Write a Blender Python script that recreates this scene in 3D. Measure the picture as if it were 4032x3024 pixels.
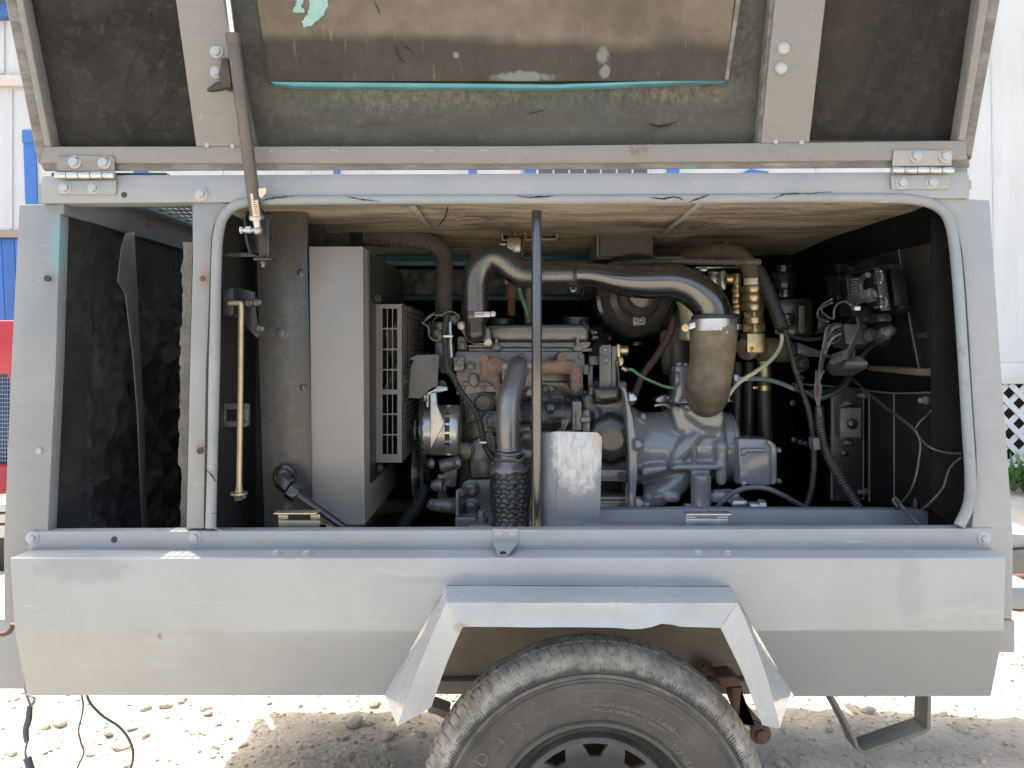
import bpy, bmesh, math, random
from mathutils import Vector, Matrix, Quaternion, noise
random.seed(7)
for o in list(bpy.data.objects): bpy.data.objects.remove(o)
sc = bpy.context.scene
COL = sc.collection

# ------------------------------------------------------------------ camera, sky, sun, exposure
F, CX, HY, ZC = 3025.8, 2016.0, 1358.0, 1.165
cam = bpy.data.cameras.new('camera'); camo = bpy.data.objects.new('camera', cam); COL.objects.link(camo)
cam.sensor_width = 36; cam.lens = 36*F/4032; cam.shift_y = -(1512-HY)/4032
cam.clip_start = .05; cam.clip_end = 400
camo.location = (0, 0, ZC); camo.rotation_euler = (math.pi/2, 0, 0)
sc.camera = camo
w = bpy.data.worlds.new('World'); sc.world = w; w.use_nodes = True
SUN = Vector((-.27, .36, .90)).normalized()
sky = w.node_tree.nodes.new('ShaderNodeTexSky'); sky.sky_type = 'NISHITA'; sky.sun_disc = False
sky.sun_elevation = math.asin(SUN.z); sky.sun_rotation = math.atan2(SUN.x, SUN.y)
sky.air_density = 1.0; sky.dust_density = 6.0; sky.ozone_density = .5
bg = w.node_tree.nodes['Background']; bg.inputs[1].default_value = .15
w.node_tree.links.new(sky.outputs[0], bg.inputs[0])
sl = bpy.data.lights.new('sun', 'SUN'); sl.energy = 2.05; sl.angle = math.radians(.5); sl.color = (1, .95, .88)
so = bpy.data.objects.new('sun', sl); COL.objects.link(so)
so.rotation_euler = SUN.to_track_quat('Z', 'Y').to_euler(); so.location = (-4, 6, 14)
vs = sc.view_settings; vs.view_transform = 'Standard'; vs.look = 'None'; vs.gamma = 1; vs.use_curve_mapping = False
vs.exposure = 2.12
vs.use_white_balance = True; vs.white_balance_temperature = 6720; vs.white_balance_tint = 5

# ------------------------------------------------------------------ measuring helpers
REG = dict(D=(0,0,1.82278), R5=(0,700,.45208), R6=(0,1400,.45208), R7=(800,750,.40687), R8=(800,1425,.40687),
  E1=(1600,800,.40687), E2=(1600,1425,.40687), E3=(2300,800,.40687), E4=(2300,1475,.40687), E5=(3000,800,.46655),
  E6=(3000,1450,.46655), L1=(0,0,.49729), L2=(900,0,.5425), L3=(2000,0,.49729), L4=(2932,0,.49729),
  B1=(0,2050,.5877), B2=(1300,2050,.5877), B3=(2500,2050,.69259), T=(1700,2450,.63291))
def px(reg, x, y):
    a, b, s = REG[reg]; return a+s*x, b+s*y
def P(reg, x, y, Y):
    u, v = px(reg, x, y)
    if callable(Y): Y = Y(v/1.82278)
    return Vector(((u-CX)/F*Y, Y, ZC+(HY-v)/F*Y))
def L(reg, r, Y): return REG[reg][2]*r/F*Y
def side(y, o=0): return 1.50-.05*(y-372)/768+o
def lidp(o=0): return lambda y: (1.5982+o)/(1+.333*(745-y)/1660)
def sidep(o=0): return lambda y: side(y, o)
XR, XL = .862, -.878
def W(reg, x, y, off=0):                       # a point on the right end wall, off metres proud of it
    u, v = px(reg, x, y); X = XR-off; Y = X*F/(u-CX); return Vector((X, Y, ZC+(HY-v)/F*Y))
def WL(reg, x, y, off=0):
    u, v = px(reg, x, y); X = XL+off; Y = X*F/(u-CX); return Vector((X, Y, ZC+(HY-v)/F*Y))

# ------------------------------------------------------------------ mesh builder
def spline(pts, seg=8, closed=False):
    out = []; n = len(pts)
    for i in range(n-1):
        p0 = pts[max(i-1, 0)]; p1 = pts[i]; p2 = pts[i+1]; p3 = pts[min(i+2, n-1)]
        for k in range(seg):
            t = k/seg
            out.append(tuple(.5*((2*b)+(c-a)*t+(2*a-5*b+4*c-d)*t*t+(3*b-a-3*c+d)*t**3) for a, b, c, d in zip(p0, p1, p2, p3)))
    out.append(tuple(pts[-1])); return out
class G:
    def __init__(s): s.bm = bmesh.new()
    def add(s, b, bevel=0, seg=2, ang=.5):
        bmesh.ops.recalc_face_normals(b, faces=b.faces)
        if bevel:
            b.normal_update()
            es = [e for e in b.edges if len(e.link_faces) == 2 and e.calc_face_angle(0) > ang]
            if es: bmesh.ops.bevel(b, geom=es, offset=bevel, segments=seg, affect='EDGES', profile=.5, clamp_overlap=True)
        me = bpy.data.meshes.new('t'); b.to_mesh(me); b.free(); s.bm.from_mesh(me); bpy.data.meshes.remove(me); return s
    def slab(s, pts, vec, bevel=0, seg=2):     # polygon extruded along vec
        b = bmesh.new(); vec = Vector(vec)
        f = [b.verts.new(p) for p in pts]; k = [b.verts.new(Vector(p)+vec) for p in pts]; n = len(f)
        b.faces.new(f); b.faces.new(k[::-1])
        for i in range(n): b.faces.new((f[i], k[i], k[(i+1) % n], f[(i+1) % n]))
        return s.add(b, bevel, seg)
    def pr(s, reg, pts, Y, t, bevel=.0015, seg=2):
        Ys = Y if isinstance(Y, list) else [Y]*len(pts)
        return s.slab([P(reg, x, y, q) for (x, y), q in zip(pts, Ys)], (0, t, 0), bevel, seg)
    def rc(s, reg, x0, y0, x1, y1, Y, t, bevel=.0015): return s.pr(reg, [(x0,y0),(x1,y0),(x1,y1),(x0,y1)], Y, t, bevel)
    def box(s, lo, hi, bevel=0):
        a, b = Vector(lo), Vector(hi)
        return s.slab([(a.x,a.y,a.z),(b.x,a.y,a.z),(b.x,a.y,b.z),(a.x,a.y,b.z)], (0, b.y-a.y, 0), bevel)
    def obox(s, c, ax, ay, az, bevel=0):       # centre and three half-axis vectors
        c, ax, ay, az = map(Vector, (c, ax, ay, az))
        return s.slab([c-ax-ay-az, c+ax-ay-az, c+ax-ay+az, c-ax-ay+az], 2*ay, bevel)
    def rings(s, rs, n, cap=True):
        b = bmesh.new(); vv = []
        for r in rs: vv.append([b.verts.new(p) for p in r])
        for i in range(len(vv)-1):
            for j in range(n): b.faces.new((vv[i][j], vv[i][(j+1) % n], vv[i+1][(j+1) % n], vv[i+1][j]))
        if cap: b.faces.new(vv[0][::-1]); b.faces.new(vv[-1])
        return s.add(b)
    def tube(s, pts, rad, n=14, seg=8, smooth=True, corr=None, cap=True, flat=None):
        rr = rad if isinstance(rad, (list, tuple)) else [rad]*len(pts)
        q = [(*p, r) for p, r in zip(pts, rr)]
        if smooth and len(q) > 2: q = spline(q, seg)
        if corr:                               # (period, amplitude): ribbed conduit
            per, amp = corr; d = [0]
            for a, b in zip(q, q[1:]): d.append(d[-1]+(Vector(a[:3])-Vector(b[:3])).length)
            m = max(2, int(d[-1]/per))*4; o = []; k = 0
            for i in range(m+1):
                t = d[-1]*i/m
                while k < len(d)-2 and d[k+1] < t: k += 1
                u = (t-d[k])/max(1e-9, d[k+1]-d[k]); a, b = q[k], q[k+1]
                v = [x+(y-x)*u for x, y in zip(a, b)]; v[3] += amp*(1, .6, -1, -.6)[i % 4]; o.append(tuple(v))
            q = o
        C = [Vector(v[:3]) for v in q]; rs = []; N = None
        for i, c in enumerate(C):
            T = (C[min(i+1, len(C)-1)]-C[max(i-1, 0)]).normalized()
            if N is None:
                N = T.cross(Vector((0, 1, 0)));
                if N.length < .1: N = T.cross(Vector((0, 0, 1)))
            N = (N-T*N.dot(T)).normalized(); B = T.cross(N); r = q[i][3]
            rs.append([c+(N*math.cos(a)+B*math.sin(a))*r for a in (2*math.pi*j/n for j in range(n))])
        return s.rings(rs, n, cap)
    def cyl(s, a, b, r, r2=None, n=20, bevel=0):
        a, b = Vector(a), Vector(b); r2 = r if r2 is None else r2
        ax = (b-a).normalized(); N = ax.orthogonal().normalized(); B = ax.cross(N)
        bb = bmesh.new(); vv = []
        for c, q in ((a, r), (b, r2)): vv.append([bb.verts.new(c+(N*math.cos(t)+B*math.sin(t))*q) for t in (2*math.pi*(j+.5)/n for j in range(n))])
        for j in range(n): bb.faces.new((vv[0][j], vv[0][(j+1) % n], vv[1][(j+1) % n], vv[1][j]))
        bb.faces.new(vv[0][::-1]); bb.faces.new(vv[1])
        return s.add(bb, bevel, 2, .9)
    def lathe(s, c, ax, prof, n=40, cap=True):  # prof: (radius, distance along ax)
        c, ax = Vector(c), Vector(ax).normalized(); N = ax.orthogonal().normalized()
        if abs(ax.z) < .9: N = (Vector((0,0,1))-ax*ax.z).normalized()
        B = ax.cross(N)
        return s.rings([[c+ax*h+(N*math.cos(t)+B*math.sin(t))*max(r, 1e-4) for t in (2*math.pi*j/n for j in range(n))] for r, h in prof], n, cap)
    def ball(s, c, r, sc=(1,1,1), n=16):
        b = bmesh.new(); bmesh.ops.create_uvsphere(b, u_segments=n, v_segments=n//2+2, radius=1)
        for v in b.verts: v.co = Vector(c)+Vector((v.co.x*sc[0], v.co.y*sc[1], v.co.z*sc[2]))*r
        return s.add(b)
    def grid(s, fn, nu, nv):
        b = bmesh.new(); vv = [[b.verts.new(fn(i/nu, j/nv)) for j in range(nv+1)] for i in range(nu+1)]
        for i in range(nu):
            for j in range(nv): b.faces.new((vv[i][j], vv[i+1][j], vv[i+1][j+1], vv[i][j+1]))
        me = bpy.data.meshes.new('t'); b.to_mesh(me); b.free(); s.bm.from_mesh(me); bpy.data.meshes.remove(me); return s
    def strap(s, pts, wv, th, bevel=.001):     # bent flat bar: path, width vector, thickness
        C = [Vector(p) for p in pts]; wv = Vector(wv); o = []
        for i, c in enumerate(C):
            T = (C[min(i+1, len(C)-1)]-C[max(i-1, 0)]).normalized(); N = T.cross(wv).normalized()*th/2; o.append((c+N, c-N))
        return s.slab([a for a, b in o]+[b for a, b in o[::-1]], wv, bevel)
ORG = {}
def setp(o, label=None, cat=None, group=None, kind=None):
    for k, v in (('label', label), ('category', cat), ('group', group), ('kind', kind)):
        if v: o[k] = v
    return o
def thing(name, label, cat, loc, group=None):
    o = bpy.data.objects.new(name, None); COL.objects.link(o); o.location = loc; o.empty_display_size = .1
    ORG[o] = Vector(loc); return setp(o, label, cat, group)
def mesh_of(g, name, mat, org, sharp=32):
    bm = g.bm; bm.normal_update()
    for f in bm.faces: f.smooth = True
    for e in bm.edges:
        if len(e.link_faces) != 2 or e.calc_face_angle(0) > math.radians(sharp): e.smooth = False
    me = bpy.data.meshes.new(name)
    for v in bm.verts: v.co -= org
    bm.to_mesh(me); bm.free(); me.materials.append(mat); return me
def part(name, g, mat, parent=None, label=None, cat=None, group=None, kind=None, org=None, sharp=32):
    if org is None: org = ORG[parent] if parent else None
    if org is None:
        n = len(g.bm.verts); c = sum((v.co for v in g.bm.verts), Vector())/n; c.z = min(v.co.z for v in g.bm.verts); org = c
    org = Vector(org)
    o = bpy.data.objects.new(name, mesh_of(g, name, mat, org, sharp)); COL.objects.link(o)
    o.location = org-(ORG[parent] if parent else Vector()); o.parent = parent; ORG[o] = org
    return setp(o, label, cat, group, kind)
def cast(o, voxel, it=8, fac=.5):               # fuse the pieces of a casting and round its edges
    m = o.modifiers.new('fuse', 'REMESH'); m.mode = 'VOXEL'; m.voxel_size = voxel; m.use_smooth_shade = True
    m = o.modifiers.new('soften', 'SMOOTH'); m.iterations = it; m.factor = fac
    return o
BM = {}
def fixing(parent, pos, r, ax=(0,-1,0), kind='hex', mat=None, spin=None, name='bolt'):
    key = (kind, mat.name)
    if key not in BM:
        g = G()
        if kind == 'hex':
            g.lathe((0,0,0), (0,0,1), [(1.38,-.1),(1.38,.12),(1.3,.16)], 24); g.cyl((0,0,.1), (0,0,.75), 1, .97, 6, .07)
        elif kind == 'flanged':
            g.lathe((0,0,0), (0,0,1), [(1.65,-.1),(1.62,.12),(1.25,.32)], 28); g.cyl((0,0,.2), (0,0,1.0), 1, .97, 6, .07)
        elif kind == 'dome':
            g.lathe((0,0,0), (0,0,1), [(1,-.05),(1,.05),(.93,.25),(.75,.42),(.45,.55),(.15,.6)], 28)
        elif kind == 'cap':
            g.cyl((0,0,-.1), (0,0,1.1), 1, 1, 20, .1); g.cyl((0,0,1.0), (0,0,1.14), .5, .5, 6)
        elif kind == 'cross':
            g.lathe((0,0,0), (0,0,1), [(1.35,-.1),(1.35,.1),(1,.16),(1,.3),(.8,.42),(.3,.46)], 24)
            g.obox((0,0,.47), (.42,0,0), (0,.09,0), (0,0,.03)); g.obox((0,0,.475), (.09,0,0), (0,.42,0), (0,0,.03))
        elif kind == 'stud':
            g.cyl((0,0,-.1), (0,0,.9), 1, .97, 6, .07); g.cyl((0,0,.8), (0,0,1.9), .55, .5, 12)
        elif kind == 'boss':
            g.lathe((0,0,0), (0,0,1), [(1.7,-.2),(1.65,.25),(1.5,.35),(1,.35),(.95,.1)], 28); g.cyl((0,0,0), (0,0,.6), .62, .6, 16)
        BM[key] = mesh_of(g, name, mat, Vector(), 35)
    o = bpy.data.objects.new(name, BM[key]); COL.objects.link(o); o.parent = parent
    r *= .62 if kind == 'boss' else 1
    o.location = Vector(pos)-ORG[parent]; o.scale = (r, r, r)
    q = Vector(ax).to_track_quat('Z', 'Y'); o.rotation_mode = 'QUATERNION'
    o.rotation_quaternion = q @ Quaternion((0,0,1), random.uniform(0, 1) if spin is None else spin); return o

# ------------------------------------------------------------------ materials
class N:
    def __init__(s, name):
        s.m = bpy.data.materials.new(name); s.m.use_nodes = True; s.t = s.m.node_tree; s.b = s.t.nodes['Principled BSDF']
        s.pos = s.t.nodes.new('ShaderNodeNewGeometry').outputs['Position']
    def lk(s, a, b): s.t.links.new(a, b)
    def nd(s, k, **kw):
        n = s.t.nodes.new(k)
        for a, b in kw.items(): setattr(n, a, b)
        return n
    def setv(s, sock, v):
        if hasattr(v, 'node'): s.lk(v, sock)
        else: sock.default_value = v
    def noise(s, scale, detail=5, rough=.6, stretch=None, dist=0, off=0):
        n = s.nd('ShaderNodeTexNoise'); n.inputs['Scale'].default_value = scale; n.inputs['Detail'].default_value = detail
        n.inputs['Roughness'].default_value = rough; n.inputs['Distortion'].default_value = dist
        m = s.nd('ShaderNodeMapping'); m.inputs['Scale'].default_value = stretch or (1,1,1); m.inputs['Location'].default_value = (off, off*.7, off*.3)
        s.lk(s.pos, m.inputs['Vector']); s.lk(m.outputs[0], n.inputs['Vector']); return n.outputs['Fac']
    def ramp(s, v, a, b, lo=0, hi=1):
        n = s.nd('ShaderNodeMapRange'); n.interpolation_type = 'SMOOTHSTEP'
        s.lk(v, n.inputs[0])
        for i, q in enumerate((a, b, lo, hi)): n.inputs[i+1].default_value = q
        return n.outputs[0]
    def ma(s, op, a, b=0):
        n = s.nd('ShaderNodeMath', operation=op); s.setv(n.inputs[0], a); s.setv(n.inputs[1], b); return n.outputs[0]
    def mix(s, f, a, b):
        n = s.nd('ShaderNodeMix', data_type='RGBA'); s.setv(n.inputs[0], f)
        for q, v in ((6, a), (7, b)): s.setv(n.inputs[q], (*v, 1) if isinstance(v, tuple) else v)
        return n.outputs[2]
    def blob(s, c, r, nz=.5, scale=25, soft=.3, detail=6):  # ragged stain: 1 inside an ellipsoid round c
        v = s.nd('ShaderNodeVectorMath', operation='SUBTRACT'); s.lk(s.pos, v.inputs[0]); v.inputs[1].default_value = c
        d = s.nd('ShaderNodeVectorMath', operation='DIVIDE'); s.lk(v.outputs[0], d.inputs[0]); d.inputs[1].default_value = r
        l = s.nd('ShaderNodeVectorMath', operation='LENGTH'); s.lk(d.outputs[0], l.inputs[0])
        q = s.ma('ADD', l.outputs['Value'], s.ma('MULTIPLY', s.ma('SUBTRACT', s.noise(scale, detail, .65), .5), nz*2))
        return s.ramp(q, 1-soft, 1+soft, 1, 0)
    def bump(s, v, strength, dist=.002, prev=None):
        n = s.nd('ShaderNodeBump'); n.inputs['Strength'].default_value = strength; n.inputs['Distance'].default_value = dist
        s.lk(v, n.inputs['Height'])
        if prev: s.lk(prev, n.inputs['Normal'])
        return n.outputs[0]
    def out(s, col, rough=.5, metal=0, normal=None, spec=.5, coat=0, coatr=.1):
        b = s.b; s.setv(b.inputs['Base Color'], (*col, 1) if isinstance(col, tuple) else col)
        s.setv(b.inputs['Roughness'], rough); s.setv(b.inputs['Metallic'], metal); b.inputs['Specular IOR Level'].default_value = spec
        b.inputs['Coat Weight'].default_value = coat; b.inputs['Coat Roughness'].default_value = coatr
        if normal: s.lk(normal, b.inputs['Normal'])
        return s.m
def plain(name, c1, c2=None, rough=.5, metal=0, scale=25, bump=0, bscale=150, spec=.5, coat=0, stretch=None, dust=0, dustc=(.22,.19,.155), r2=.12, coatr=.1, wear=0, wearc=(.30,.285,.265)):
    n = N(name); c2 = c2 or tuple(v*.75 for v in c1)
    a = n.noise(scale, 6, .62, stretch); b = n.noise(scale*.23, 3, .5, off=3)
    f = n.ma('ADD', n.ma('MULTIPLY', n.ramp(a, .3, .7), .6), n.ma('MULTIPLY', n.ramp(b, .3, .7), .4)); c = n.mix(f, c2, c1)
    r = n.ma('ADD', rough-r2*.5, n.ma('MULTIPLY', a, r2))
    if dust:
        geo = n.nd('ShaderNodeNewGeometry'); sp = n.nd('ShaderNodeSeparateXYZ'); n.lk(geo.outputs['Normal'], sp.inputs[0])
        u = n.ma('MULTIPLY', n.ramp(sp.outputs[2], -.2, .9), n.ramp(n.noise(14, 5, .7, off=9), .3, .72))
        u = n.ma('MULTIPLY', n.ma('ADD', u, n.ma('MULTIPLY', n.ramp(n.noise(60, 4, .7, off=5), .52, .8), .35)), dust)
        c = n.mix(u, c, dustc); r = n.ma('ADD', r, n.ma('MULTIPLY', u, .3))
    if wear:                                       # paint rubbed off convex edges
        gp_ = n.nd('ShaderNodeNewGeometry').outputs['Pointiness']
        e = n.ma('MULTIPLY', n.ramp(n.ma('ADD', gp_, n.ma('MULTIPLY', n.ma('SUBTRACT', n.noise(60, 4, .7, off=15), .5), .05)), .53, .60), wear); c = n.mix(e, c, wearc)
    nm = n.bump(n.noise(bscale, 4, .6, off=1), bump) if bump else None
    return n.out(c, r, metal, nm, spec, coat, coatr)
M = {}
def paint(name, base, rough=.42, extra=None, coat=0, peel=.05):
    n = N(name)
    a = n.noise(6, 5, .6, off=2); b = n.noise(90, 4, .65, off=4); s = n.noise(9, 6, .7, (.35, 1, 2.5), 1.5, off=7)
    c = n.mix(n.ramp(a, .3, .72), tuple(v*.86 for v in base), base)
    c = n.mix(n.ma('MULTIPLY', n.ramp(s, .54, .7), .22), c, tuple(v*1.25 for v in base))
    c = n.mix(n.ma('MULTIPLY', n.ramp(b, .62, .8), .18), c, (.52,.5,.46))
    c = n.mix(n.ma('MULTIPLY', n.ramp(n.noise(260, 2, .5, off=6), .70, .76), .5), c, (.6,.59,.56))
    r = n.ma('ADD', rough-.08, n.ma('MULTIPLY', n.ramp(a, .25, .75), .2))
    sc_ = n.ramp(n.noise(30, 2, .5, (.12, 1, 3.2), .4, off=11), .70, .715); c = n.mix(n.ma('MULTIPLY', n.ma('MULTIPLY', sc_, n.ramp(n.noise(8, 3, .6, off=13), .5, .6)), .35), c, (.55,.54,.5))
    if extra: c, r = extra(n, c, r)
    nm = n.bump(n.noise(420, 3, .5), peel, .001); nm = n.bump(n.noise(7, 2, .5, off=8), .12, .004, nm)
    return n.out(c, r, 0, nm, .5, coat)
TEAL = (.045, .23, .25)
GRAY = (.285, .291, .293)
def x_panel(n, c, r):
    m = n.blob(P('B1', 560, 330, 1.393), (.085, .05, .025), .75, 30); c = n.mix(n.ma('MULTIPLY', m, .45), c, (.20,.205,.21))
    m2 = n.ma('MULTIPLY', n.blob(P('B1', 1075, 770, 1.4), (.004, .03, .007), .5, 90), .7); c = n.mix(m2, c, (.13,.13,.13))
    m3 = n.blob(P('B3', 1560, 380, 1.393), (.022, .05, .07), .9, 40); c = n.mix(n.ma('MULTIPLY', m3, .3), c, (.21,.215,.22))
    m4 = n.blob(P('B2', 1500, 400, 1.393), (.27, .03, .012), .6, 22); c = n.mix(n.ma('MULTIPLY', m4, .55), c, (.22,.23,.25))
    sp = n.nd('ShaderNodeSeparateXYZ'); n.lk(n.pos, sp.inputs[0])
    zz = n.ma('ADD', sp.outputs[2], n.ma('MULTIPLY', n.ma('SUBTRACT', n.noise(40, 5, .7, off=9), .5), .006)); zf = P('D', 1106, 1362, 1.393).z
    tilt_shade = n.ma('MULTIPLY', n.ramp(zz, zf-.003, zf+.001, 1, 0), n.ramp(sp.outputs[0], -.5, .35, .12, 1)); c = n.mix(n.ma('MULTIPLY', tilt_shade, .9), c, (.225,.23,.227))  # shade of the down-tilted lower panel painted in as darker gray
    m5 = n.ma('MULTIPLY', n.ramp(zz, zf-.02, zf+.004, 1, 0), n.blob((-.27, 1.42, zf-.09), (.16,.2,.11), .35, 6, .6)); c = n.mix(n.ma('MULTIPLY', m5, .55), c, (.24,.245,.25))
    return c, r
def x_post(n, c, r):
    m = n.blob(P('R5', 510, 580, 1.49), (.02, .03, .055), .35, 30, .5); c = n.mix(n.ma('MULTIPLY', m, .55), c, (.13,.32,.33))
    m = n.blob(P('R5', 1765, 850, 1.48), (.011, .03, .03), .6, 60); c = n.mix(n.ma('MULTIPLY', m, .6), c, (.25,.15,.1))
    m = n.blob(P('R6', 1740, 800, 1.46), (.012, .03, .017), .6, 60); c = n.mix(n.ma('MULTIPLY', m, .5), c, (.25,.18,.13))
    return c, r
def x_lid(n, c, r):
    s = n.ramp(n.noise(35, 6, .75, (.3, 1, 1.2)), .52, .68); c = n.mix(n.ma('MULTIPLY', s, .35), c, (.12,.125,.12)); return c, r
def x_worn(n, c, r):                              # lid edge where the old foam strip was pulled off
    s = n.ramp(n.noise(22, 7, .75, (.5, 1, 1.5)), .38, .62); c = n.mix(n.ma('MULTIPLY', s, .85), c, (.085,.085,.08))
    t = n.ramp(n.noise(16, 5, .6, off=12), .62, .72); c = n.mix(n.ma('MULTIPLY', t, .6), c, (.06,.22,.22)); return c, n.ma('ADD', r, .2)
def x_flare(n, c, r):
    s = n.ramp(n.noise(13, 7, .7, (1, 1, .5), 1.5), .53, .62); c = n.mix(n.ma('MULTIPLY', s, .3), c, (.28,.285,.3))
    m = n.blob(P('B2', 880, 715, 1.29), (.012,.02,.008), .5, 80); c = n.mix(n.ma('MULTIPLY', m, .6), c, (.25,.16,.1)); return c, r
def x_plate(n, c, r):
    m = n.blob(P('E2', 1660, 850, 1.53), (.050, .05, .082), .5, 45, .22); t = n.ramp(n.noise(70, 7, .75, (1.6,1,.5)), .34, .6)
    c = n.mix(n.ma('MULTIPLY', n.ma('MULTIPLY', m, n.ma('ADD', .45, n.ma('MULTIPLY', t, .55))), .85), c, (.50,.49,.46)); e = n.blob(P('E2', 1860, 760, 1.53), (.012,.05,.02), .6, 70); c = n.mix(n.ma('MULTIPLY', e, .6), c, (.4,.27,.17))
    return c, r
M['body'] = paint('gray_paint', GRAY)
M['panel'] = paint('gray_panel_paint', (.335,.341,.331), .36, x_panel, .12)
M['post'] = paint('gray_post_paint', (.23,.236,.236), .45, x_post)
M['lid'] = paint('gray_lid_paint', (.195,.190,.184), .5, x_lid)
M['worn'] = paint('worn_lid_paint', (.195,.190,.184), .55, x_worn)
M['flare'] = paint('gray_flare_paint', (.37,.377,.375), .2, x_flare, .4)
M['plate'] = paint('gray_plate_paint', (.155,.172,.192), .42, x_plate)
M['airend'] = paint('air_end_paint', (.185,.192,.205), .2, None, .6, .25)
def x_seal(n, c, r):
    t = n.blob((-.42, 1.48, ZC+.278), (.42, .06, .03), .4, 9, .5); c = n.mix(n.ma('MULTIPLY', t, .4), c, (.22,.30,.30))
    t = n.blob((.87, 1.47, ZC+.05), (.05, .06, .30), .4, 9, .5); c = n.mix(n.ma('MULTIPLY', t, .3), c, (.19,.29,.32))
    s = n.ramp(n.noise(45, 6, .7, off=3), .55, .7); return n.mix(n.ma('MULTIPLY', s, .5), c, (.17,.16,.145)), n.ma('ADD', r, .1)
M['seal'] = paint('painted_rubber_seal', (.255,.26,.262), .5, x_seal)
M['black'] = plain('black_paint', (.011,.0107,.0104), (.007,.007,.007), .34, bump=.08, dust=.1, wear=.25, wearc=(.12,.115,.11))
M['blackgloss'] = plain('gloss_black_paint', (.013,.013,.013), (.009,.009,.0095), .24, bump=.05, coat=.5, dust=.12, bscale=80)
M['cover'] = plain('satin_gray_sheet', (.205,.193,.18), (.18,.17,.158), .33, bump=.03, scale=5, r2=.16)
M['shroud'] = plain('satin_black_sheet', (.060,.057,.053), (.044,.042,.039), .33, wear=.4, bump=.03, scale=5, r2=.16)
M['engine'] = plain('engine_black', (.015,.0142,.0136), (.007,.0069,.0067), .25, bump=.22, bscale=220, dust=.14, scale=40, wear=.5, coat=.35, coatr=.2)
M['iron'] = plain('dusty_cast_iron', (.036,.033,.031), (.012,.0118,.0115), .26, bump=.3, bscale=200, dust=.35, scale=30, wear=.5, coat=.4, coatr=.2, dustc=(.14,.125,.11))
M['rubber'] = plain('black_rubber', (.028,.027,.026), (.018,.018,.018), .5, bump=.1, dust=.3)
M['conduit'] = plain('black_conduit', (.035,.034,.033), (.022,.022,.022), .34, dust=.35)
M['wire'] = plain('black_wire', (.03,.03,.032), (.02,.02,.021), .35)
M['graywire'] = plain('gray_wire', (.13,.13,.13), None, .4)
M['rod'] = plain('glossy_rod_paint', (.035,.033,.031), (.018,.0175,.017), .22, scale=16, coat=.6, coatr=.18, dust=.2, spec=1)
M['rust'] = plain('rusty_manifold', (.235,.145,.105), (.10,.065,.05), .75, scale=55, bump=.5, bscale=160, dust=.2)
M['rustbolt'] = plain('rusty_steel', (.16,.085,.05), (.08,.05,.035), .75, scale=60, bump=.3)
M['brass'] = plain('brass', (.52,.41,.22), (.30,.24,.14), .34, .9, scale=50, dust=.3, r2=.25)
M['zinc'] = plain('yellow_zinc', (.50,.43,.31), (.36,.30,.2), .38, .75, scale=35, dust=.15, r2=.25)
M['steel'] = plain('galvanised_steel', (.55,.55,.54), (.38,.38,.38), .32, .85, scale=40, r2=.2)
M['chrome'] = plain('chrome_rod', (.85,.85,.87), (.8,.8,.82), .08, 1)
M['boltpaint'] = paint('painted_bolt', (.36,.365,.375), .38)
M['strut'] = plain('worn_strut_paint', (.055,.05,.046), (.11,.1,.09), .36, scale=18, dust=.25, stretch=(1,1,.5))
M['alu'] = plain('dusty_aluminium', (.40,.385,.365), (.22,.215,.21), .3, .75, scale=40, dust=.25, wear=.4, wearc=(.6,.58,.55))
M['exh'] = plain('grey_exhaust_pipe', (.26,.25,.25), (.15,.147,.15), .34, .6, scale=14, dust=.9, dustc=(.085,.078,.07))
M['paper'] = plain('dirty_paper', (.62,.55,.44), (.5,.43,.33), .8)
M['print'] = plain('label_print', (.16,.13,.1), None, .8)
M['boot'] = plain('brown_rubber_boot', (.175,.135,.085), (.038,.036,.034), .7, scale=24, bump=.6, bscale=60, dust=.3, dustc=(.22,.18,.12))
M['wrap'] = plain('brown_hose', (.12,.095,.062), (.075,.06,.042), .7, scale=30, bump=.2)
M['clear'] = plain('yellowed_plastic', (.55,.55,.45), (.42,.42,.3), .4)
M['green'] = plain('green_tube', (.09,.22,.13), (.06,.13,.09), .35)
M['teal'] = plain('teal_paint', (.02,.12,.15), (.012,.07,.09), .5, scale=12)
M['teallight'] = plain('bare_teal_paint', (.25,.40,.375), (.17,.31,.30), .6, scale=60, bump=.3)
M['tealblue'] = plain('teal_blue_edge', (.085,.27,.32), (.05,.17,.21), .45, scale=14)
M['bluehose'] = plain('slate_hose', (.055,.07,.085), (.035,.042,.05), .5, dust=.4, dustc=(.14,.15,.16))
M['brown'] = plain('brown_pipe', (.12,.07,.048), (.07,.045,.035), .65, scale=30)
M['chassis'] = plain('dusty_chassis', (.22,.195,.16), (.14,.122,.10), .75, scale=12, bump=.2, dust=.5)
M['step'] = plain('olive_steel', (.19,.18,.155), (.14,.133,.115), .55, scale=18, bump=.15, dust=.3)
def foam(name, cols, scale=40, bumpy=.7, bd=.006, st=None, streak=0):
    n = N(name); a = n.noise(scale*.12, 6, .65, st, .6); b = n.noise(scale, 6, .7, off=2); d = n.noise(scale*7, 5, .75, off=5)
    c = n.mix(n.ramp(a, .32, .68), cols[0], cols[1]); c = n.mix(n.ma('MULTIPLY', n.ramp(b, .5, .72), .55), c, cols[2])
    c = n.mix(n.ma('MULTIPLY', n.ramp(d, .45, .75), .4), c, tuple(v*1.5 for v in cols[1]))
    nm = n.bump(d, bumpy, .002); nm = n.bump(b, bumpy, bd, nm)
    return n, c, nm
n, c, nm = foam('charcoal_foam', ((.017,.0162,.015), (.038,.036,.033), (.066,.062,.056)), 45); M['foam'] = n.out(c, .93, 0, nm, .15)
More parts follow.
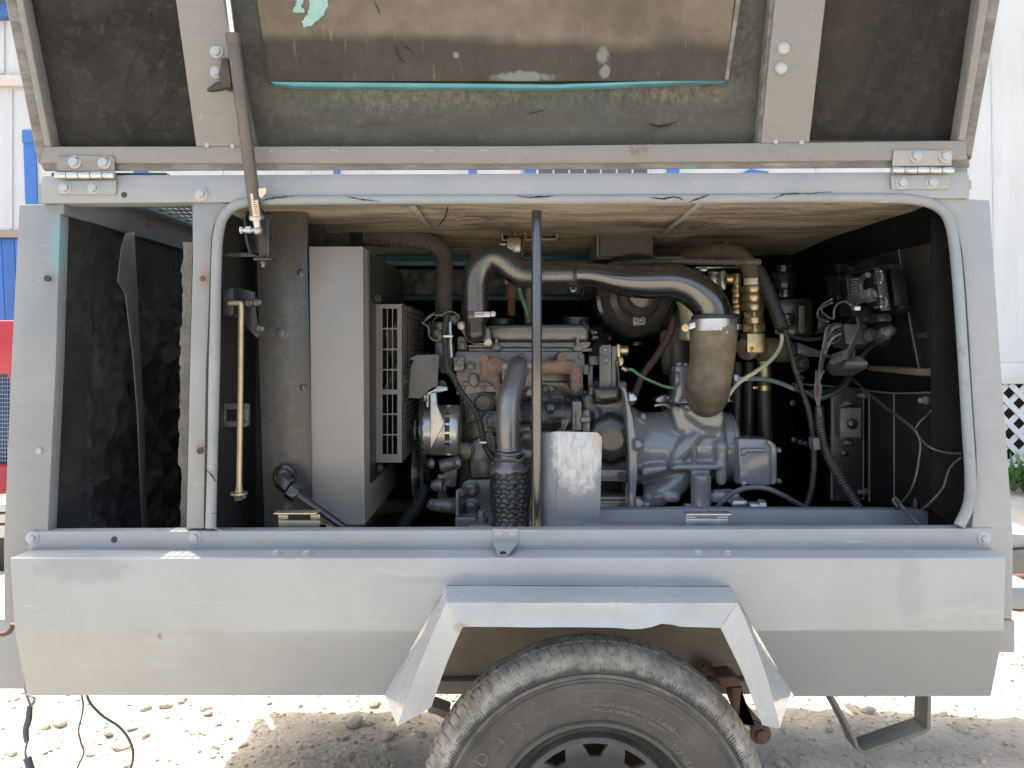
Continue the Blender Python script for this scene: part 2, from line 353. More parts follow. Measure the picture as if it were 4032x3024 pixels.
n, c, nm = foam('black_foam', ((.005,.005,.005), (.009,.009,.0095), (.014,.014,.0145)), 45); M['foamblack'] = n.out(c, .95, 0, nm, .1)
n, c, nm = foam('edge_foam', ((.13,.125,.115), (.19,.18,.165), (.07,.068,.06)), 160); M['foamedge'] = n.out(c, .95, 0, nm, .1)
n, c, nm = foam('ceiling_felt', ((.11,.094,.07), (.45,.39,.30), (.62,.55,.44)), 60, .4, .003, (.35, 1.6, 1)); M['ceil'] = n.out(c, .9, 0, nm, .15)
n, c, nm = foam('right_lid_foam', ((.014,.0135,.012), (.036,.032,.027), (.055,.048,.04)), 30, .4, .003, (1.6,1,.6)); M['foamright'] = n.out(c, .9, 0, nm, .2)
# lid pad: brown felt, wavy reflected-light band painted in above, washed-out lower fringe
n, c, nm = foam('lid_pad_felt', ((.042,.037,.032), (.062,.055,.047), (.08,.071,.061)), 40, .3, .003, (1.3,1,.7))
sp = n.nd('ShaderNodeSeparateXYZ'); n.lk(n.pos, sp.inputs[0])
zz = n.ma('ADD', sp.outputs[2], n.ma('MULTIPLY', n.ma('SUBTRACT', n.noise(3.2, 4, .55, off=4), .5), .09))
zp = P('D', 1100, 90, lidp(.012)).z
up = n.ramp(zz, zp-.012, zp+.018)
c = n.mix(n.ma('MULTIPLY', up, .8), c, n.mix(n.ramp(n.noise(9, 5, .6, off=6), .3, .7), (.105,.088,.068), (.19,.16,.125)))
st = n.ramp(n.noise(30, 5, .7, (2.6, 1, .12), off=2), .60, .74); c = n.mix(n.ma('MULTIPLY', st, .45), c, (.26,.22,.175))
for q, rr in ((('L3', 750, 440), (0.011,.03,.014)), (('L3', 770, 570), (.009,.03,.011)), (('L3', 120, 610), (.05,.03,.009)), (('L2', 1650, 400), (.005,.03,.005))):
    c = n.mix(n.blob(P(*q, lidp(.012)), rr, .8, 60), c, (.15,.165,.15))
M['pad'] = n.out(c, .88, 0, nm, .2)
n, c, nm = foam('lid_lower_felt', ((.046,.045,.040), (.085,.083,.073), (.12,.118,.102)), 40, .6, .004, (.5,1,1.6))
sp = n.nd('ShaderNodeSeparateXYZ'); n.lk(n.pos, sp.inputs[0])
ze = n.ma('ADD', sp.outputs[2], n.ma('MULTIPLY', n.ma('SUBTRACT', n.noise(5, 5, .6, off=4), .5), .08))
fr = n.ramp(ze, P('D', 1100, 268, lidp(.035)).z, P('D', 1100, 190, lidp(.035)).z)
cr = n.ramp(n.noise(95, 7, .75, (1,1,.55), off=3), .36, .72)
xm = n.ramp(n.ma('ABSOLUTE', n.ma('SUBTRACT', sp.outputs[0], .0)), .32, .50, 1, .15)
c = n.mix(n.ma('MULTIPLY', n.ma('MULTIPLY', n.ma('MULTIPLY', fr, cr), xm), .62), c, (.22,.23,.195))
tl = n.ramp(n.noise(3.5, 4, .6, off=8), .45, .7); c = n.mix(n.ma('MULTIPLY', tl, .45), c, (.055,.088,.085))
M['padlow'] = n.out(c, .9, 0, nm, .2)
# ------------------------------------------------------------------ the trailer and its canopy
TR = thing('compressor_trailer', 'gray towable air compressor trailer with its side hatch raised and engine bay exposed', 'trailer', (0, 1.9, 0))
g = G().pr('D', [(41,442),(131,441),(120,795),(103,1145),(98,1200),(95,1345),(9,1345),(7.4,1179),(23.6,795)], sidep(.006), .03, .002)
part('corner_post', g, M['post'], TR)
g = G().pr('D', [(415,436),(520,440),(492,448),(472,466),(461,490),(456,523),(449,724),(445,800),(440,1142),(402,1142),(410,780),(416,560)], sidep(.004), .035, .002)
part('middle_post', g, M['post'], TR)
g = G().pr('D', [(2138,432),(2161,768),(2177,986),(2189,1164),(2187,1337),(2110,1337),(2100,1138),(2104,1090),(2110,1026),(2109,975),(2101,861),(2093,720),(2086,618),(2078,541),(2065,482),(2045,449),(2020,436),(1990,426)], sidep(.004), .035, .002)
part('corner_post', g, M['body'], TR)
g = G().pr('D', [(88,388),(92,379),(700,376),(2086,371),(2095,378),(2095,428),(1300,432),(88,439)], sidep(-.004), .05, .003)
rail = part('top_rail', g, M['body'], TR)
g = G(); a = P('D', 268, 421, side(421)-.0045); g.cyl(a, a+Vector((0,.004,0)), .0058, n=16); part('slot_hole', g, M['rubber'], rail)
g = G().pr('D', [(60,1149),(2146,1141),(2146,1189),(60,1189)], 1.45, .03, .002); brail = part('bottom_rail', g, M['body'], TR)
for q in (('R5', 408, 876, 1.474+.005), ('R6', 1740, 830, 1.452), ('R6', 995, 1603, 1.4495)):
    g = G(); a = P(*q); r = .0062; g.cyl(a, a+Vector((0,.004,0)), r, n=18); part('drilled_hole', g, M['rubber'], TR)
for x, y, Y in ((70,1162,1.45), (421,1161,1.45), (2126,1163,1.45), (435,420,1.492)): fixing(TR, P('D', x, y, Y), .0078, kind='flanged', mat=M['boltpaint'])
for x in (597, 663, 1508, 1572): fixing(TR, P('D', x, 1196, 1.418), .0068, (0,0,1), 'flanged', M['boltpaint'])
fixing(TR, P('R6', 340, 833, 1.465), .0062, kind='dome', mat=M['boltpaint'], name='rivet')
fixing(TR, P('R5', 1765, 878, 1.478), .0055, kind='dome', mat=M['rustbolt'], name='rivet')
g = G(); pts = [(120,880),(200,850),(320,815),(385,803),(380,825),(320,850),(230,880),(170,890)]
g.pr('R6', pts, 1.469, .003, 0); part('scrape_mark', g, plain('bare_metal', (.55,.54,.5), (.42,.41,.39), .4), TR)
# seal round the big opening, with its splits
SEAL = [(455,1140),(459,1000),(463,800),(465,700),(468,560),(473,500),(487,463),(520,440),(600,433),(900,431),(1300,431),(1700,428),(1900,428),(1975,432),(2020,444),(2047,470),(2060,520),(2069,610),(2080,770),(2090,930),(2096,1030),(2092,1090),(2072,1136)]
g = G(); rr = [(.0098+.001*noise.noise((i*1.7, 0, 0))) for i in range(len(SEAL))]
g.tube([P('D', x, y, side(y, -.001)) for x, y in SEAL], rr, 16, 10); seal = part('opening_seal', g, M['seal'], TR)
def jag(reg, pts, Y, wd, mat, name, par, amp=.0025, steps=7, seed=0):
    rnd = random.Random(seed); q = spline([P(reg, x, y, Y) for x, y in pts], steps); up = []; dn = []
    for i, v in enumerate(q):
        v = Vector(v); t = i/(len(q)-1); e = Vector((rnd.uniform(-amp, amp), 0, rnd.uniform(-amp, amp)))*.6; h = wd*(.25+1.0*math.sin(math.pi*t))*rnd.uniform(.3, 1.2)
        T = (Vector(q[min(i+1, len(q)-1)])-Vector(q[max(i-1, 0)])).normalized(); nn = T.cross(Vector((0,1,0))).normalized()
        up.append(v+e+nn*h); dn.append(v+e-nn*h)
    g = G(); b = bmesh.new(); U = [b.verts.new(p) for p in up]; D = [b.verts.new(p) for p in dn]
    for i in range(len(U)-1): b.faces.new((U[i], U[i+1], D[i+1], D[i]))
    bmesh.ops.solidify(b, geom=b.faces[:], thickness=.0012); g.add(b); return part(name, g, mat, par)
for i, (reg, pts) in enumerate((('R7', [(560,106),(650,80),(760,64),(880,58)]), ('R7', [(1385,55),(1480,75),(1560,92),(1700,105)]), ('L3', [(70,1545),(130,1560),(250,1560),(370,1550)]),
        ('L3', [(1110,1560),(1220,1575),(1320,1560),(1400,1590)]), ('L3', [(1430,1600),(1500,1575),(1600,1537)]), ('L4', [(215,1572),(260,1560),(330,1535),(500,1530),(700,1518)]),
        ('R6', [(1790,990),(1850,1050),(1890,1110)]), ('R6', [(1790,1420),(1830,1385),(1880,1368)]))):
    Yc = 1.484 if i < 6 else 1.443
    jag(reg, pts, Yc, .0011, M['rubber'], 'split', seal, .0012, 7, i)
# ledge and lower side panel, folded from one sheet
b = bmesh.new(); p = lambda x, y, Y: b.verts.new(P('D', x, y, Y))
YL, YF, YB = 1.45, 1.393, 1.444
zl = P('D', 1106, 1205, YF).z
l0, l1 = b.verts.new((P('D',60,1187,YL).x+.006, YL, zl)), b.verts.new((.906, YL, zl))
f0, f1 = p(22,1205,YF), p(2172,1205,YF)
c0, c1, c2, c3 = p(32,1362,YF), p(909,1362,YF), p(1632,1362,YF), p(2168,1362,YF)
a0, a1 = p(965,1264,YF), p(1576,1266,YF)
d0, d1, d2, d3 = p(60,1502,YB), p(832,1502,YB), p(1715,1504,YB), p(2140,1504,YB)
b.faces.new((l0,l1,f1,f0)); b.faces.new((f0,f1,c3,c2,a1,a0,c1,c0)); b.faces.new((c0,c1,d1,d0)); b.faces.new((c2,c3,d3,d2))
b.normal_update(); fold = [e for e in b.edges if len(e.link_faces) == 2]
bmesh.ops.bevel(b, geom=fold, offset=.0045, segments=3, affect='EDGES', profile=.5)
bmesh.ops.recalc_face_normals(b, faces=b.faces)
if sum((f.normal.y*f.calc_area() for f in b.faces)) > 0: bmesh.ops.reverse_faces(b, faces=b.faces[:])
bmesh.ops.solidify(b, geom=b.faces[:], thickness=.003)
g = G().add(b); panel = part('side_panel', g, M['panel'], TR, sharp=50)
# flared wheel arch in five bent facets
YS = 1.2955
A, A2 = P('D',964,1265,YF), P('D',1577,1267,YF); B, B2 = P('D',964,1302,YS), P('D',1594,1303,YS)
C_, C2 = P('D',1000,1354,1.288), P('D',1556,1356,1.288)
D_, D2 = P('D',858,1569.5,1.305), P('D',1685,1573,1.305); E, E2 = P('D',830,1498,1.436), P('D',1709,1494,1.436)
Fi, F2 = P('D',932,1527,1.30), P('D',1647,1566,1.30); F3 = P('D', 896, 1560, 1.302)
b = bmesh.new(); v = lambda q: b.verts.new(q)
nd = 26
def lerp(a, c, t): return a.lerp(c, t)
def sheet(rows, dent=0):
    vv = [[v(q) for q in r] for r in rows]
    for i in range(len(vv)-1):
        for j in range(len(vv[0])-1): b.faces.new((vv[i][j], vv[i][j+1], vv[i+1][j+1], vv[i+1][j]))
def ripple(q, k, amp=.0016): return q+Vector((0, amp*noise.noise(Vector((q.x*9, q.z*9, k))), amp*noise.noise(Vector((q.x*14, k, q.z*11)))))
top = [ripple(lerp(A, A2, i/nd), 0, .0006) for i in range(nd+1)]; mid = [ripple(lerp(B, B2, i/nd), 1, .0012) for i in range(nd+1)]
low = []
for i in range(nd+1):
    t = i/nd; q = lerp(C_, C2, t); q = ripple(q, 2, .0014); q.z += .0085*math.exp(-((t-.78)/.045)**2)-.003*math.exp(-((t-.66)/.05)**2); q.y -= .004*math.exp(-((t-.76)/.06)**2); low.append(q)
mid2 = [ripple(lerp(m, l, .5), 3, .004) for m, l in zip(mid, low)]
for r_ in (mid,): r_[0] = B; r_[-1] = B2
top[0] = A; top[-1] = A2; low[0] = C_; low[-1] = C2
sheet([top, mid]); sheet([mid, mid2, low])
def leg(A, B, C_, D_, E, Fi, bulge, n=12):
    back = [lerp(A, E, i/n) for i in range(n+1)]; rid = []; inn = []
    for i in range(n+1):
        t = i/n; q = lerp(B, D_, t); q = q+Vector((bulge*math.sin(math.pi*t), -.006*math.sin(math.pi*t), 0)); rid.append(ripple(q, 4, .002 if 0 < i < n else 0))
        inn.append(ripple(lerp(C_, Fi, t)+Vector((bulge*.6*math.sin(math.pi*t), 0, 0)), 5, .0022 if 0 < i < n else 0))
    sheet([back, rid]); sheet([rid, [ripple(lerp(a, c, .5), 6, .003) for a, c in zip(rid, inn)], inn])
leg(A, B, C_, D_, E, Fi, -.004); leg(A2, B2, C2, D2, E2, F2, .006)
bmesh.ops.remove_doubles(b, verts=b.verts[:], dist=.0008); bmesh.ops.recalc_face_normals(b, faces=b.faces)
bmesh.ops.solidify(b, geom=b.faces[:], thickness=.002)
part('wheel_arch_flare', G().add(b), M['flare'], TR, sharp=24)
# catch tab on the bottom rail
g = G().pr('B2', [(1090,55),(1262,55),(1264,140),(1088,140)], 1.4475, .0022, .0008)
pts = [P('B2',1088,140,1.4465), P('B2',1264,140,1.4465), P('B2',1205,215,1.405), P('B2',1185,240,1.398), P('B2',1130,240,1.398), P('B2',1115,215,1.405)]
g.slab(pts, (0, .0022, .0008), .0006); tab = part('catch_tab', g, M['body'], TR)
g = G(); a = P('B2',1158,215,1.4035); g.lathe(a, (0,-1,-.9), [(.006,0),(.006,.0012)], 18); part('tab_hole', g, M['rubber'], tab)
for x in (1130, 1222): fixing(tab, P('B2', x, 94, 1.4475), .0052, kind='cross', mat=M['boltpaint'], name='screw', spin=.3)
# latch keepers standing behind the bottom rail
def keeper(reg, x0, x1, xo, yt, yf, yb, hx0, hx1, hy0, hy1, mt='zinc'):
    g = G(); Y = 1.515
    g.pr(reg, [(x0,yf),(x1,yf),(x1,hy0),(x0,hy0)], Y, .0025, .0006); g.rc(reg, x0, hy0, hx0, hy1, Y, .0025, .0004); g.rc(reg, hx1, hy0, x1, hy1, Y, .0025, .0004)
    g.rc(reg, x0, hy1, x1, yb, Y, .0025, .0004); a, c = P(reg, xo, yt, Y-.022), P(reg, x1, yt+4, Y); g.box((a.x, Y-.026, c.z-.001), (c.x, Y+.002, c.z+.002), .0008)
    return part('latch_keeper', g, M[mt], TR)
keeper('R8', 728, 1130, 688, 1440, 1472, 1640, 822, 1038, 1478, 1535)
keeper('E4', 985, 1390, 985, 1325, 1365, 1500, 1075, 1290, 1376, 1395, 'steel')
# inner sill beam and the small flat in front of it
g = G().pr('D', [(1285,1102),(1500,1100),(2012,1102),(2066,1116),(2066,1158),(1285,1158)], 1.60, .03, .002); part('inner_sill', g, M['plate'], TR)
g = G().pr('D', [(1258,1145),(1264,1137),(1704,1140),(1710,1148)], 1.50, .04, .001); part('sill_flange', g, M['plate'], TR)
# upright bent plate with a worn corner
g = G().pr('E2', [(1240,1620),(1262,735),(1300,690),(1455,674),(1455,1620)], [1.562,1.562,1.556,1.535,1.535], .004, .0012)
g.pr('E2', [(1455,1620),(1455,674),(1850,682),(1895,727),(1873,1620)], 1.535, .004, .0012); part('upright_plate', g, M['plate'], TR, 'bent gray upright plate with worn bare top')
# rod standing up to the roof
g = G(); a, c = P('E1',1262,72,1.545), P('E2',1262,1640,1.545); g.cyl(c, a, .0106, n=24, bevel=.0015); part('prop_rod', g, M['rod'], TR)
# roof, felt lining, walls
g = G().box((-.655,1.51,ZC+.305), (.905,2.62,ZC+.325), .004); roof = part('roof', g, M['body'], TR)
def ceilf(u, vv):
    x = -.65+1.51*u; y = 1.515+.86*vv; z = ZC+.288+.006*noise.noise((x*3, y*4, 0))+.004*noise.noise((x*9, y*9, 2))-.014*max(0, vv-.55)/.45
    return Vector((x, y, z))
g = G().grid(ceilf, 90, 50); part('roof_lining', g, M['ceil'], roof)
for pts in ((('E1',28,20,1.53),('E1',95,20,1.53),('E1',268,255,1.80),('E1',225,255,1.80)), (('E3',1075,0,1.52),('E3',1140,0,1.52),('E3',850,235,1.78),('E3',690,380,1.97),('E3',670,378,1.97),('E3',820,225,1.78))):
    pp = []
    for q in pts: v_ = P(*q); s_ = (ZC+.284-ZC)/(v_.z-ZC); pp.append(Vector((v_.x*s_, v_.y*s_, ZC+.283)))
    g = G().slab(pp, (0,0,-.003), .0006); part('lining_strip', g, M['body'], roof)
for i, pts in enumerate(([(400,40),(385,100),(360,160),(300,230)], [(480,160),(620,140),(760,160),(900,190)])):
    g = G(); pp = [P('E1', x, y, 1.6) for x, y in pts]; pp = [Vector((q.x*(.281)/(q.z-ZC), 1.6*(.281)/(q.z-ZC), ZC+.281)) for q in pp]
    g.tube(pp, .0014, 5); part('crack', g, M['rubber'] if not i else M['ceil'], roof)
g = G().box((-.50,2.36,.25), (.905,2.40,ZC+.31)); back = part('back_wall', g, M['foamblack'], TR)
for y0, y1, mt, th, xx in ((500,556,'teal',.03,0), (560,606,'tealblue',.045,0), (890,942,'teal',.03,0)):
    a, c = P('E1',-800,y0,2.33), P('E1',1850,y1,2.33); g = G().box((a.x, 2.36-th, c.z), (c.x, 2.358, a.z), .002); part('back_door_rail', g, M[mt], back)
a, c = P('E1',-800,640,2.34), P('E1',1850,880,2.34)
def mott(u, vv): x = a.x+(c.x-a.x)*u; z = c.z+(a.z-c.z)*vv; return Vector((x, 2.345-.006*noise.noise((x*12, z*12, 0))-.004*noise.noise((x*40, z*40, 4)), z))
g = G().grid(mott, 120, 16); part('back_door_foam', g, plain('mottled_foam', (.10,.105,.105), (.02,.022,.024), .45, scale=30, bump=.5, bscale=90), back)
g = G().box((XR+.004,1.53,.50), (XR+.03,2.60,ZC+.30)); rw = part('end_wall', g, M['foamblack'], TR, 'black-lined right end wall of the engine bay')
# left end wall: sagging foam, flat strip, top bar, roof grille
def lw(u, vv):
    Y = 1.50+1.09*u; z = .50+.925*vv; wr = .016*noise.noise((Y*4, z*4, 3))+.012*max(0, math.sin((z*1.3+Y*1.1)*16+5*noise.noise((Y*5, z*5, 1))))*math.exp(-((z-1.02)/.2)**2)*(1 if Y > 1.62 else .3)
    wr += .02*math.exp(-((z-.72)/.09)**2-((Y-1.63)/.05)**2)*(1+noise.noise((Y*30, z*30, 5)))
    wr += .018*math.exp(-((z-1.28)/.05)**2-((Y-1.75)/.05)**2)*(1+math.sin(z*150)*.4)
    wr += .006*noise.noise((Y*22, z*26, 7))+.003*noise.noise((Y*60, z*60, 9))
    rg = (1-abs(noise.noise((Y*5.5+z*3, z*7-Y*4, 11))))**4*.011+(1-abs(noise.noise((Y*11, z*15+Y*6, 17))))**4*.004; wr += rg*math.exp(-((z-.98)/.30)**2)*(1 if Y > 1.6 else .5)
    f_ = max(0, 1-(Y-1.50)/.11); return Vector((XL-.006-.047*f_*f_+1.15*max(0, wr)*(1-f_), Y, z))
LWALL = part('end_wall', G().box((XL-.075,1.545,.50), (XL-.058,2.62,ZC+.325)), M['body'], TR, 'left end wall seen through the narrow bay')
part('wall_foam', G().grid(lw, 200, 200), plain('sagging_foam', (.046,.046,.047), (.021,.021,.022), .9, scale=30, bump=.7, bscale=260, spec=.1), LWALL)
g = G(); q = [WL('R5',1100,490,.05), WL('R5',1172,475,.05), WL('R5',1200,1000,.05), WL('R6',1228,0,.05), WL('R6',1260,600,.05), WL('R6',1285,1540,.05), WL('R6',1245,1540,.05), WL('R6',1200,500,.05), WL('R6',1160,0,.05), WL('R5',1095,1010,.05), WL('R5',1030,900,.05), WL('R5',1060,620,.05)]
g.slab(q, (-.003,0,0), .001); part('foam_retainer', g, plain('retainer_paint', (.10,.10,.10), (.075,.075,.075), .4), LWALL)
zb0, zb1 = ZC+.255, ZC+.320
g = G().box((XL-.008,1.50,zb0), (XL+.004,2.60,zb1), .003); g.box((XL-.008,1.50,zb1-.004), (XL+.03,2.60,zb1+.001), .001); bar = part('wall_top_bar', g, M['plate'], LWALL)
fixing(bar, WL('R5',1290,395,.005), .0075, (1,0,0), 'stud', M['rustbolt'], name='stud')
a, c = P('D',140,455,1.50), P('D',415,490,2.11)
g = G().box((-.905,1.51,ZC+.326), (-.872,2.6,ZC+.338)); g.box((-.68,1.53,ZC+.3252), (-.655,2.6,ZC+.337)); g.box((-.872,1.51,ZC+.3262), (-.68,1.53,ZC+.338)); g.box((-.872,2.58,ZC+.3262), (-.68,2.6,ZC+.338))
gr = part('roof_grille', g, M['teal'], TR)
g = G()
for i in range(1, 13): x = -.872+.192*i/13; g.box((x-.0012,1.53,ZC+.330), (x+.0012,2.58,ZC+.334))
for i in range(1, 20): y = 1.53+1.05*i/20; g.box((-.872,y-.002,ZC+.3295), (-.68,y+.002,ZC+.3335))
part('grille_bar', g, M['black'], gr, kind='stuff')
# ragged foam edge beside the middle post
rnd = random.Random(3); lft = []; rgt = []
for i in range(60):
    t = i/59; y = 523+(1138-523)*t; xl = 395-8*t-(3 if t > .3 else 0)+rnd.uniform(-2.2, 2.2)+3*noise.noise((t*14, 0, 0))+(5 if t > .78 else 0); xr = 416-14*t
    lft.append((xl, y)); rgt.append((xr, y))
g = G().pr('D', lft+rgt[::-1], 1.515, .03, 0); part('torn_foam_edge', g, M['foamedge'], TR)
# black front flange inside the right end of the opening, left inner panel
g = G().pr('D', [(2012,470),(2040,470),(2075,560),(2090,800),(2100,1100),(2066,1135),(2012,1102)], 1.518, .004, .001); part('inner_flange', g, M['foamblack'], TR)
g = G().box((-.60,1.80,.56), (-.44,1.82,ZC+.28)); g.box((-.605,1.525,.56), (-.60,1.82,ZC+.28)); part('partition_sun_baffle', g, M['black'], TR)  # left inner panel, plus side baffle added to keep sun off the ledge
g = G().box((-.87,1.60,.66), (.86,2.38,.69)); part('floor_pan', g, M['black'], TR)
g = G(); g.tube([P('R7',228,640,1.79), P('R7',245,1300,1.79), P('R8',265,0,1.79), P('R8',280,600,1.79), P('R8',292,1400,1.79)], .002, 6); part('partition_seam', g, M['graywire'], TR)
for y in (70, 1505): fixing(TR, P('R8', 290, y, 1.79), .008, mat=M['black'])
# rear side skin and front apron so that the box is closed
g = G().box((-.91,2.62,.45), (.905,2.65,ZC+.34)); rs_ = part('rear_side', g, M['body'], TR); part('rear_foam', G().box((-.90,2.60,.50), (-.45,2.618,ZC+.31)), M['foamblack'], rs_)

# ------------------------------------------------------------------ raised hatch lid
def ln(x0, y0, k, y): return x0+k*(y-y0)
YT = -550
lid = part('hatch_lid', G().pr('D', [(-97,YT),(13.6,8),(80,340),(92,348),(2096,340),(2101,320),(2160,0),(2256,YT)], lidp(.055), .004, 0), M['body'], TR, 'raised hatch lid with stained insulation inside')
def lp(name, pts, off, t, mat, bev=.0025): return part(name, G().pr('D', pts, lidp(off), t, bev), mat, lid)
lp('side_flange', [(-97,YT),(13.6,8),(82,352),(95,360),(112,316),(49,0),(-60,YT)], .004, .05, M['worn'])
lp('side_flange', [(-60,YT),(49,0),(110,316),(96,316),(88,280),(34,0),(-75,YT)], -.002, .03, M['lid'])
lp('side_flange', [(2256,YT),(2160,0),(2099,345),(2070,303),(2117,0),(2211,YT)], .004, .05, M['worn'])
lp('side_flange', [(2211,YT),(2117,0),(2070,303),(2086,303),(2137,0),(2233,YT)], -.002, .03, M['lid'])
lp('bottom_rail', [(95,316),(1100,315),(2086,303),(2092,345),(1100,354),(84,352)], 0, .03, M['lid'], .003)
lp('bottom_rail_edge', [(84,350),(1100,352),(2094,343),(2096,361),(1100,366),(95,369)], .006, .006, M['worn'], .002)
for y in (('L2', 560, 1092), ('L2', 770, 1090), ('L2', 1470, 1094), ('L2', 1855, 1091)):
    g = G(); p0 = P(y[0], y[1]-30, y[2], lidp(-.0007)); p1 = P(y[0], y[1]+22, y[2]+1, lidp(-.0007)); g.cyl(p0, p1, .0013, n=6); part('paint_chip', g, M['teallight'], lid)
chl = lp('channel', [(302,YT),(379,0),(423,316),(546,316),(483,0),(373,YT)], -.001, .04, M['lid'])
chr_ = lp('channel', [(1728,YT),(1674,0),(1644,309),(1749,307),(1784,0),(1847,YT)], -.001, .04, M['lid'])
lp('channel_lip', [(1719,YT),(1665,0),(1637,309),(1644,309),(1674,0),(1728,YT)], .006, .03, M['worn'], .001)
# insulation: recessed lower felt, end foams, raised centre pad with teal edge showing
def padf(x0a, x1a, x0b, x1b, yb, off, amp, nx, ny, seed):
    def f(u, vv):
        y = YT+(yb-YT)*vv; xa = ln(x0b, yb, (x0b-x0a)/(yb-YT), y); xb = ln(x1b, yb, (x1b-x1a)/(yb-YT), y); x = xa+(xb-xa)*u
        q = P('D', x, y, lidp(off)); e = min(1, 12*min(u, 1-u, (1-vv)*2))
        d = amp*(noise.noise((q.x*5, q.z*5, seed))+.6*noise.noise((q.x*17, q.z*17, seed+2))+.3*noise.noise((q.x*55, q.z*40, seed+4)))*e
        return q+Vector((0, d-.012*e*e*0, 0))
    return G().grid(f, nx, ny)
part('foam_sheet', padf(-20, 305, 110, 424, 315, .034, .004, 60, 110, 1), M['foam'], lid, 'charcoal foam with long diagonal cuts')
part('foam_sheet', padf(370, 1730, 544, 1640, 314, .036, .004, 150, 90, 4), M['padlow'], lid)
part('foam_sheet', padf(1845, 2205, 1749, 2068, 303, .034, .004, 60, 100, 7), M['foamright'], lid)
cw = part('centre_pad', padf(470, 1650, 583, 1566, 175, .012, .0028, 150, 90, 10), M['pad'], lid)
g = G().pr('D', [(583,176),(1200,182),(1566,169),(1566,176),(1540,175),(1200,190),(640,186),(590,180)], lidp(.013), .02, .001); part('pad_edge', g, M['tealblue'], lid)
g = G().pr('D', [(1640,YT),(1590,0),(1566,172),(1574,172),(1600,0),(1652,YT)], lidp(.010), .02, .001); part('pad_edge', g, M['worn'], lid)
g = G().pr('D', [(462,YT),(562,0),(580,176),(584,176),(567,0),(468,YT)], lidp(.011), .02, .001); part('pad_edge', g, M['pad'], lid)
rnd = random.Random(5)
def ragged(pts, amp): 
    o = []
    for i, a_ in enumerate(pts):
        b_ = pts[(i+1) % len(pts)]
        for k in range(5): t = k/5; o.append((a_[0]+(b_[0]-a_[0])*t+rnd.uniform(-amp, amp), a_[1]+(b_[1]-a_[1])*t+rnd.uniform(-amp, amp)))
    return o
g = G().pr('L2', ragged([(590,-60),(725,-60),(722,40),(690,100),(640,150),(605,185),(550,195),(533,150),(575,100),(590,40)], 6), lidp(.009), .003, 0)
g.pr('L2', ragged([(495,-60),(560,-60),(545,10),(520,40),(555,75),(540,90),(465,85),(470,60),(490,30)], 5), lidp(.009), .003, 0); part('bare_patch', g, M['teallight'], lid)
for i, (reg, pts, wd) in enumerate((('L1', [(1235,0),(1180,130),(1130,260),(1090,380),(1040,520),(1000,640),(990,780)], .0012), ('L1', [(1010,785),(1090,690),(1180,570),(1250,460),(1330,330),(1360,260)], .0009),
        ('L1', [(1030,1135),(1110,1020),(1210,915),(1290,820),(1390,690)], .0015), ('L1', [(1130,1040),(1230,1030),(1340,1030),(1440,1000)], .0014))):
    jag(reg, pts, lidp(.0315), wd, M['rubber'], 'cut', lid, .003, 16, 20+i)
for i, (reg, pts, wd) in enumerate((('L2', [(1212,300),(1225,370),(1245,420),(1290,460)], .0012), ('L2', [(1240,290),(1280,335),(1330,375),(1342,410)], .001), ('L2', [(1060,0),(1080,60),(1098,110)], .001),
        ('L3', [(1110,975),(1180,1000),(1240,995),(1340,960)], .002), ('L4', [(1310,40),(1330,10),(1360,-10)], .0012), ('L3', [(160,890),(220,890),(300,870)], .001))):
    jag(reg, pts, lidp(.008 if i < 3 else .031), wd, M['rubber'], 'tear', lid, .0015, 7, 40+i)
for reg, x, y, r in (('L4',308,382,.0118),('L4',290,540,.0118)): fixing(chr_, P(reg, x, y, lidp(-.002)), r, kind='dome', mat=M['boltpaint'], name='rivet')
for reg, x, y in (('L1',1640,1150),('L1',1842,1155),('L4',245,1122),('L4',450,1128)): fixing(lid, P(reg, x, y, lidp(-.001)), .0048, kind='dome', mat=M['boltpaint'], name='plug')
for x, y in ((1715,410),(1715,570)): fixing(chl, P('L1', x, y, lidp(-.003)), .0088, mat=M['boltpaint'])
g = G().pr('L1', [(1752,460),(1800,455),(1828,640),(1825,690),(1770,692),(1735,610)], lidp(-.026), .026, .001); g.pr('L1', [(1700,655),(1735,640),(1810,690),(1700,712),(1635,715),(1640,700)], lidp(-.018), .012, .001)
part('strut_bracket', g, M['black'], lid)
g = G()
rr = random.Random(8)
for k in range(26): a = P('L3', 1040+rr.uniform(-45, 45), 1188+rr.uniform(-12, 16), lidp(-.004)); g.cyl(a, a+Vector((rr.uniform(-.012,.012), rr.uniform(-.004,.0), rr.uniform(-.006,.009))), .0006, n=4)
part('straw_wisp', g, M['zinc'], lid)
# hinges
def hinge(reg, up, kx0, kx1, ky, lo, ub, lb):
    h = part('hinge', G().pr(reg, up, lidp(-.004), .004, .001), M['lid'] if reg == 'L1' else M['body'], TR)
    g = G().pr(reg, lo, 1.4895, .004, .001); part('hinge_leaf', g, M['body'], h)
    n = 5; yk = 1.4835; r = L(reg, 29, yk)
    for i in range(n):
        a = P(reg, kx0+(kx1-kx0)*i/n+2, ky, yk); c = P(reg, kx0+(kx1-kx0)*(i+1)/n-2, ky, yk); part('hinge_knuckle', G().cyl(a, c, r, n=20, bevel=.0008), M['steel'], h)
    g = G(); g.cyl(P(reg, kx0-3, ky, yk), P(reg, kx1+3, ky, yk), r*.55, n=12); part('hinge_pin', g, M['steel'], h)
    for x, y in ub: fixing(h, P(reg, x, y, lidp(-.004)), .0092, mat=M['boltpaint'])
    for x, y in lb: fixing(h, P(reg, x, y, 1.4895), .0088, mat=M['boltpaint'])
